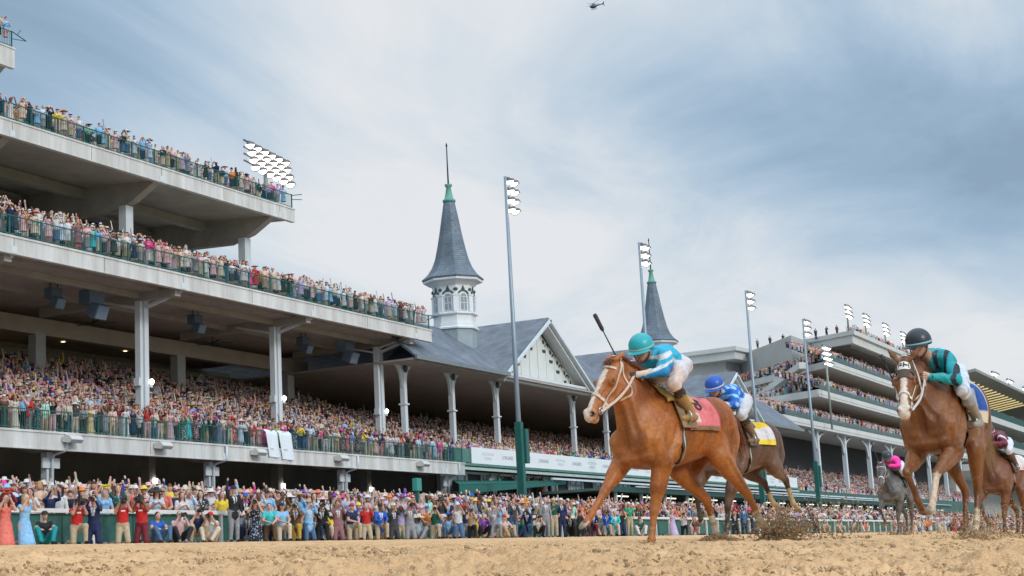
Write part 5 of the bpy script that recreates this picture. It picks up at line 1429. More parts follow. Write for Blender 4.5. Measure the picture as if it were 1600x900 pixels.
def build_whip(label, horse, a, b):
    a, b = np.array(a, float), np.array(b, float); root = empty('whip'); root.matrix_world = horse.matrix_world.copy()
    tag(root, label, 'whip', 'whips held by the jockeys')
    mb = MB(); mb.tube([lerp(a, b, t) for t in (0, .03, .3, .72)], [.010, .011, .008, .006], 8); mb.build('shaft', mat('whip_black', (.02, .02, .022), .5), root)
    mb = MB(); mb.tube([lerp(a, b, t) for t in (.70, .74, .98, 1.0)], [.008, .020, .022, .012], 8); mb.build('popper', mat('whip_pad', (.03, .03, .035), .7), root)
    mb = MB(); mb.tube([lerp(a, b, t) for t in (-.12, -.10, .05, .06)], [.012, .015, .013, .010], 8); mb.build('handle', MATS['whip_pad'], root)
def build_reins(horse, B, ps, hands, colour, name):
    hp, hd, hl, hn = ps['hf']; hs = ps.get('hs', 1.0); H = lambda d, l, n: hp + (hd * d + hl * l + hn * n) * hs
    g = MB()
    for s, hnd in zip((1, -1), hands):
        a = B.project([H(.488, .075 * s, -.106)], .02)[0]; b = np.array(hnd, float)
        P = spline([a, lerp(a, b, .5) + np.array((0, .03 * s, -.035)), b, b + np.array((-.05, -.08 * s, -.10)), ], 30)
        q = B.eval(P) < .016; P[q] = B.project(P[q], .016) if q.any() else P[q]; P = relax_line(P)
        N_ = np.tile(np.array((0, s, .15)), (30, 1)); v, f = ribbon(P, N_, .026, .005); g.add(v, f)
    g.build('reins', mat('rein' + name, colour, .5, var=.2, vscale=20), horse)
# ================================================================ people
# regions of a body, kept in its colour attribute: red = upper clothing, green = lower clothing, blue = hair and shoes, none = skin
def person_material():
    m = bpy.data.materials.new('person'); m.use_nodes = True; nt = m.node_tree; N = nt.nodes; L = nt.links; b = N['Principled BSDF']
    b.inputs['Roughness'].default_value = .7; b.inputs['Specular IOR Level'].default_value = .25
    a = N.new('ShaderNodeAttribute'); a.attribute_name = 'Col'; sp = N.new('ShaderNodeSeparateColor'); L.new(a.outputs['Color'], sp.inputs[0])
    def prop(n): q = N.new('ShaderNodeAttribute'); q.attribute_type = 'OBJECT'; q.attribute_name = n; return q.outputs['Color']
    tc = N.new('ShaderNodeTexCoord'); nz = N.new('ShaderNodeTexNoise'); nz.inputs['Scale'].default_value = 14; nz.inputs['Detail'].default_value = 3; L.new(tc.outputs['Object'], nz.inputs['Vector'])
    mr = N.new('ShaderNodeMapRange'); mr.inputs[1].default_value = .3; mr.inputs[2].default_value = .7; mr.inputs[3].default_value = .78; mr.inputs[4].default_value = 1.12; L.new(nz.outputs['Fac'], mr.inputs[0])
    # prints: blossom spots or stripes on the upper clothing, by each person's own setting
    vo = N.new('ShaderNodeTexVoronoi'); vo.inputs['Scale'].default_value = 15; L.new(tc.outputs['Object'], vo.inputs['Vector'])
    wv = N.new('ShaderNodeTexWave'); wv.inputs['Scale'].default_value = 17; wv.inputs['Distortion'].default_value = .6; wv.bands_direction = 'DIAGONAL'; L.new(tc.outputs['Object'], wv.inputs['Vector'])
    def math_(op, x, y):
        q = N.new('ShaderNodeMath'); q.operation = op
        for i, v in enumerate((x, y)):
            if isinstance(v, (int, float)): q.inputs[i].default_value = v
            else: L.new(v, q.inputs[i])
        return q.outputs[0]
    pt = prop('print_kind'); ps = N.new('ShaderNodeSeparateColor'); L.new(pt, ps.inputs[0])
    spots = math_('MULTIPLY', math_('LESS_THAN', vo.outputs['Distance'], .36), ps.outputs[0]); bars = math_('MULTIPLY', math_('GREATER_THAN', wv.outputs['Fac'], .62), ps.outputs[1])
    pm = N.new('ShaderNodeMix'); pm.data_type = 'RGBA'; L.new(math_('MAXIMUM', spots, bars), pm.inputs[0]); L.new(prop('top_colour'), pm.inputs[6]); L.new(prop('print_colour'), pm.inputs[7])
    def vec(op, x, y):
        q = N.new('ShaderNodeVectorMath'); q.operation = op; L.new(x, q.inputs[0]); L.new(y, q.inputs['Scale' if op == 'SCALE' else 1]); return q.outputs[0]
    rest = math_('SUBTRACT', math_('SUBTRACT', math_('SUBTRACT', 1.0, sp.outputs[0]), sp.outputs[1]), sp.outputs[2])
    cur = vec('SCALE', prop('skin_colour'), rest)
    for i, c_ in ((0, pm.outputs[2]), (1, prop('bottom_colour')), (2, prop('hair_colour'))): cur = vec('ADD', cur, vec('SCALE', c_, sp.outputs[i]))
    wh = N.new('ShaderNodeMix'); wh.data_type = 'RGBA'; L.new(a.outputs['Alpha'], wh.inputs[0]); wh.inputs[6].default_value = (.62, .62, .64, 1); L.new(cur, wh.inputs[7]); cur = wh.outputs[2]
    v = N.new('ShaderNodeVectorMath'); v.operation = 'SCALE'; L.new(cur, v.inputs[0]); L.new(mr.outputs[0], v.inputs['Scale']); L.new(v.outputs[0], b.inputs['Base Color'])
    return m
M_PERSON = person_material()
def hat_material():
    m = bpy.data.materials.new('hat'); m.use_nodes = True; nt = m.node_tree; b = nt.nodes['Principled BSDF']; b.inputs['Roughness'].default_value = .8
    q = nt.nodes.new('ShaderNodeAttribute'); q.attribute_type = 'OBJECT'; q.attribute_name = 'hat_colour'; nt.links.new(q.outputs['Color'], b.inputs['Base Color']); return m
M_HAT = hat_material()
SK, TP, BT, HR = 0, 1, 2, 3
def figure(pose, dress=False, long_hair=False, short_sleeve=False, jacket=False, skirt_len=.55):
    """one continuous body facing +x, feet at z = 0; pose gives the joints"""
    B = Body(); Y = (0, 1, 0); p = pose
    pel, ch, hd = [np.array(p[k], float) for k in ('pel', 'chest', 'head')]
    fd = unit(p.get('face', (1, 0, 0))); fl = unit(np.cross((0, 0, 1), fd)); fu = np.cross(fd, fl); ax = unit(ch - pel)
    w = .98 if dress else 1.13
    B.ell(pel, (.12 * w, .165 * w, .12), .05, TP if dress else BT)
    B.cone(pel + ax * .06, ch - ax * .02, .112 * w, .128 * w, .06, TP, Y, 1.20)
    B.both('ell', ch + ax * .08, (.01, .01, .01), .01, TP) if False else None
    for s in (-1, 1): B.ell(ch + ax * .09 + np.array((-.01, .150 * s * w, 0)), (.07, .065, .07), .05, TP)
    if dress:
        for s in (-1, 1): B.ell(ch + np.array((.095, .065 * s, .0)), (.055, .06, .06), .03, TP)
    if jacket: B.cone(pel + ax * .02, pel - ax * .14, .135, .150, .04, TP, Y, 1.22)
    nk = ch + ax * .14
    B.cone(nk, lerp(nk, hd, .6), .055, .052, .03, SK)
    Hd = lambda a, b, c: hd + fd * a + fl * b + fu * c
    B.ell(hd, (.092, .074, .112), .02, SK, ax=(fd, fl, fu)); B.ell(Hd(.035, 0, -.07), (.058, .052, .055), .03, SK, ax=(fd, fl, fu)); B.cone(Hd(.088, 0, .0), Hd(.108, 0, -.035), .010, .015, .012, SK)
    for s in (-1, 1): B.ell(Hd(-.01, .076 * s, -.02), (.02, .010, .03), .008, SK)
    B.ell(Hd(-.022, 0, .038), (.094, .083, .090), .012, HR, ax=(fd, fl, fu))
    if long_hair:
        B.cone(Hd(-.06, 0, .0), Hd(-.075, 0, -.26), .082, .075, .04, HR)
        for s in (-1, 1): B.cone(Hd(-.02, .075 * s, .0), Hd(.0, .085 * s, -.22), .035, .032, .02, HR)
    for s, arm in ((1, p['armL']), (-1, p['armR'])):
        e, h = np.array(arm[0], float), np.array(arm[1], float); sp_ = ch + ax * .09 + np.array((-.01, .155 * s * w, 0)); m = lerp(sp_, e, .55)
        up = TP; lo = SK if (short_sleeve or dress) else TP
        B.cone(sp_, m, .058 * w, .050 * w, .03, up); B.cone(m, e, .049 * w, .043 * w, .02, lo); B.cone(e, lerp(e, h, .85), .043 * w, .030 * w, .02, lo)
        hdv = unit(h - e); B.cone(h - hdv * .03, h + hdv * .02, .030, .034, .02, SK)
        sv = unit(np.cross(hdv, (0, 0, 1)) + np.array((0, .01, 0)))
        for q, ln in ((-.027, .065), (-.009, .08), (.009, .078), (.027, .06)): B.cone(h + hdv * .03 + sv * q, h + hdv * (.03 + ln) + sv * q * 1.2, .011, .009, .006, SK)
        B.cone(h + sv * .03, h + hdv * .05 + sv * .052, .012, .010, .008, SK)
    for s, lg in ((1, p['legL']), (-1, p['legR'])):
        hp = pel + np.array((0, .085 * s, -.03)); k, a, t = [np.array(v, float) for v in lg]
        r0, r1, r2 = (.095, .062, .040) if dress else (.112, .080, .058)
        c = SK if dress else BT
        B.cone(hp, k, r0, r1, .03, c); B.cone(k, a, r1, r2, .02, c)
        hl = a + np.array((-.03, 0, -.05)) if t[2] <= a[2] + .02 else a
        B.cone(hl + (t - hl) * 0.0, t, .040, .034, .02, HR); B.cone(a, hl, r2, .038, .02, c if not dress else SK)
    if dress:
        kk = (np.array(p['legL'][0]) + np.array(p['legR'][0])) / 2; B.cone(pel, lerp(pel, kk, skirt_len / .45 * .9), .150, .215 if skirt_len > .4 else .19, .05, TP, Y, 1.1)
    return B, (hd, fd, fl, fu)
def figure_mesh(name, B, fr, h, pose, jacket=False):
    V, F = B.mesh(h); T = B.tags(V); hd, fd, fl, fu = fr
    C = np.zeros((len(V), 3)); C[T == TP, 0] = 1; C[T == BT, 1] = 1; C[T == HR, 2] = 1
    X = V - hd; a, b, c = X @ fd, X @ fl, X @ fu
    for s in (-1, 1):                                # eyes, brows and mouth
        C[(T == SK) & (((b - .032 * s) / .016) ** 2 + ((c - .006) / .012) ** 2 < 1) & (a > .05)] = (0, 0, 1)
    C[(T == SK) & ((b / .024) ** 2 + ((c + .066) / .007) ** 2 < 1) & (a > .05)] = (.4, 0, .4)
    A = np.ones(len(V))
    if jacket:                                       # open jacket: white shirt and a dark tie
        cp, pl = np.array(pose['chest']), np.array(pose['pel']); up = unit(cp - pl); f = unit(np.array((1, 0, 0)) - up * up[0]); q = V - cp; h_, fr_, sd = q @ up, q @ f, V[:, 1]
        m = (T == TP) & (fr_ > .06) & (np.abs(sd) < .012 + (h_ + .18) * .24) & (h_ > -.16) & (h_ < .16); A[m] = 0
        tie = m & (np.abs(sd) < .020); A[tie] = 1; C[tie] = (0, 0, 1)
    me = np_mesh(name, V, F, C, True); c4 = np.ones((len(V), 4), np.float32); c4[:, :3] = C; c4[:, 3] = A; me.color_attributes['Col'].data.foreach_set('color', c4.ravel())
    return me
def stand_pose(armL, armR, lean=0.0, step=.0):
    return dict(pel=(0, 0, .95), chest=(.02 + lean, 0, 1.32), head=(.05 + lean * 1.3, 0, 1.645), armL=armL, armR=armR, legL=((.03 + step, .10, .50), (.0 + step, .11, .08), (.14 + step, .13, .035)), legR=((.02, -.10, .50), (-.02, -.11, .08), (.12, -.13, .035)))
mirr = lambda arm: [(a, -b, c) for a, b, c in arm]
A_DOWN = [(.02, .24, 1.12), (.10, .24, .88)]; A_CLAP = [(.10, .25, 1.12), (.32, .06, 1.26)]; A_UP = [(.10, .27, 1.66), (.10, .22, 1.95)]; A_FACE = [(.16, .25, 1.28), (.25, .07, 1.60)]; A_PHONE = [(.22, .22, 1.42), (.34, .10, 1.72)]; A_RAIL = [(.12, .25, 1.12), (.36, .20, 1.06)]; A_POCK = [(-.03, .30, 1.13), (.08, .22, .95)]
POSES = {
    'clap': stand_pose(A_CLAP, mirr(A_CLAP)), 'cheer': stand_pose(A_UP, mirr(A_UP)), 'wave': stand_pose(A_DOWN, mirr(A_UP)), 'phone': stand_pose(A_PHONE, mirr(A_PHONE)), 'still': stand_pose(A_DOWN, mirr(A_DOWN)), 'rail': stand_pose(A_RAIL, mirr(A_RAIL), .10),
    'shoot': stand_pose(A_FACE, mirr(A_FACE), .04, .06), 'pocket': stand_pose(A_POCK, mirr(A_CLAP)),
    'kneel': dict(pel=(0, 0, .50), chest=(.05, 0, .87), head=(.10, 0, 1.19), armL=[(.26, .20, .86), (.30, .07, 1.14)], armR=[(.26, -.20, .86), (.30, -.07, 1.14)], legL=((.38, .13, .50), (.36, .14, .09), (.50, .15, .035)), legR=((.10, -.13, .07), (-.34, -.13, .08), (-.44, -.13, .03))),
    'kneel_up': dict(pel=(0, 0, .56), chest=(.02, 0, .94), head=(.06, 0, 1.27), armL=[(.20, .22, .95), (.26, .08, 1.24)], armR=[(.20, -.22, .95), (.26, -.08, 1.24)], legL=((.12, .14, .07), (-.32, .14, .08), (-.42, .14, .03)), legR=((.10, -.14, .07), (-.34, -.14, .08), (-.44, -.14, .03))),
    'kneel_rest': dict(pel=(0, 0, .52), chest=(.06, 0, .89), head=(.11, 0, 1.21), armL=[(.16, .24, .74), (.36, .10, .62)], armR=[(.18, -.22, .72), (.38, -.02, .64)], legL=((.40, .12, .52), (.38, .13, .09), (.52, .14, .035)), legR=((.10, -.13, .07), (-.34, -.13, .08), (-.44, -.13, .03))),
    'crouch': dict(pel=(-.10, 0, .30), chest=(.10, 0, .63), head=(.18, 0, .95), armL=[(.30, .24, .58), (.34, .08, .86)], armR=[(.30, -.24, .58), (.34, -.08, .86)], legL=((.32, .22, .48), (.16, .20, .09), (.30, .23, .035)), legR=((.32, -.22, .48), (.16, -.20, .09), (.30, -.23, .035))),
    'sit': dict(pel=(-.12, 0, .15), chest=(-.06, 0, .52), head=(.0, 0, .84), armL=[(.10, .26, .46), (.30, .12, .42)], armR=[(.10, -.26, .46), (.30, -.12, .42)], legL=((.30, .24, .44), (.48, .16, .09), (.60, .18, .035)), legR=((.30, -.24, .44), (.48, -.16, .09), (.60, -.18, .035))),
    'sit_shoot': dict(pel=(-.12, 0, .15), chest=(-.02, 0, .52), head=(.06, 0, .84), armL=[(.18, .24, .52), (.28, .07, .79)], armR=[(.18, -.24, .52), (.28, -.07, .79)], legL=((.28, .28, .40), (.42, .10, .09), (.52, .02, .04)), legR=((.30, -.24, .42), (.48, -.16, .09), (.60, -.18, .035))),
}
KIT = {'suit': dict(jacket=True), 'shirt': dict(), 'tee': dict(short_sleeve=True), 'dress': dict(dress=True, long_hair=True), 'gown': dict(dress=True, long_hair=True, skirt_len=.85), 'blouse': dict(short_sleeve=True, long_hair=True)}
FIG = {}
def fig(pose, kit):
    k = (pose, kit)
    if k not in FIG: B, fr = figure(POSES[pose], **KIT[kit]); FIG[k] = (figure_mesh('person', B, fr, .022, POSES[pose], kit == 'suit'), fr)
    return FIG[k]
def hat_mesh(kind):
    if kind in FIG: return FIG[kind]
    m = MB()
    if kind == 'sun hat': m.lathe([(.001, .150), (.06, .145), (.095, .10), (.102, .04), (.15, .03), (.23, .005), (.27, -.02), (.268, -.03), (.20, -.008), (.10, .02)], n=18)
    elif kind == 'fedora': m.lathe([(.001, .135), (.055, .145), (.085, .13), (.098, .05), (.14, .038), (.17, .042), (.168, .03), (.10, .025)], n=16)
    elif kind == 'cap':
        m.lathe([(.001, .125), (.05, .118), (.085, .085), (.099, .03), (.097, .01)], n=16); m.prism([(.07, -.07, .03), (.17, -.05, .012), (.185, 0, .012), (.17, .05, .012), (.07, .07, .03)], (0, 0, .012))
    elif kind == 'fascinator':
        m.lathe([(.001, .16), (.06, .15), (.09, .12), (.05, .10)], (0.02, .04, 0), 12)
        for q in range(7): a = q * .9; m.tube(spline([(.02, .04, .13), (.02 + .1 * math.cos(a), .04 + .1 * math.sin(a), .22), (.02 + .19 * math.cos(a), .04 + .19 * math.sin(a), .19 + .03 * (q % 2))], 5), [.012, .022, .03, .02, .005], 5)
    elif kind == 'feathered hat': m.lathe([(.001, .14), (.07, .135), (.10, .04), (.20, .06), (.25, .02), (.245, .01), (.10, .02)], n=16); m.tube(spline([(.0, .08, .10), (-.05, .14, .28), (-.20, .16, .36)], 6), [.02, .045, .055, .05, .035, .01], 6)
    me = bpy.data.meshes.new('hat'); me.from_pydata(m.v, [], m.f); me.polygons.foreach_set('use_smooth', m.sm); me.materials.append(M_HAT); me.update(); FIG[kind] = me; return me

PALETTE = {'pale blue': (.50, .60, .72), 'peach': (.72, .48, .36),  # everyday colour names and base colours
    'white': (.60, .59, .58), 'cream': (.58, .50, .39), 'pale pink': (.64, .40, .41), 'hot pink': (.68, .05, .25), 'coral': (.70, .17, .13), 'red': (.52, .025, .025), 'maroon': (.16, .02, .03), 'orange': (.70, .22, .04),
    'yellow': (.72, .52, .05), 'lime green': (.20, .52, .07), 'mint green': (.36, .66, .50), 'emerald': (.01, .30, .16), 'teal': (.01, .25, .28), 'turquoise': (.05, .48, .50), 'sky blue': (.24, .46, .70), 'royal blue': (.02, .10, .46),
    'navy': (.014, .024, .075), 'lavender': (.46, .38, .62), 'purple': (.17, .05, .30), 'black': (.018, .018, .020), 'charcoal': (.05, .05, .055), 'grey': (.25, .26, .28), 'tan': (.42, .30, .18), 'khaki': (.45, .37, .25), 'brown': (.12, .065, .035), 'denim': (.07, .14, .26), 'mustard': (.46, .30, .05), 'mauve': (.26, .12, .14), 'dark green': (.012, .09, .055)}
SKINS = [(.58, .335, .25), (.54, .30, .215), (.62, .38, .29), (.46, .25, .175), (.20, .10, .062), (.10, .05, .032)]
HAIRS = {'dark': (.02, .013, .01), 'brown': (.07, .035, .018), 'blonde': (.36, .24, .10), 'grey': (.30, .29, .28), 'auburn': (.16, .05, .02)}
LABELS = set(); PRN = random.Random(77)
KITWORD = {'suit': 'jacket', 'shirt': 'shirt', 'tee': 'short-sleeved shirt', 'dress': 'dress', 'gown': 'long dress', 'blouse': 'blouse'}
POSEWORD = {'clap': 'clapping', 'cheer': 'arms raised', 'wave': 'waving', 'phone': 'phone raised', 'still': 'standing', 'rail': 'leaning forward', 'shoot': 'taking pictures', 'pocket': 'hand on hip', 'kneel': 'kneeling', 'kneel_up': 'kneeling upright', 'kneel_rest': 'on one knee', 'crouch': 'crouching', 'sit': 'sitting', 'sit_shoot': 'sitting forward'}
def person(x, y, z, pose, kit, top, bottom, hair, hat, hat_c, skin, place, group, rz=None, scale=1.0, label=None):
    me, fr = fig(pose, kit)
    o = link('person', me, M_PERSON); o.location = (x, y, z); o.rotation_euler = (0, 0, rz if rz is not None else -math.pi / 2 + .5); o.scale = (scale,) * 3
    o['top_colour'] = PALETTE[top]; o['bottom_colour'] = PALETTE[bottom]; o['hair_colour'] = HAIRS[hair]; o['skin_colour'] = SKINS[skin]
    k = (0, 0, 0); u = PRN.random()
    if kit in ('dress', 'gown', 'blouse') and u < .45: k = (1, 0, 0)
    elif kit == 'shirt' and u < .35 and place != 'before the rail': k = (0, 1, 0)
    elif kit in ('dress', 'gown') and u > .85: k = (0, 1, 0)
    o['print_kind'] = tuple(float(v) for v in k); o['print_colour'] = PRN.choice([(.60, .59, .58), (.60, .59, .58), (.60, .59, .58), (.60, .38, .38), (.30, .38, .52)])
    gar = KITWORD[kit]
    if label is None:
        wear = f'{top} {gar}' + ('' if kit in ('dress', 'gown') or hat else f' and {bottom} trousers')
        ht = f', {hat_c} {hat}' if hat else f', {hair} hair'
        label = f'person in {wear}{ht}, {POSEWORD[pose]}, {place}'
    tag(o, label, 'person', group); LABELS.add(label)
    if hat:
        h = link('hat', hat_mesh(hat), None, o); hd, fd, fl, fu = fr; h.location = hd + fu * .012 - fd * .012; h.rotation_euler = Matrix((fd, fl, fu)).transposed().to_euler(); h['hat_colour'] = PALETTE[hat_c]
    return o, fr, label
CAM_MESH = {}
def held_camera(o, fr, kind, label):
    """a camera up at the holder's face"""
    hd, fd, fl, fu = fr; r = empty('camera'); tag(r, label, 'camera', 'cameras held at the rail')
    M_ = o.matrix_basis.copy(); r.matrix_world = Matrix.LocRotScale(o.location, o.rotation_euler, o.scale) @ Matrix.Translation(Vector(hd + fd * .20 - fu * .02))
    if kind not in CAM_MESH:
        b = MB()
        if kind == 'video': b.box((-.28, -.075, -.08), (.22, .075, .12)); b.box((-.12, -.03, .12), (.10, .03, .19))
        else: b.box((-.04, -.075, -.05), (.05, .075, .05)); b.box((-.03, -.03, .05), (.04, .03, .085))
        bo = b.build('camera_body', mat('camera_black', (.018, .018, .02), .45), r, bevel=.008)
        l = MB(); L_ = .30 if kind == 'video' else .26; x0 = .22 if kind == 'video' else .05
        l.lathe([(.001, 0), (.045, 0), (.045, L_ * .5), (.062, L_ * .55), (.066, L_), (.052, L_), (.05, L_ - .03), (.001, L_ - .03)], (x0, 0, .01), 14, axis=((0, 1, 0), (0, 0, 1), (1, 0, 0))); lo = l.build('lens', MATS['camera_black'], r); CAM_MESH[kind] = (bo, lo)
    else:
        for q in CAM_MESH[kind]: c = q.copy(); COL.objects.link(c); c.parent = r
def z_apron(y): return 1.27 + 2.3 * (y - 31.9) / (56 - 31.9)
def at_px(px, py, Y):                                # where a sight line over the rail meets the line Y = const
    d = _w @ np.array([px - 800.0, 450.0 - py, F_PX]); return d[0] * Y / d[1]
FRONT = [  # (photo column, pose, kit, top, bottom, hair, hat, hat colour, skin, camera)
    (8, 'kneel_up', 'dress', 'coral', 'coral', 'brown', 'fascinator', 'red', 0, None), (38, 'kneel_up', 'dress', 'sky blue', 'sky blue', 'blonde', None, None, 2, None), (70, 'sit', 'tee', 'black', 'teal', 'dark', 'cap', 'black', 1, None),
    (120, 'kneel', 'tee', 'red', 'khaki', 'dark', None, None, 3, 'video'), (147, 'kneel_up', 'suit', 'navy', 'navy', 'dark', None, None, 0, 'still'), (192, 'kneel_up', 'tee', 'red', 'khaki', 'dark', None, None, 1, 'video'), (222, 'kneel_up', 'tee', 'red', 'maroon', 'brown', 'fedora', 'brown', 4, 'video'),
    (247, 'sit', 'tee', 'royal blue', 'denim', 'brown', None, None, 0, None), (280, 'sit_shoot', 'shirt', 'pale pink', 'black', 'grey', None, None, 2, 'still'), (307, 'crouch', 'tee', 'navy', 'khaki', 'grey', None, None, 0, 'still'), (330, 'sit_shoot', 'tee', 'white', 'cream', 'brown', 'cap', 'red', 1, 'still'),
    (366, 'wave', 'suit', 'black', 'grey', 'dark', 'cap', 'black', 0, None), (400, 'kneel_up', 'dress', 'black', 'black', 'auburn', None, None, 2, 'still'), (421, 'kneel_rest', 'tee', 'turquoise', 'brown', 'brown', None, None, 0, None), (440, 'kneel_rest', 'tee', 'sky blue', 'cream', 'dark', 'cap', 'navy', 1, None),
    (464, 'kneel', 'suit', 'brown', 'mustard', 'brown', None, None, 0, 'still'), (483, 'kneel_up', 'suit', 'sky blue', 'denim', 'grey', 'fedora', 'tan', 1, None), (503, 'kneel', 'suit', 'black', 'black', 'dark', None, None, 0, 'still'), (528, 'kneel_up', 'suit', 'mauve', 'mauve', 'brown', None, None, 3, None),
    (549, 'kneel_rest', 'tee', 'navy', 'khaki', 'dark', 'cap', 'red', 0, None), (573, 'kneel_up', 'shirt', 'red', 'khaki', 'grey', None, None, 0, None), (594, 'kneel_rest', 'suit', 'royal blue', 'khaki', 'dark', 'cap', 'black', 4, None), (616, 'kneel_up', 'suit', 'charcoal', 'charcoal', 'dark', 'fedora', 'cream', 1, None),
    (641, 'kneel_up', 'suit', 'grey', 'grey', 'brown', None, None, 0, 'still'), (681, 'kneel', 'tee', 'dark green', 'khaki', 'dark', 'cap', 'tan', 1, 'still'), (701, 'crouch', 'tee', 'sky blue', 'denim', 'dark', 'cap', 'royal blue', 4, 'still'), (717, 'kneel_up', 'tee', 'white', 'denim', 'dark', 'cap', 'white', 3, None),
    (738, 'kneel', 'blouse', 'tan', 'black', 'brown', None, None, 2, 'still'), (755, 'crouch', 'shirt', 'purple', 'black', 'grey', None, None, 0, None), (772, 'kneel', 'suit', 'grey', 'grey', 'grey', 'cap', 'tan', 0, None), (790, 'sit', 'blouse', 'pale pink', 'tan', 'blonde', 'cap', 'red', 2, None),
    (804, 'pocket', 'suit', 'charcoal', 'denim', 'dark', None, None, 0, None), (841, 'crouch', 'blouse', 'white', 'black', 'dark', None, None, 2, 'still'), (854, 'still', 'suit', 'grey', 'grey', 'grey', None, None, 0, None), (867, 'pocket', 'tee', 'dark green', 'khaki', 'dark', 'cap', 'khaki', 1, None),
    (879, 'still', 'suit', 'navy', 'navy', 'dark', 'cap', 'white', 0, None), (893, 'crouch', 'suit', 'black', 'black', 'dark', None, None, 1, 'still'), (908, 'kneel', 'tee', 'charcoal', 'black', 'brown', None, None, 0, 'still'), (928, 'kneel_rest', 'suit', 'navy', 'maroon', 'dark', None, None, 4, None),
    (949, 'kneel', 'suit', 'royal blue', 'khaki', 'dark', None, None, 0, 'still'), (985, 'pocket', 'tee', 'emerald', 'khaki', 'grey', 'cap', 'white', 0, None), (1001, 'sit', 'tee', 'dark green', 'white', 'dark', 'cap', 'brown', 1, None), (1052, 'kneel_up', 'dress', 'lavender', 'lavender', 'blonde', None, None, 2, None),
    (1070, 'kneel', 'blouse', 'white', 'black', 'brown', None, None, 2, 'still'), (1086, 'crouch', 'blouse', 'black', 'pale pink', 'auburn', None, None, 0, None), (1150, 'kneel_up', 'suit', 'black', 'black', 'dark', None, None, 0, None), (1164, 'still', 'suit', 'denim', 'navy', 'dark', None, None, 4, None),
    (1178, 'kneel_up', 'suit', 'charcoal', 'navy', 'brown', None, None, 1, None), (1226, 'kneel_up', 'suit', 'black', 'charcoal', 'grey', None, None, 0, 'still'), (1243, 'crouch', 'suit', 'navy', 'black', 'dark', None, None, 0, None), (1258, 'kneel', 'tee', 'denim', 'khaki', 'brown', None, None, 1, 'still'),
    (1274, 'kneel_rest', 'suit', 'navy', 'charcoal', 'dark', None, None, 0, None), (1290, 'sit', 'shirt', 'khaki', 'tan', 'brown', None, None, 0, None), (1312, 'sit', 'shirt', 'tan', 'khaki', 'grey', None, None, 1, None), (1335, 'crouch', 'tee', 'white', 'tan', 'dark', None, None, 4, None), (1352, 'sit', 'blouse', 'coral', 'cream', 'brown', None, None, 2, None)]
WARM_TOPS = ['white', 'white', 'white', 'cream', 'cream', 'pale pink', 'pale pink', 'pale pink', 'coral', 'red', 'hot pink', 'orange', 'yellow', 'mint green', 'sky blue', 'sky blue', 'pale blue', 'pale blue', 'lavender', 'royal blue', 'navy', 'navy', 'navy', 'tan', 'turquoise', 'black', 'black', 'black', 'grey', 'grey', 'dark green', 'charcoal', 'charcoal', 'peach', 'maroon', 'brown']
BOTS = ['white', 'cream', 'khaki', 'navy', 'grey', 'tan', 'denim', 'black', 'charcoal', 'pale pink']
HATC = ['white', 'cream', 'tan', 'pale pink', 'hot pink', 'red', 'black', 'coral', 'sky blue', 'lavender', 'yellow', 'purple', 'orange', 'royal blue']
def random_person(r, x, y, z, place, group, poses, rz, scale):
    for _ in range(60):
        kit = r.choice(['suit', 'suit', 'shirt', 'shirt', 'tee', 'dress', 'dress', 'gown', 'blouse'] if place != 'before the rail' else ['suit', 'shirt', 'tee', 'blouse']); top = r.choice(WARM_TOPS); bot = r.choice(BOTS); hair = r.choice(['dark', 'brown', 'blonde', 'grey', 'auburn', 'brown'])
        fem = kit in ('dress', 'gown', 'blouse'); hat = None
        if r.random() < .45: hat = r.choice(['sun hat', 'sun hat', 'fascinator', 'feathered hat']) if fem else r.choice(['fedora', 'fedora', 'cap'])
        hc = r.choice(HATC); pose = r.choice(poses)
        gar = KITWORD[kit]; wear = f'{top} {gar}'
        lb = f'person in {wear}' + (f', {hc} {hat}' if hat else f', {hair} hair') + f', {POSEWORD[pose]}, {place}'
        if lb not in LABELS: break
    person(x, y, z, pose, kit, top, bot, hair, hat, hc, r.choice([0, 0, 1, 1, 2, 2, 3, 4, 5]), place, group, rz, scale, lb)
def build_front():
    r = random.Random(5); FX = [q[0] for q in FRONT]
    for px in (385, 411, 431, 452, 474, 493, 515, 538, 561, 583, 605, 628, 655, 668, 691, 709, 728, 747, 763, 781, 812, 826, 918, 938, 962, 972):
        Y = 31.62 + r.uniform(-.08, .12); x = at_px(px, 846 - px * .011, Y)
        random_person(r, x, Y, ground_z(Y) - .01, 'before the rail', 'people on the track side of the rail', ['kneel', 'kneel_up', 'crouch', 'sit_shoot', 'kneel_rest'], math.atan2(-Y, -x) + r.uniform(-.4, .5), r.uniform(.95, 1.05))
    for row in FRONT:
        px, pose, kit, top, bot, hair, hat, hc, skin, camk = row
        Y = 31.15 + r.uniform(-.18, .25); x = at_px(px, 846 - px * .011, Y); th = math.atan2(-Y, -x)
        low = pose in ('sit', 'sit_shoot', 'crouch')
        o, fr, lb = person(x, Y, ground_z(Y) - .01, pose, kit, top, bot, hair, hat, hc, skin, 'before the rail', 'people on the track side of the rail', rz=th + r.uniform(-.25, .35) + (.3 if not camk else 0), scale=r.uniform(.97, 1.06))
        if camk: held_camera(o, fr, camk, ('black video camera' if camk == 'video' else 'black long-lens camera') + f' held by {POSEWORD[pose].split()[0]} person in {top} {KITWORD[kit]}, {bot} ' + ('skirt' if kit == 'dress' else 'trousers'))
        if px in (120, 192, 222):                    # press bibs carry a pale printed panel
            hd, fd, fl, fu = fr; ch = np.array(POSES[pose]['chest']); b = MB(); b.obox(ch + np.array((.152, 0, .02)), (.004, 0, 0), (0, .062, 0), (0, 0, .022)); b.build('bib_print', mat('bib_white', (.7, .68, .66), .7), o)
build_front()
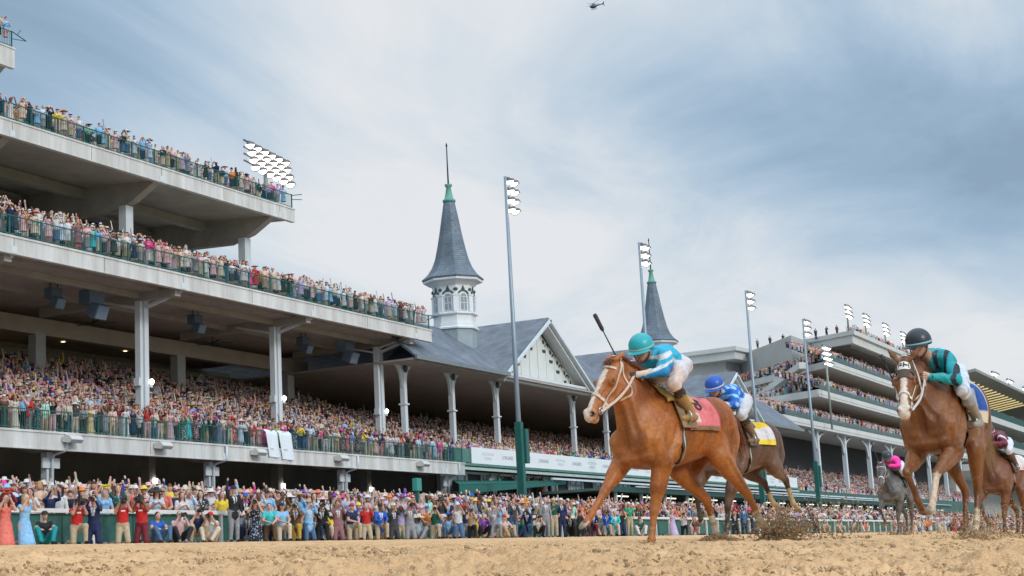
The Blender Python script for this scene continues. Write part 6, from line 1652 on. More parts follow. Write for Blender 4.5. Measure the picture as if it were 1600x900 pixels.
def build_rows():
    r = random.Random(21)
    # first row behind the rail
    x = 31.0
    while x < 103:
        Y = 32.75 + r.uniform(-.15, .2)
        random_person(r, x, Y, z_apron(Y) + .02, 'behind white rail', 'people behind the white rail', ['clap', 'clap', 'wave', 'phone', 'phone', 'still', 'shoot', 'rail', 'pocket'], math.atan2(-Y, -x) + r.uniform(-.3, .5), r.uniform(.94, 1.07)); x += r.uniform(.56, .88)
    # front row on the lower deck
    x = 55.6; special = {64.4: ('clap', 'gown', 'yellow', 'blonde'), 66.9: ('still', 'gown', 'white', 'brown'), 72.3: ('shoot', 'dress', 'turquoise', 'blonde'), 76.9: ('clap', 'dress', 'red', 'dark'), 81.0: ('clap', 'dress', 'lime green', 'blonde')}
    while x < 103.8:
        Y = 56.62 + r.uniform(-.08, .15); sp = [k for k in special if abs(k - x) < .45]
        rz = math.atan2(-Y, -x) + r.uniform(-.3, .6); sc = r.uniform(.94, 1.07)
        if sp:
            q = special.pop(sp[0]); person(x, Y, 8.07, q[0], q[1], q[2], 'cream', q[3], 'sun hat' if q[2] == 'red' else None, 'red', 0, 'at deck railing', 'people along the lower deck railing', rz, sc)
        else: random_person(r, x, Y, 8.07, 'at deck railing', 'people along the lower deck railing', ['clap', 'clap', 'still', 'rail', 'phone', 'pocket', 'shoot'], rz, sc)
        x += r.uniform(.46, .72)
    # lookouts standing against the sky on the far roof, and a few at the clubhouse windows
    for k, (px, yy) in enumerate(((281.2, 85), (281.2, 82.5), (279.8, 78), (278.6, 75.5), (278.0, 73.3), (277.4, 71.2), (283.5, 88.2))):
        kit, top = [('suit', 'black'), ('shirt', 'black'), ('suit', 'charcoal'), ('suit', 'navy'), ('shirt', 'charcoal'), ('suit', 'brown'), ('shirt', 'navy')][k]
        person(px + .9, yy, 38.5, ['still', 'shoot', 'rail', 'still', 'shoot', 'still', 'still'][k], kit, top, 'black', 'dark', None, None, 1, 'on far stand roof', 'people on the far stand roof', -2.4, 1.15)
    for k, (x, top, kit) in enumerate(((112.4, 'white', 'shirt'), (114.0, 'turquoise', 'tee'), (116.8, 'charcoal', 'suit'), (120.6, 'cream', 'blouse'), (122.2, 'coral', 'dress'), (123.6, 'navy', 'suit'))):
        person(x, 58.0, 5.9, ['shoot', 'phone', 'clap', 'phone', 'still', 'clap'][k], kit, top, 'black', 'brown', 'cap' if k == 3 else None, 'white', k % 4, 'at clubhouse windows', 'people at the clubhouse windows', -1.9, 1.0)
build_rows()

# ---------------------------------------------------------------- everyone else: one mass
def crowd_template(kind, seed):
    """a small figure (about a hundred faces) with vertices marked: 0 skin 1 top 2 bottom 3 hair 4 hat"""
    r = random.Random(seed); V, F, T = [], [], []
    def ring(cx, cy, z, rx, ry, n): return [(cx + rx * math.cos(2 * math.pi * k / n), cy + ry * math.sin(2 * math.pi * k / n), z) for k in range(n)]
    def loft(rings, tag_, cap=True):
        n = len(rings[0]); b = len(V)
        for q, t in zip(rings, tag_): V.extend(q); T.extend([t] * n)
        for i in range(len(rings) - 1):
            for k in range(n): F.append((b + i * n + k, b + i * n + (k + 1) % n, b + (i + 1) * n + (k + 1) % n, b + (i + 1) * n + k))
        if cap and n == 4: F.append((b + (len(rings) - 1) * n, b + (len(rings) - 1) * n + 1, b + (len(rings) - 1) * n + 2, b + (len(rings) - 1) * n + 3))
    fem = kind % 2
    if fem: loft([ring(0, 0, .55, .20, .24, 6), ring(0, 0, .95, .14, .18, 6), ring(.01, 0, 1.12, .10, .14, 6), ring(.03, 0, 1.30, .13, .19, 6), ring(.02, 0, 1.44, .08, .15, 6), ring(.02, 0, 1.50, .045, .05, 6)], [1, 1, 1, 1, 1, 0])
    else: loft([ring(0, 0, .45, .13, .17, 6), ring(0, 0, .90, .14, .19, 6), ring(.01, 0, 1.10, .13, .18, 6), ring(.03, 0, 1.32, .14, .22, 6), ring(.02, 0, 1.46, .09, .19, 6), ring(.02, 0, 1.52, .05, .06, 6)], [2, 2, 1, 1, 1, 0])
    hx = .05; loft([ring(hx, 0, 1.53, .045, .045, 6), ring(hx + .01, 0, 1.58, .085, .068, 6), ring(hx, 0, 1.66, .098, .078, 6)], [0, 0, 0], False); b = len(V) - 6
    loft([ring(hx - .012, 0, 1.655, .098, .082, 6), ring(hx - .02, 0, 1.72, .085, .072, 6), ring(hx - .02, 0, 1.765, .035, .035, 6)], [3, 3, 3]); 
    if fem: loft([ring(hx - .06, 0, 1.70, .06, .08, 6), ring(hx - .075, 0, 1.44, .05, .09, 6)], [3, 3])
    hat = kind // 2 % 3
    if hat == 1: loft([ring(hx - .01, 0, 1.685, .25, .25, 8), ring(hx - .01, 0, 1.72, .11, .10, 8), ring(hx - .01, 0, 1.80, .085, .08, 8), ring(hx - .01, 0, 1.815, .01, .01, 8)], [4] * 4)
    if hat == 2: loft([ring(hx, 0, 1.70, .15, .14, 6), ring(hx, 0, 1.725, .10, .09, 6), ring(hx, 0, 1.81, .07, .065, 6), ring(hx, 0, 1.82, .01, .01, 6)], [4] * 4)
    arms = (kind // 6) % 4
    for s in (-1, 1):
        sh = np.array((.02, .20 * s, 1.42))
        if arms == 0: e, h = (.10, .27 * s, 1.14), (.30, .06 * s, 1.24)
        elif arms == 1: e, h = (.14, .28 * s, 1.52), (.12, .24 * s, 1.84)
        elif arms == 2: e, h = (.22, .24 * s, 1.32), (.32, .09 * s, 1.60)
        else: e, h = ((.02, .25 * s, 1.15), (.10, .24 * s, .92)) if s < 0 else ((.12, .28, 1.56), (.16, .22, 1.92))
        for a, c, ra, rb, t in ((sh, np.array(e), .055, .045, (1, 1)), (np.array(e), np.array(h), .045, .035, (0, 0) if fem and kind % 4 == 1 else (1, 1))):
            d = unit(c - a); u = unit(np.cross(d, (.3, .2, 1))); w = np.cross(d, u)
            rg = lambda o_, r_: [o_ + (u * math.cos(q) + w * math.sin(q)) * r_ for q in (0, 1.57, 3.14, 4.71)]
            if ra > .05: loft([rg(a, ra), rg(c, rb)], t)
            else: loft([rg(a, ra), rg(c, rb), rg(c + d * .04, .045), rg(c + d * .13, .03)], (*t, 0, 0))
    return np.array([tuple(v) for v in V], float), np.array(F), np.array(T)
def build_crowd():
    g = np.random.default_rng(4)
    TM = [crowd_template(k, k) for k in range(24)]
    tops = np.array([PALETTE[n] for n in WARM_TOPS + ['white'] * 12 + ['cream'] * 6 + ['pale pink'] * 12 + ['peach'] * 6 + ['pale blue'] * 4 + ['lavender'] * 2 + ['navy'] * 5 + ['black'] * 3 + ['mauve'] * 3]); bots = np.array([PALETTE[n] for n in BOTS]); hats = np.array([PALETTE[n] for n in HATC + ['white'] * 10 + ['cream'] * 10 + ['pale pink'] * 7 + ['tan'] * 7 + ['navy'] * 3 + ['black'] * 3])
    skins = np.minimum(np.array(SKINS[:3] * 5 + SKINS[2:]) * 1.12, .75); hairs = np.array([HAIRS['dark'], HAIRS['brown'], HAIRS['blonde'], HAIRS['brown'], HAIRS['grey'], HAIRS['auburn']])
    P = []                                           # x, y, z, heading
    def rows(x0, x1, y0, y1, dy, dx, zf, jx=.16, keep=1.0, xlim=None, head=None):
        y = y0
        while y < y1:
            xs = np.arange(x0 + g.uniform(0, dx), x1, dx); xs = xs + g.uniform(-jx, jx, len(xs)); yy = y + g.uniform(-.12, .12, len(xs))
            m = (g.random(len(xs)) < keep) & ((np.abs((xs + .35 * y) % 13.4 - 6.7) > .55) | (g.random(len(xs)) < .25) | (dy < .75))
            if xlim is not None: m &= xlim(xs, yy)
            for a, b in zip(xs[m], yy[m]): P.append((a, b, zf(a, b), math.atan2(-b, -a) + g.uniform(-.45, .55) if head is None else head + g.uniform(-.5, .5)))
            y += dy
    infr = lambda lim: (lambda X, Y: (X > Y * .93 - 1.5) & (X < lim))
    # apron crowd, from the second row to under the deck
    rows(30, 150, 33.55, 58, .80, .64, lambda a, b: z_apron(min(b, 56)) + .02 + .05 * math.sin(a * 3), xlim=infr(150))
    rows(58, 102, 58, 64, .9, .75, lambda a, b: 3.60, keep=.6, xlim=infr(150))
    rows(103, 150, 32.8, 33.5, .7, .62, lambda a, b: z_apron(b) + .02); rows(150, 330, 32.8, 50, 1.15, .80, lambda a, b: z_apron(b) + .02, keep=.9)
    rows(135, 300, 30.9, 31.6, .8, 1.3, lambda a, b: ground_z(b) - .55, keep=.7)
    # lower deck and clubhouse seating
    zl = lambda a, b: 8.06 + min(max(b - 57.2, 0) * .395, 5.14)
    rows(52, 103.8, 57.35, 71.5, .80, .54, zl, xlim=infr(104.2), keep=.97)
    zc = lambda a, b: 8.3 + min(max(b - 57.8, 0) * .311, 4.1)
    rows(105, 195, 57.55, 72.5, .80, .56, zc, keep=.97)
    # middle and upper decks
    zm = lambda a, b: 17.79 + max(b - 58, 0) * 3.82 / 8
    rows(52, 100, 56.55, 59.8, .72, .56, zm); rows(52, 84, 59.8, 65.6, .85, .60, zm, xlim=lambda X, Y: (X < 104 - (Y - 59) * 7.5) & (X > Y * .93))
    rows(58, 94.2, 64.55, 66.5, .8, .58, lambda a, b: 27.19 + max(b - 66, 0) * .4, keep=.92)
    rows(66, 70.0, 68.30, 70.2, .55, .52, lambda a, b: 33.80 + (b - 68.3) * .45)
    # the far stand
    for z, xb in ((31.86, 259.5), (26.25, 251), (20.8, 231)):
        rows(xb, 386, 68.5, 76, .85, .60, lambda a, b, z=z: z + .22 + max(b - 69, 0) * .364)
    for (a, b, z, n) in (((258.3, 69), (279.5, 92), 31.5, 42), ((258.5, 71), (275, 89), 28.1, 40), ((250.8, 69.2), (273, 96), 25.9, 44), ((226.5, 71.5), (219, 76.5), 20.5, 14)):
        for k in range(n):
            for w in range(2): t = g.random(); P.append((a[0] + (b[0] - a[0]) * t + .6 + w * .8 + g.uniform(0, .4), a[1] + (b[1] - a[1]) * t, z + .25, -2.4 + g.uniform(-.5, .5)))
    rows(279, 386, 68.7, 69.6, .8, .75, lambda a, b: 38.5, keep=.85)
    for k in range(7): P.append((288.3 + g.uniform(-.4, .4), 92 + g.uniform(0, 7), 38.5, -2.4)) if False else None
    rows(206, 386, 68.5, 76.8, .95, .74, lambda a, b: 8.92 + max(b - 69, 0) * .5125)
    for z in (19.5, 26.5, 33.6): rows(398, 540, 71.6, 78, 1.6, .9, lambda a, b, z=z: z + .35 + max(b - 72, 0) * .3)
    P = np.array(P); n = len(P)
    kind = g.integers(0, 2, n) + 2 * g.choice(3, n, p=(.64, .19, .17)) + 6 * g.choice(4, n, p=(.58, .03, .33, .06))
    VV, FF, CC, o = [], [], [], 0
    for k in range(24):
        V, F, T = TM[k]; idx = np.nonzero(kind == k)[0]; m = len(idx)
        if not m: continue
        s = g.normal(1.0, .055, m).clip(.86, 1.12); a = P[idx, 3]; c, sn = np.cos(a) * s, np.sin(a) * s
        X = V[None, :, 0] * c[:, None] - V[None, :, 1] * sn[:, None] + P[idx, 0:1]; Y = V[None, :, 0] * sn[:, None] + V[None, :, 1] * c[:, None] + P[idx, 1:2]; Z = V[None, :, 2] * s[:, None] + P[idx, 2:3]
        VV.append(np.stack([X, Y, Z], -1).reshape(-1, 3))
        pal = np.stack([skins[g.integers(0, len(skins), m)], tops[g.integers(0, len(tops), m)], bots[g.integers(0, len(bots), m)], hairs[g.integers(0, len(hairs), m)], hats[g.integers(0, len(hats), m)]], 1)
        CC.append(pal[:, T].reshape(-1, 3)); FF.append((F[None] + (np.arange(m) * len(V))[:, None, None] + o).reshape(-1, 4)); o += m * len(V)
    me = np_mesh('crowd', np.concatenate(VV), np.concatenate(FF), np.concatenate(CC))
    c = link('crowd', me, vmat('crowd_cloth', .75, .25, 0)); tag(c, 'dense cheering crowd in pastel clothes and hats filling the decks and apron', 'crowd', kind='stuff')
    print('CROWD', n, len(me.polygons))
build_crowd()
# ---- the leading chestnut
hf = head_frame((.65, -.01, 1.95), -2, 54)
PS1 = dict(hf=hf, hs=1.17, tail_len=.30, tail_y=-.35, ear=(-.12, .075, -.05),
    fore=[dict(s=1, j=[(.22, .195, .90), (.33, .15, .45), (.39, .145, .17), (.45, .14, .07), (.53, .14, .02)]),
          dict(s=-1, j=[(.34, -.20, .98), (.71, -.15, .65), (.90, -.15, .45), (.98, -.15, .365), (1.08, -.15, .30)], hoofc=(.50, .40, .31))],
    hind=[dict(s=1, j=[(-.68, .21, .97), (-1.19, .125, .60), (-1.40, .12, .30), (-1.49, .12, .22), (-1.56, .12, .12)], sock=(.55, (.55, .42, .27), (.35, .22, .10), 22)),
          dict(s=-1, j=[(-.50, -.20, .88), (-.81, -.12, .56), (-.93, -.12, .22), (-.92, -.12, .11), (-.86, -.12, .05)], sock=(.42, (.58, .48, .36), (.34, .20, .10), 20))])
C1 = dict(coat=(.34, .105, .022), coat2=(.20, .055, .012), light=(.46, .175, .045), muzzle=(.50, .29, .17), mane=(.24, .07, .02), mane_len=.18,
          blaze=([.06, .13, .20, .34, .46, .52, .60], [.0, .030, .042, .030, .028, .040, .035], [0, 0, -.004, -.008, -.004, .0, 0]))
K1 = dict(strap=(.62, .47, .36), cloth=(-.02, -.48), cloth_c=(.70, .19, .20), edge=(.55, .10, .10), band=(.24, .14, .065), band_at=.90, panel=(.66, .86, .10, .42, (.66, .56, .53)), number='8', num_at=(-.37, 50), num_size=.22,
          saddle=(.55, .36, .11), flap=(.25, .145, .06), girth=(.10, .065, .04), girth_line=(.50, .42, .30), shear=-.13, drop=108)
O1 = (14.81, 5.69, .04)
h1, B1 = build_horse('lead', 'bright chestnut racehorse with a broad white blaze, leading by the turquoise capped jockey', O1, 20, PS1, C1, .0125, K1)
J1 = dict(hip=(-.31, 0, 1.935), sh=(.03, 0, 1.99), head=(.185, 0, 2.085), face_yaw=16, face_pitch=22, elb=(.17, .265, 1.82), hand=(.42, .085, 1.79), elbR=(.20, -.27, 1.86), handR=(.43, -.075, 1.82),
          knee=(.07, .285, 1.70), ank=(-.15, .30, 1.43), toe=(-.02, .305, 1.35), heel=(-.215, .30, 1.365))
def pat1(C, q):
    V, T, u, v, w = q['V'], q['T'], q['u'], q['v'], q['w']
    s = (T == SILK); C[s & (v < -.02) & (u < .75)] = (.01, .14, .50); C[s & (v < .0) & (v > -.035)] = (.62, .64, .66)
    sl = T == SLEEVE; t = (V[:, 0] - q['sh'][0]); z = V[:, 2] - (q['sh'][2] - t * .45)
    C[sl & (z > .005) & (z < .05)] = (.62, .60, .58); C[sl & (z < -.035) & (z > -.06)] = (.62, .60, .58); C[sl & (V[:, 0] > .30)] = (.66, .52, .42)
    C[sl & (z <= -.06)] = (.01, .22, .52)
    kn = (T == PANTS) & (V[:, 0] > -.10); C[kn] = (.62, .47, .40)
K_J1 = dict(silk=(.01, .36, .53), pants=(.58, .54, .56), boot=(.34, .20, .065), top=(.045, .026, .016), glove=(.05, .035, .028), helmet=(.012, .36, .40), band=(.30, .42, .36), goggles=(.15, .06, .03), pattern=pat1)
j1, JB1 = build_jockey('jockey in turquoise silks and turquoise helmet, whip raised, on the leading chestnut', h1, B1, J1, K_J1, .0105, 'a')
build_stirrups(h1, J1, 'lead')
build_reins(h1, B1, PS1, [(.42, .085, 1.79), (.43, -.075, 1.82)], (.66, .52, .42), 'a')
build_whip('black whip with a flat tip held by the turquoise jockey', h1, (.40, -.06, 1.84), (.72, -.12, 2.42))
# ---- the chestnut with the lettered hood
PS3 = dict(build=.88, hf=head_frame((.73, -.05, 1.765), 15, 52), hs=1.16, ear=(-.10, .15, .03), tail_len=.40, tail_y=-.05, tail_droop=1.1,
    fore=[dict(s=1, j=[(.20, .195, .88), (.63, .15, .66), (.79, .15, .42), (.86, .15, .335), (.95, .15, .27)], sock=(.10, (.56, .42, .30)), hoofc=(.56, .46, .36)),
          dict(s=-1, j=[(.27, -.20, .88), (.70, -.15, .69), (.55, -.13, .43), (.46, -.125, .35), (.40, -.12, .27)])],
    hind=[dict(s=1, j=[(-.45, .20, .92), (-.57, .13, .49), (-.42, .13, .18), (-.36, .13, .10), (-.27, .13, .06)], sock=(.55, (.55, .45, .30), (.36, .25, .14), 20)),
          dict(s=-1, j=[(-.55, -.20, .93), (-.88, -.13, .52), (-.78, -.13, .19), (-.71, -.13, .11), (-.62, -.13, .07)])])
C3 = dict(forelock=0, coat=(.20, .074, .025), coat2=(.135, .046, .016), light=(.28, .115, .042), muzzle=(.42, .27, .19), mane=(.15, .05, .02), tail=(.42, .26, .12), points=(.13, .045, .018), pointw=.5,
          blaze=([.16, .20, .30, .46, .52, .60], [.0, .026, .030, .034, .052, .045], [0, 0, 0, 0, 0, 0]))
K3 = dict(browband=False, strap=(.70, .62, .52), cloth=(-.02, -.60), cloth_c=(.03, .085, .30), band=(.62, .50, .34), band_at=.83, panel=(.40, .74, .0, .70, (.30, .34, .40)), edge=(.62, .60, .56),
          saddle=(.40, .34, .25), flap=(.20, .15, .075), girth=(.075, .045, .025), girth_line=(.10, .07, .04), drop=118)
O3 = (15.75, 3.08, .02)
h3, B3 = build_horse('hood', 'chestnut racehorse in a dark hood lettered PH, one white foreleg raised', O3, 8, PS3, C3, .0125, K3)
J3 = dict(hip=(-.34, 0, 1.70), sh=(.17, 0, 1.79), head=(.40, 0, 1.93), face_yaw=-4, face_pitch=14, elb=(.25, .285, 1.55), hand=(.54, .085, 1.60), knee=(.13, .30, 1.46), ank=(-.17, .315, 1.22), toe=(-.06, .32, 1.13), heel=(-.26, .315, 1.155))
def pat3(C, q):
    V, T, u, v, w = q['V'], q['T'], q['u'], q['v'], q['w']
    s = (T == SILK) | (T == SLEEVE); a = np.arctan2(np.abs(w), v + .05)
    C[s & (np.sin(np.abs(w) * 62 + V[:, 0] * 8) > .35) & (np.sin(u * 11 + 1) > -.5)] = (.012, .022, .035)
    C[(T == SILK) & (u < .12)] = (.012, .022, .05)
    C[(T == PANTS)] = (.50, .54, .62); C[(T == PANTS) & (np.sin(V[:, 0] * 110) > .2)] = (.66, .68, .72)
K_J3 = dict(silk=(.0, .30, .33), pants=(.6, .62, .68), boot=(.30, .27, .22), top=(.33, .34, .35), glove=(.62, .42, .32), helmet=(.014, .020, .026), band=(.25, .42, .48), goggles=(.45, .45, .45), pattern=pat3)
j3, JB3 = build_jockey('jockey in teal silks with black stripes and a dark helmet on the hooded chestnut', h3, B3, J3, K_J3, .0105, 'c')
build_stirrups(h3, J3, 'hood')
build_reins(h3, B3, PS3, [(.54, .085, 1.60), (.54, -.085, 1.60)], (.60, .60, .58), 'c')
build_whip('black whip pointing up beside the hooded horse\'s ear', h3, (.72, -.20, 1.58), (.74, -.30, 1.83))
def hood(h, B, ps):
    """blinker hood: a fabric shell over the forehead and cheeks with eye holes and a lettered oval"""
    hp, hd, hl, hn = ps['hf']; H = lambda d, l, n: hp + hd * d + hl * l + hn * n
    nu, na = 22, 54; P = []; keep = []
    for i in range(nu):
        for k in range(na):
            t = R(-118 + 236 * k / (na - 1)); d = -.01 + .265 * i / (nu - 1)
            o = H(d, 0, -.085); dr = hl * math.sin(t) + hn * math.cos(t); P.append((o, dr, d, t))
    O_ = np.array([p[0] for p in P]); D_ = np.array([p[1] for p in P]); S = cast(B, O_, D_, .006, .22); N_ = B.normal(S)
    V = np.concatenate([S, S + N_ * .004]); n = nu * na; F = []
    def hole(q):
        c = S[q] - hp; d, l, m = c @ hd, abs(c @ hl), c @ hn
        return (((d - .208) / .046) ** 2 + ((m + .050) / .040) ** 2 < 1 and l > .05) or (d < .03 and l > .022)
    H_ = [hole(q) for q in range(n)]
    for i in range(nu - 1):
        for k in range(na - 1):
            q = (i * na + k, i * na + k + 1, (i + 1) * na + k + 1, (i + 1) * na + k)
            if any(H_[a] for a in q): continue
            F.append(q[::-1]); F.append(tuple(a + n for a in q))
    hd_o = link('hood', np_mesh('hood', V, F, smooth=True), mat('hood_mesh', (.105, .07, .046), .8, var=.4, vscale=60, bump=.4, bscale=250), h)
    # oval patch and letters
    mb = []; K_ = 40
    ring = [B.project([H(.100 + .056 * math.cos(2 * math.pi * t / K_), .092 * math.sin(2 * math.pi * t / K_), .0)], .0125)[0] for t in range(K_)]
    inner = [B.project([H(.100 + .028 * math.cos(2 * math.pi * t / K_), .046 * math.sin(2 * math.pi * t / K_), .0)], .0125)[0] for t in range(K_)]
    c0 = B.project([H(.100, 0, .0)], .0125)[0]
    F = [(t, (t + 1) % K_, K_ + (t + 1) % K_, K_ + t) for t in range(K_)] + [(K_ + t, K_ + (t + 1) % K_, 2 * K_) for t in range(K_)]
    ov = link('hood_patch', np_mesh('hood_patch', np.array(ring + inner + [c0]), F, smooth=True), mat('patch_white', (.68, .62, .56), .7), hd_o)
    tx = text_mesh('PH', .098, .0004); v = np.array([q.co[:] for q in tx.vertices])
    W_ = np.array([H(.100 - b, a * 1.12, .0) for a, b, c in v]); W_ = B.project(W_, .0); W_ = W_ + B.normal(W_) * (.0155 + (v[:, 2:3] > 0) * .001)
    tx.vertices.foreach_set('co', W_.astype(np.float32).ravel()); link('lettering', tx, mat('letter_black', (.02, .017, .015), .7), hd_o)
hood(h3, B3, PS3)
# ---- the dark bay behind the leader
PS2 = dict(tail_len=.32, tail_y=-.35, hf=head_frame((.74, 0, 1.84), 6, 55), ear=(-.13, .07, -.03),
    fore=[dict(s=1, j=[(.24, .195, .90), (.40, .15, .46), (.44, .145, .18), (.50, .14, .07), (.58, .14, .03)]),
          dict(s=-1, j=[(.34, -.20, .98), (.68, -.15, .68), (.62, -.15, .38), (.60, -.15, .29), (.66, -.15, .22)])],
    hind=[dict(s=1, j=[(-.70, .21, 1.00), (-1.12, .13, .82), (-1.26, .13, .50), (-1.36, .13, .43), (-1.44, .13, .35)], sock=(.35, (.42, .31, .17))),
          dict(s=-1, j=[(-.62, -.20, 1.0), (-.97, -.13, .80), (-1.16, -.13, .52), (-1.27, -.13, .46), (-1.36, -.13, .40)], sock=(.45, (.42, .31, .17)))])
C2 = dict(coat=(.125, .060, .034), coat2=(.075, .036, .021), light=(.18, .092, .055), muzzle=(.05, .03, .02), mane=(.02, .012, .01), points=(.03, .018, .013))
K2 = dict(strap=(.05, .035, .03), cloth=(-.02, -.60), cloth_c=(.70, .47, .03), band=(.75, .55, .05), band_at=.82, panel=(.50, .84, .30, .95, (.62, .58, .60)), edge=(.10, .05, .04), number=None,
          saddle=(.16, .10, .05), flap=(.10, .06, .035), girth=(.06, .04, .03), drop=100)
O2 = (20.27, 6.78, .20)
h2, B2 = build_horse('bay', 'dark bay racehorse with a yellow saddle cloth, close behind the leading chestnut', O2, 15, PS2, C2, .018, K2, .6)
J2 = dict(hip=(-.30, 0, 1.90), sh=(.10, 0, 1.97), head=(.27, 0, 2.07), face_yaw=10, face_pitch=24, elb=(.22, .27, 1.79), hand=(.50, .09, 1.80), knee=(.12, .29, 1.68), ank=(-.12, .305, 1.40), toe=(.0, .31, 1.32), heel=(-.20, .305, 1.335))
def pat2(C, q):
    V, T, u, v, w = q['V'], q['T'], q['u'], q['v'], q['w']; s = (T == SILK) | (T == SLEEVE)
    C[s & (np.sin(V[:, 0] * 38 + V[:, 2] * 22) * np.sin(V[:, 2] * 40 - V[:, 0] * 18) > .22)] = (.25, .52, .78)
    C[(T == SLEEVE) & (V[:, 0] > .33)] = (.60, .50, .44)
K_J2 = dict(silk=(.01, .115, .46), pants=(.56, .54, .56), boot=(.20, .13, .07), top=(.04, .025, .018), glove=(.55, .42, .34), helmet=(.008, .085, .42), band=(.60, .55, .52), goggles=(.25, .16, .10), pattern=pat2)
j2, JB2 = build_jockey('jockey in royal blue silks with pale blue diamonds and a blue helmet', h2, B2, J2, K_J2, .014, 'b')
build_stirrups(h2, J2, 'bay')
build_reins(h2, B2, PS2, [(.50, .09, 1.80), (.50, -.09, 1.80)], (.06, .05, .05), 'b')
# ---- the grey, far back
PS4 = dict(tail_len=.45, hf=head_frame((.72, 0, 1.84), 14, 60), ear=(-.14, .07, .02),
    fore=[dict(s=1, j=[(.22, .195, .90), (.30, .15, .46), (.32, .145, .17), (.38, .14, .07), (.46, .14, .02)]),
          dict(s=-1, j=[(.32, -.20, .95), (.66, -.15, .72), (.50, -.15, .48), (.42, -.15, .42), (.38, -.15, .33)])],
    hind=[dict(s=1, j=[(-.48, .20, .92), (-.66, .13, .52), (-.55, .13, .20), (-.48, .13, .10), (-.39, .13, .05)]),
          dict(s=-1, j=[(-.55, -.20, .95), (-.92, -.13, .55), (-.90, -.13, .24), (-.86, -.13, .14), (-.78, -.13, .09)])])
C4 = dict(coat=(.10, .092, .085), coat2=(.06, .056, .052), light=(.17, .16, .15), muzzle=(.20, .15, .12), mane=(.11, .10, .10), points=(.06, .055, .05), pointw=.6, dapple=(.20, .19, .18))
K4 = dict(strap=(.70, .70, .72), cloth=(-.02, -.60), cloth_c=(.40, .40, .42), band=(.6, .6, .62), saddle=(.05, .05, .05), flap=(.05, .04, .04), girth=(.03, .025, .02), drop=96)
g4 = np.array((32.6, 5.0)); O4 = (40.5, 9.25, ground_z(9.25) - .06)
h4, B4 = build_horse('grey', 'dappled grey racehorse with a white bridle, far behind the hooded chestnut', O4, 10, PS4, C4, .024, K4, .35)
J4 = dict(J2); J4.update(hip=(-.32, 0, 1.86), sh=(.10, 0, 1.93), head=(.28, 0, 2.04))
K_J4 = dict(silk=(.80, .03, .33), pants=(.66, .64, .70), boot=(.05, .05, .05), top=(.5, .5, .5), glove=(.05, .03, .03), helmet=(.025, .04, .04), band=(.06, .08, .08), goggles=(.5, .1, .15))
j4, _ = build_jockey('jockey in hot pink silks on the grey horse', h4, B4, J4, K_J4, .018, 'd')
build_stirrups(h4, J4, 'grey')
build_reins(h4, B4, PS4, [(.50, .09, 1.80), (.50, -.09, 1.80)], (.06, .05, .05), 'd')
build_whip('thin whip raised beside the jockey in pink', h4, (.48, -.12, 1.82), (.30, -.38, 2.45))
# ---- the chestnut at the edge of the frame
PS5 = dict(PS4); PS5['hf'] = head_frame((.68, 0, 1.94), 6, 58)
C5 = dict(coat=(.17, .065, .030), coat2=(.12, .045, .02), light=(.22, .09, .045), muzzle=(.12, .06, .04), mane=(.08, .03, .015), points=(.07, .03, .018), pointw=.7)
K5 = dict(strap=(.10, .06, .04), cloth=(-.02, -.60), cloth_c=(.66, .62, .60), band=(.7, .4, .35), saddle=(.06, .04, .03), flap=(.10, .06, .04), girth=(.06, .04, .03), drop=96)
O5 = (30.9, 5.05, ground_z(5.05) - .10)
h5, B5 = build_horse('dark', 'brown racehorse running behind the hooded chestnut at the frame edge', O5, 15, PS5, C5, .019, K5, .5)
K_J5 = dict(silk=(.13, .012, .035), pants=(.66, .66, .74), boot=(.12, .07, .05), top=(.12, .07, .05), glove=(.05, .03, .03), helmet=(.13, .012, .035), band=(.6, .5, .5), goggles=(.1, .05, .04),
            pattern=lambda C, q: C.__setitem__((q['T'] == SLEEVE) & (np.abs(q['V'][:, 0] - .16) < .02), (.7, .62, .64)))
j5, _ = build_jockey('jockey in maroon silks with a white armband, partly hidden behind the hooded chestnut', h5, B5, J4, K_J5, .016, 'e')
build_stirrups(h5, J4, 'dark')
build_reins(h5, B5, PS5, [(.50, .09, 1.80), (.50, -.09, 1.80)], (.06, .05, .05), 'e')
# ================================================================ loose dirt
def clods(name, pts, sizes, label, seed):
    """broken lumps: squashed, jittered octahedra subdivided once"""
    g = np.random.default_rng(seed)
    base = np.array([(1, 0, 0), (-1, 0, 0), (0, 1, 0), (0, -1, 0), (0, 0, 1), (0, 0, -1)], float)
    F0 = [(0, 2, 4), (2, 1, 4), (1, 3, 4), (3, 0, 4), (2, 0, 5), (1, 2, 5), (3, 1, 5), (0, 3, 5)]
    V1 = list(base); E = {}; F1 = []
    def mid(a, b):
        k = (min(a, b), max(a, b))
        if k not in E: V1.append(unit(base[a] + base[b])); E[k] = len(V1) - 1
        return E[k]
    for a, b, c in F0: d, e, f = mid(a, b), mid(b, c), mid(c, a); F1 += [(a, d, f), (d, b, e), (f, e, c), (d, e, f)]
    V1 = np.array(V1); F1 = np.array(F1); n = len(pts)
    J = g.uniform(.62, 1.25, (n, len(V1), 1)); S = g.uniform(.6, 1.3, (n, 1, 3)); V = V1[None] * J * S * np.asarray(sizes)[:, None, None] + np.asarray(pts)[:, None, :]
    F = (F1[None] + (np.arange(n) * len(V1))[:, None, None]).reshape(-1, 3)
    sh = g.uniform(.45, 1.05, (n, 1, 1)); C = np.broadcast_to(np.array((.52, .335, .18)) * sh, (n, len(V1), 3)).reshape(-1, 3)
    o = link(name, np_mesh(name, V.reshape(-1, 3), F, C), vmat('clod_earth', .95, .1, .2, 60)); tag(o, label, 'dirt', kind='stuff'); return o
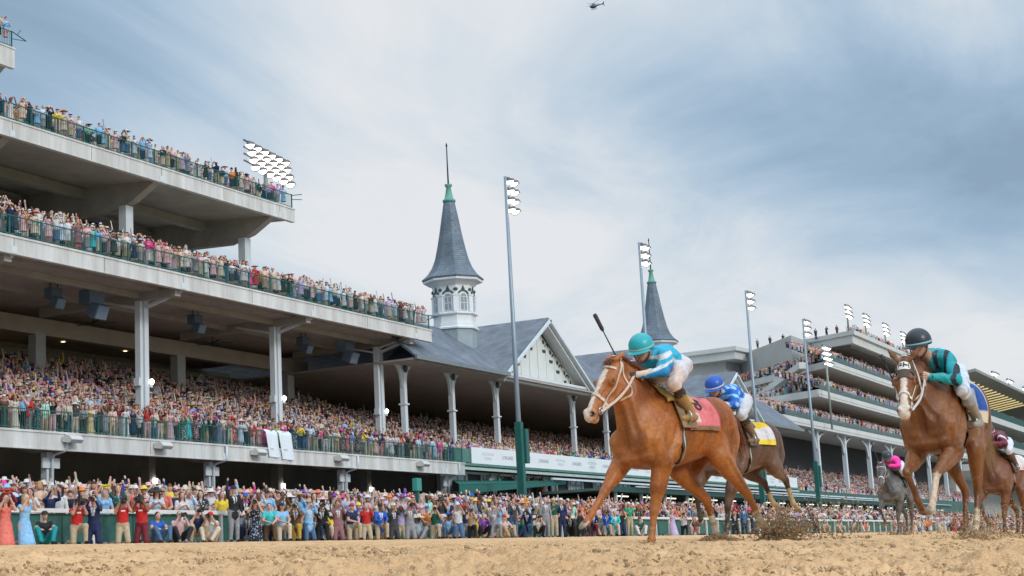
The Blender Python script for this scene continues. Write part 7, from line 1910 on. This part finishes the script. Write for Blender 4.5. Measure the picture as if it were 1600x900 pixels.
def scatter():
    g = np.random.default_rng(9); n = 22000
    th = g.uniform(R(4), R(52), n); r = 2.9 * (15 / 2.9) ** (g.random(n) ** .9)
    x, y = r * np.cos(th), r * np.sin(th); ok = (y < 31.3) & (y > -3.5); x, y, r = x[ok], y[ok], r[ok]
    s = g.gamma(1.3, .0021, len(x)) + .0015; s = np.minimum(s, .013) * np.clip(r / 6, .7, 1.5)
    clods('dirt_clods', np.stack([x, y, ground_z(y) + s * .35 + .004], 1), s, 'loose dark clods scattered over the track', 3)
def spray(c, n, spread, up, back, smax, label, seed):
    """dirt thrown up by a hoof: a low dense root, then jets that break up as they climb"""
    g = np.random.default_rng(seed); P = []; S = []
    nj = 26; ja = g.uniform(0, 2 * np.pi, nj); jr = spread * g.uniform(.35, 1.15, nj); jh = up * g.uniform(.25, 1.25, nj); w = g.dirichlet(np.ones(nj) * 1.3)
    for a, r_, h_, q in zip(ja, jr, jh, w):
        m = int(n * .72 * q) + 3; t = g.random(m) ** .75; sp = .018 + .16 * t * spread
        x = r_ * t * np.cos(a) + back[0] * h_ * t * t; y = r_ * t * np.sin(a) + back[1] * h_ * t * t; z = h_ * (1.9 * t - .95 * t * t) * (1 - .35 * t)
        P.append(np.stack([c[0] + x + g.normal(0, 1, m) * sp, c[1] + y + g.normal(0, 1, m) * sp, c[2] + np.maximum(z + g.normal(0, 1, m) * sp * .7, 0)], 1)); S.append(g.gamma(1.5, smax * .2, m) * (1.15 - .5 * t) + .0022)
    m = int(n * .28); a = g.uniform(0, 2 * np.pi, m); q = g.random(m) ** .7; P.append(np.stack([c[0] + spread * .8 * q * np.cos(a), c[1] + spread * .8 * q * np.sin(a), c[2] + up * .35 * (1 - q) * g.random(m)], 1)); S.append(g.gamma(1.5, smax * .22, m) + .0025)
    clods('dirt_spray', np.concatenate(P), np.minimum(np.concatenate(S), smax * 1.6), label, seed)
def mound(c, rx, ry, h, n, label, seed):
    g = np.random.default_rng(seed); u = g.random(n); a = g.uniform(0, 2 * np.pi, n); rr = np.sqrt(u)
    p = np.stack([c[0] + rx * rr * np.cos(a), c[1] + ry * rr * np.sin(a), c[2] + h * (1 - rr ** 2) * g.uniform(.1, 1.0, n)], 1)
    clods('dirt_pile', p, g.uniform(.0025, .008, n), label, seed)
scatter()
def W_(O, hd, x, y):                                 # a spot in a horse's own frame
    a = R(hd); return (O[0] - math.cos(a) * x - math.sin(a) * y, O[1] + math.sin(a) * x - math.cos(a) * y)
p = W_(O1, 20, -.90, -.12); mound((p[0], p[1], ground_z(p[1]) - .03), .40, .24, .12, 7000, 'heap of dug-up dirt under the leading chestnut\'s striped white hind sock', 31)
p = W_(O1, 20, -1.58, .14); spray((p[0], p[1], ground_z(p[1]) - .02), 4200, .46, .40, (.7, -.12), .015, 'burst of dirt thrown up by the leading chestnut\'s rear hoof', 32)
spray((p[0] + .35, p[1] - .05, ground_z(p[1])), 1500, 1.1, .60, (1.2, -.15), .014, 'clods flying back from the leading chestnut\'s rear hoof', 42)
p = W_(O1, 20, .45, .14); mound((p[0], p[1], ground_z(p[1]) - .03), .22, .16, .07, 900, 'small ridge of dirt round the leading chestnut\'s planted foreleg', 33)
p = W_(O3, 8, -.32, .13); mound((p[0], p[1], ground_z(p[1]) - .03), .20, .18, .09, 1200, 'low dirt heap round the hooded chestnut\'s hind hoof', 34); spray((p[0] + .3, p[1], ground_z(p[1])), 2200, .9, .42, (.9, .2), .009, 'thin scatter of flying dirt behind the hooded chestnut', 35)
p = W_(O3, 8, .2, .3); spray((p[0], p[1], ground_z(p[1])), 1600, .9, .30, (.6, .1), .008, 'fine dirt flicked up below the hooded chestnut\'s raised forelegs', 36)
p = W_(O4, 10, -.4, 0); spray((p[0], p[1], ground_z(p[1])), 900, 1.5, .55, (1.2, .2), .026, 'dirt kicked up around the grey horse\'s hooves', 37)
p = W_(O2, 15, .45, .14); mound((p[0], p[1], ground_z(p[1]) - .03), .30, .22, .10, 1400, 'dirt pushed up round the dark bay\'s planted forehoof', 38)
p = W_(O5, 15, -.2, 0); spray((p[0], p[1], ground_z(p[1])), 600, 1.2, .40, (1.0, .2), .020, 'dirt flying behind the brown horse at the frame edge', 39)
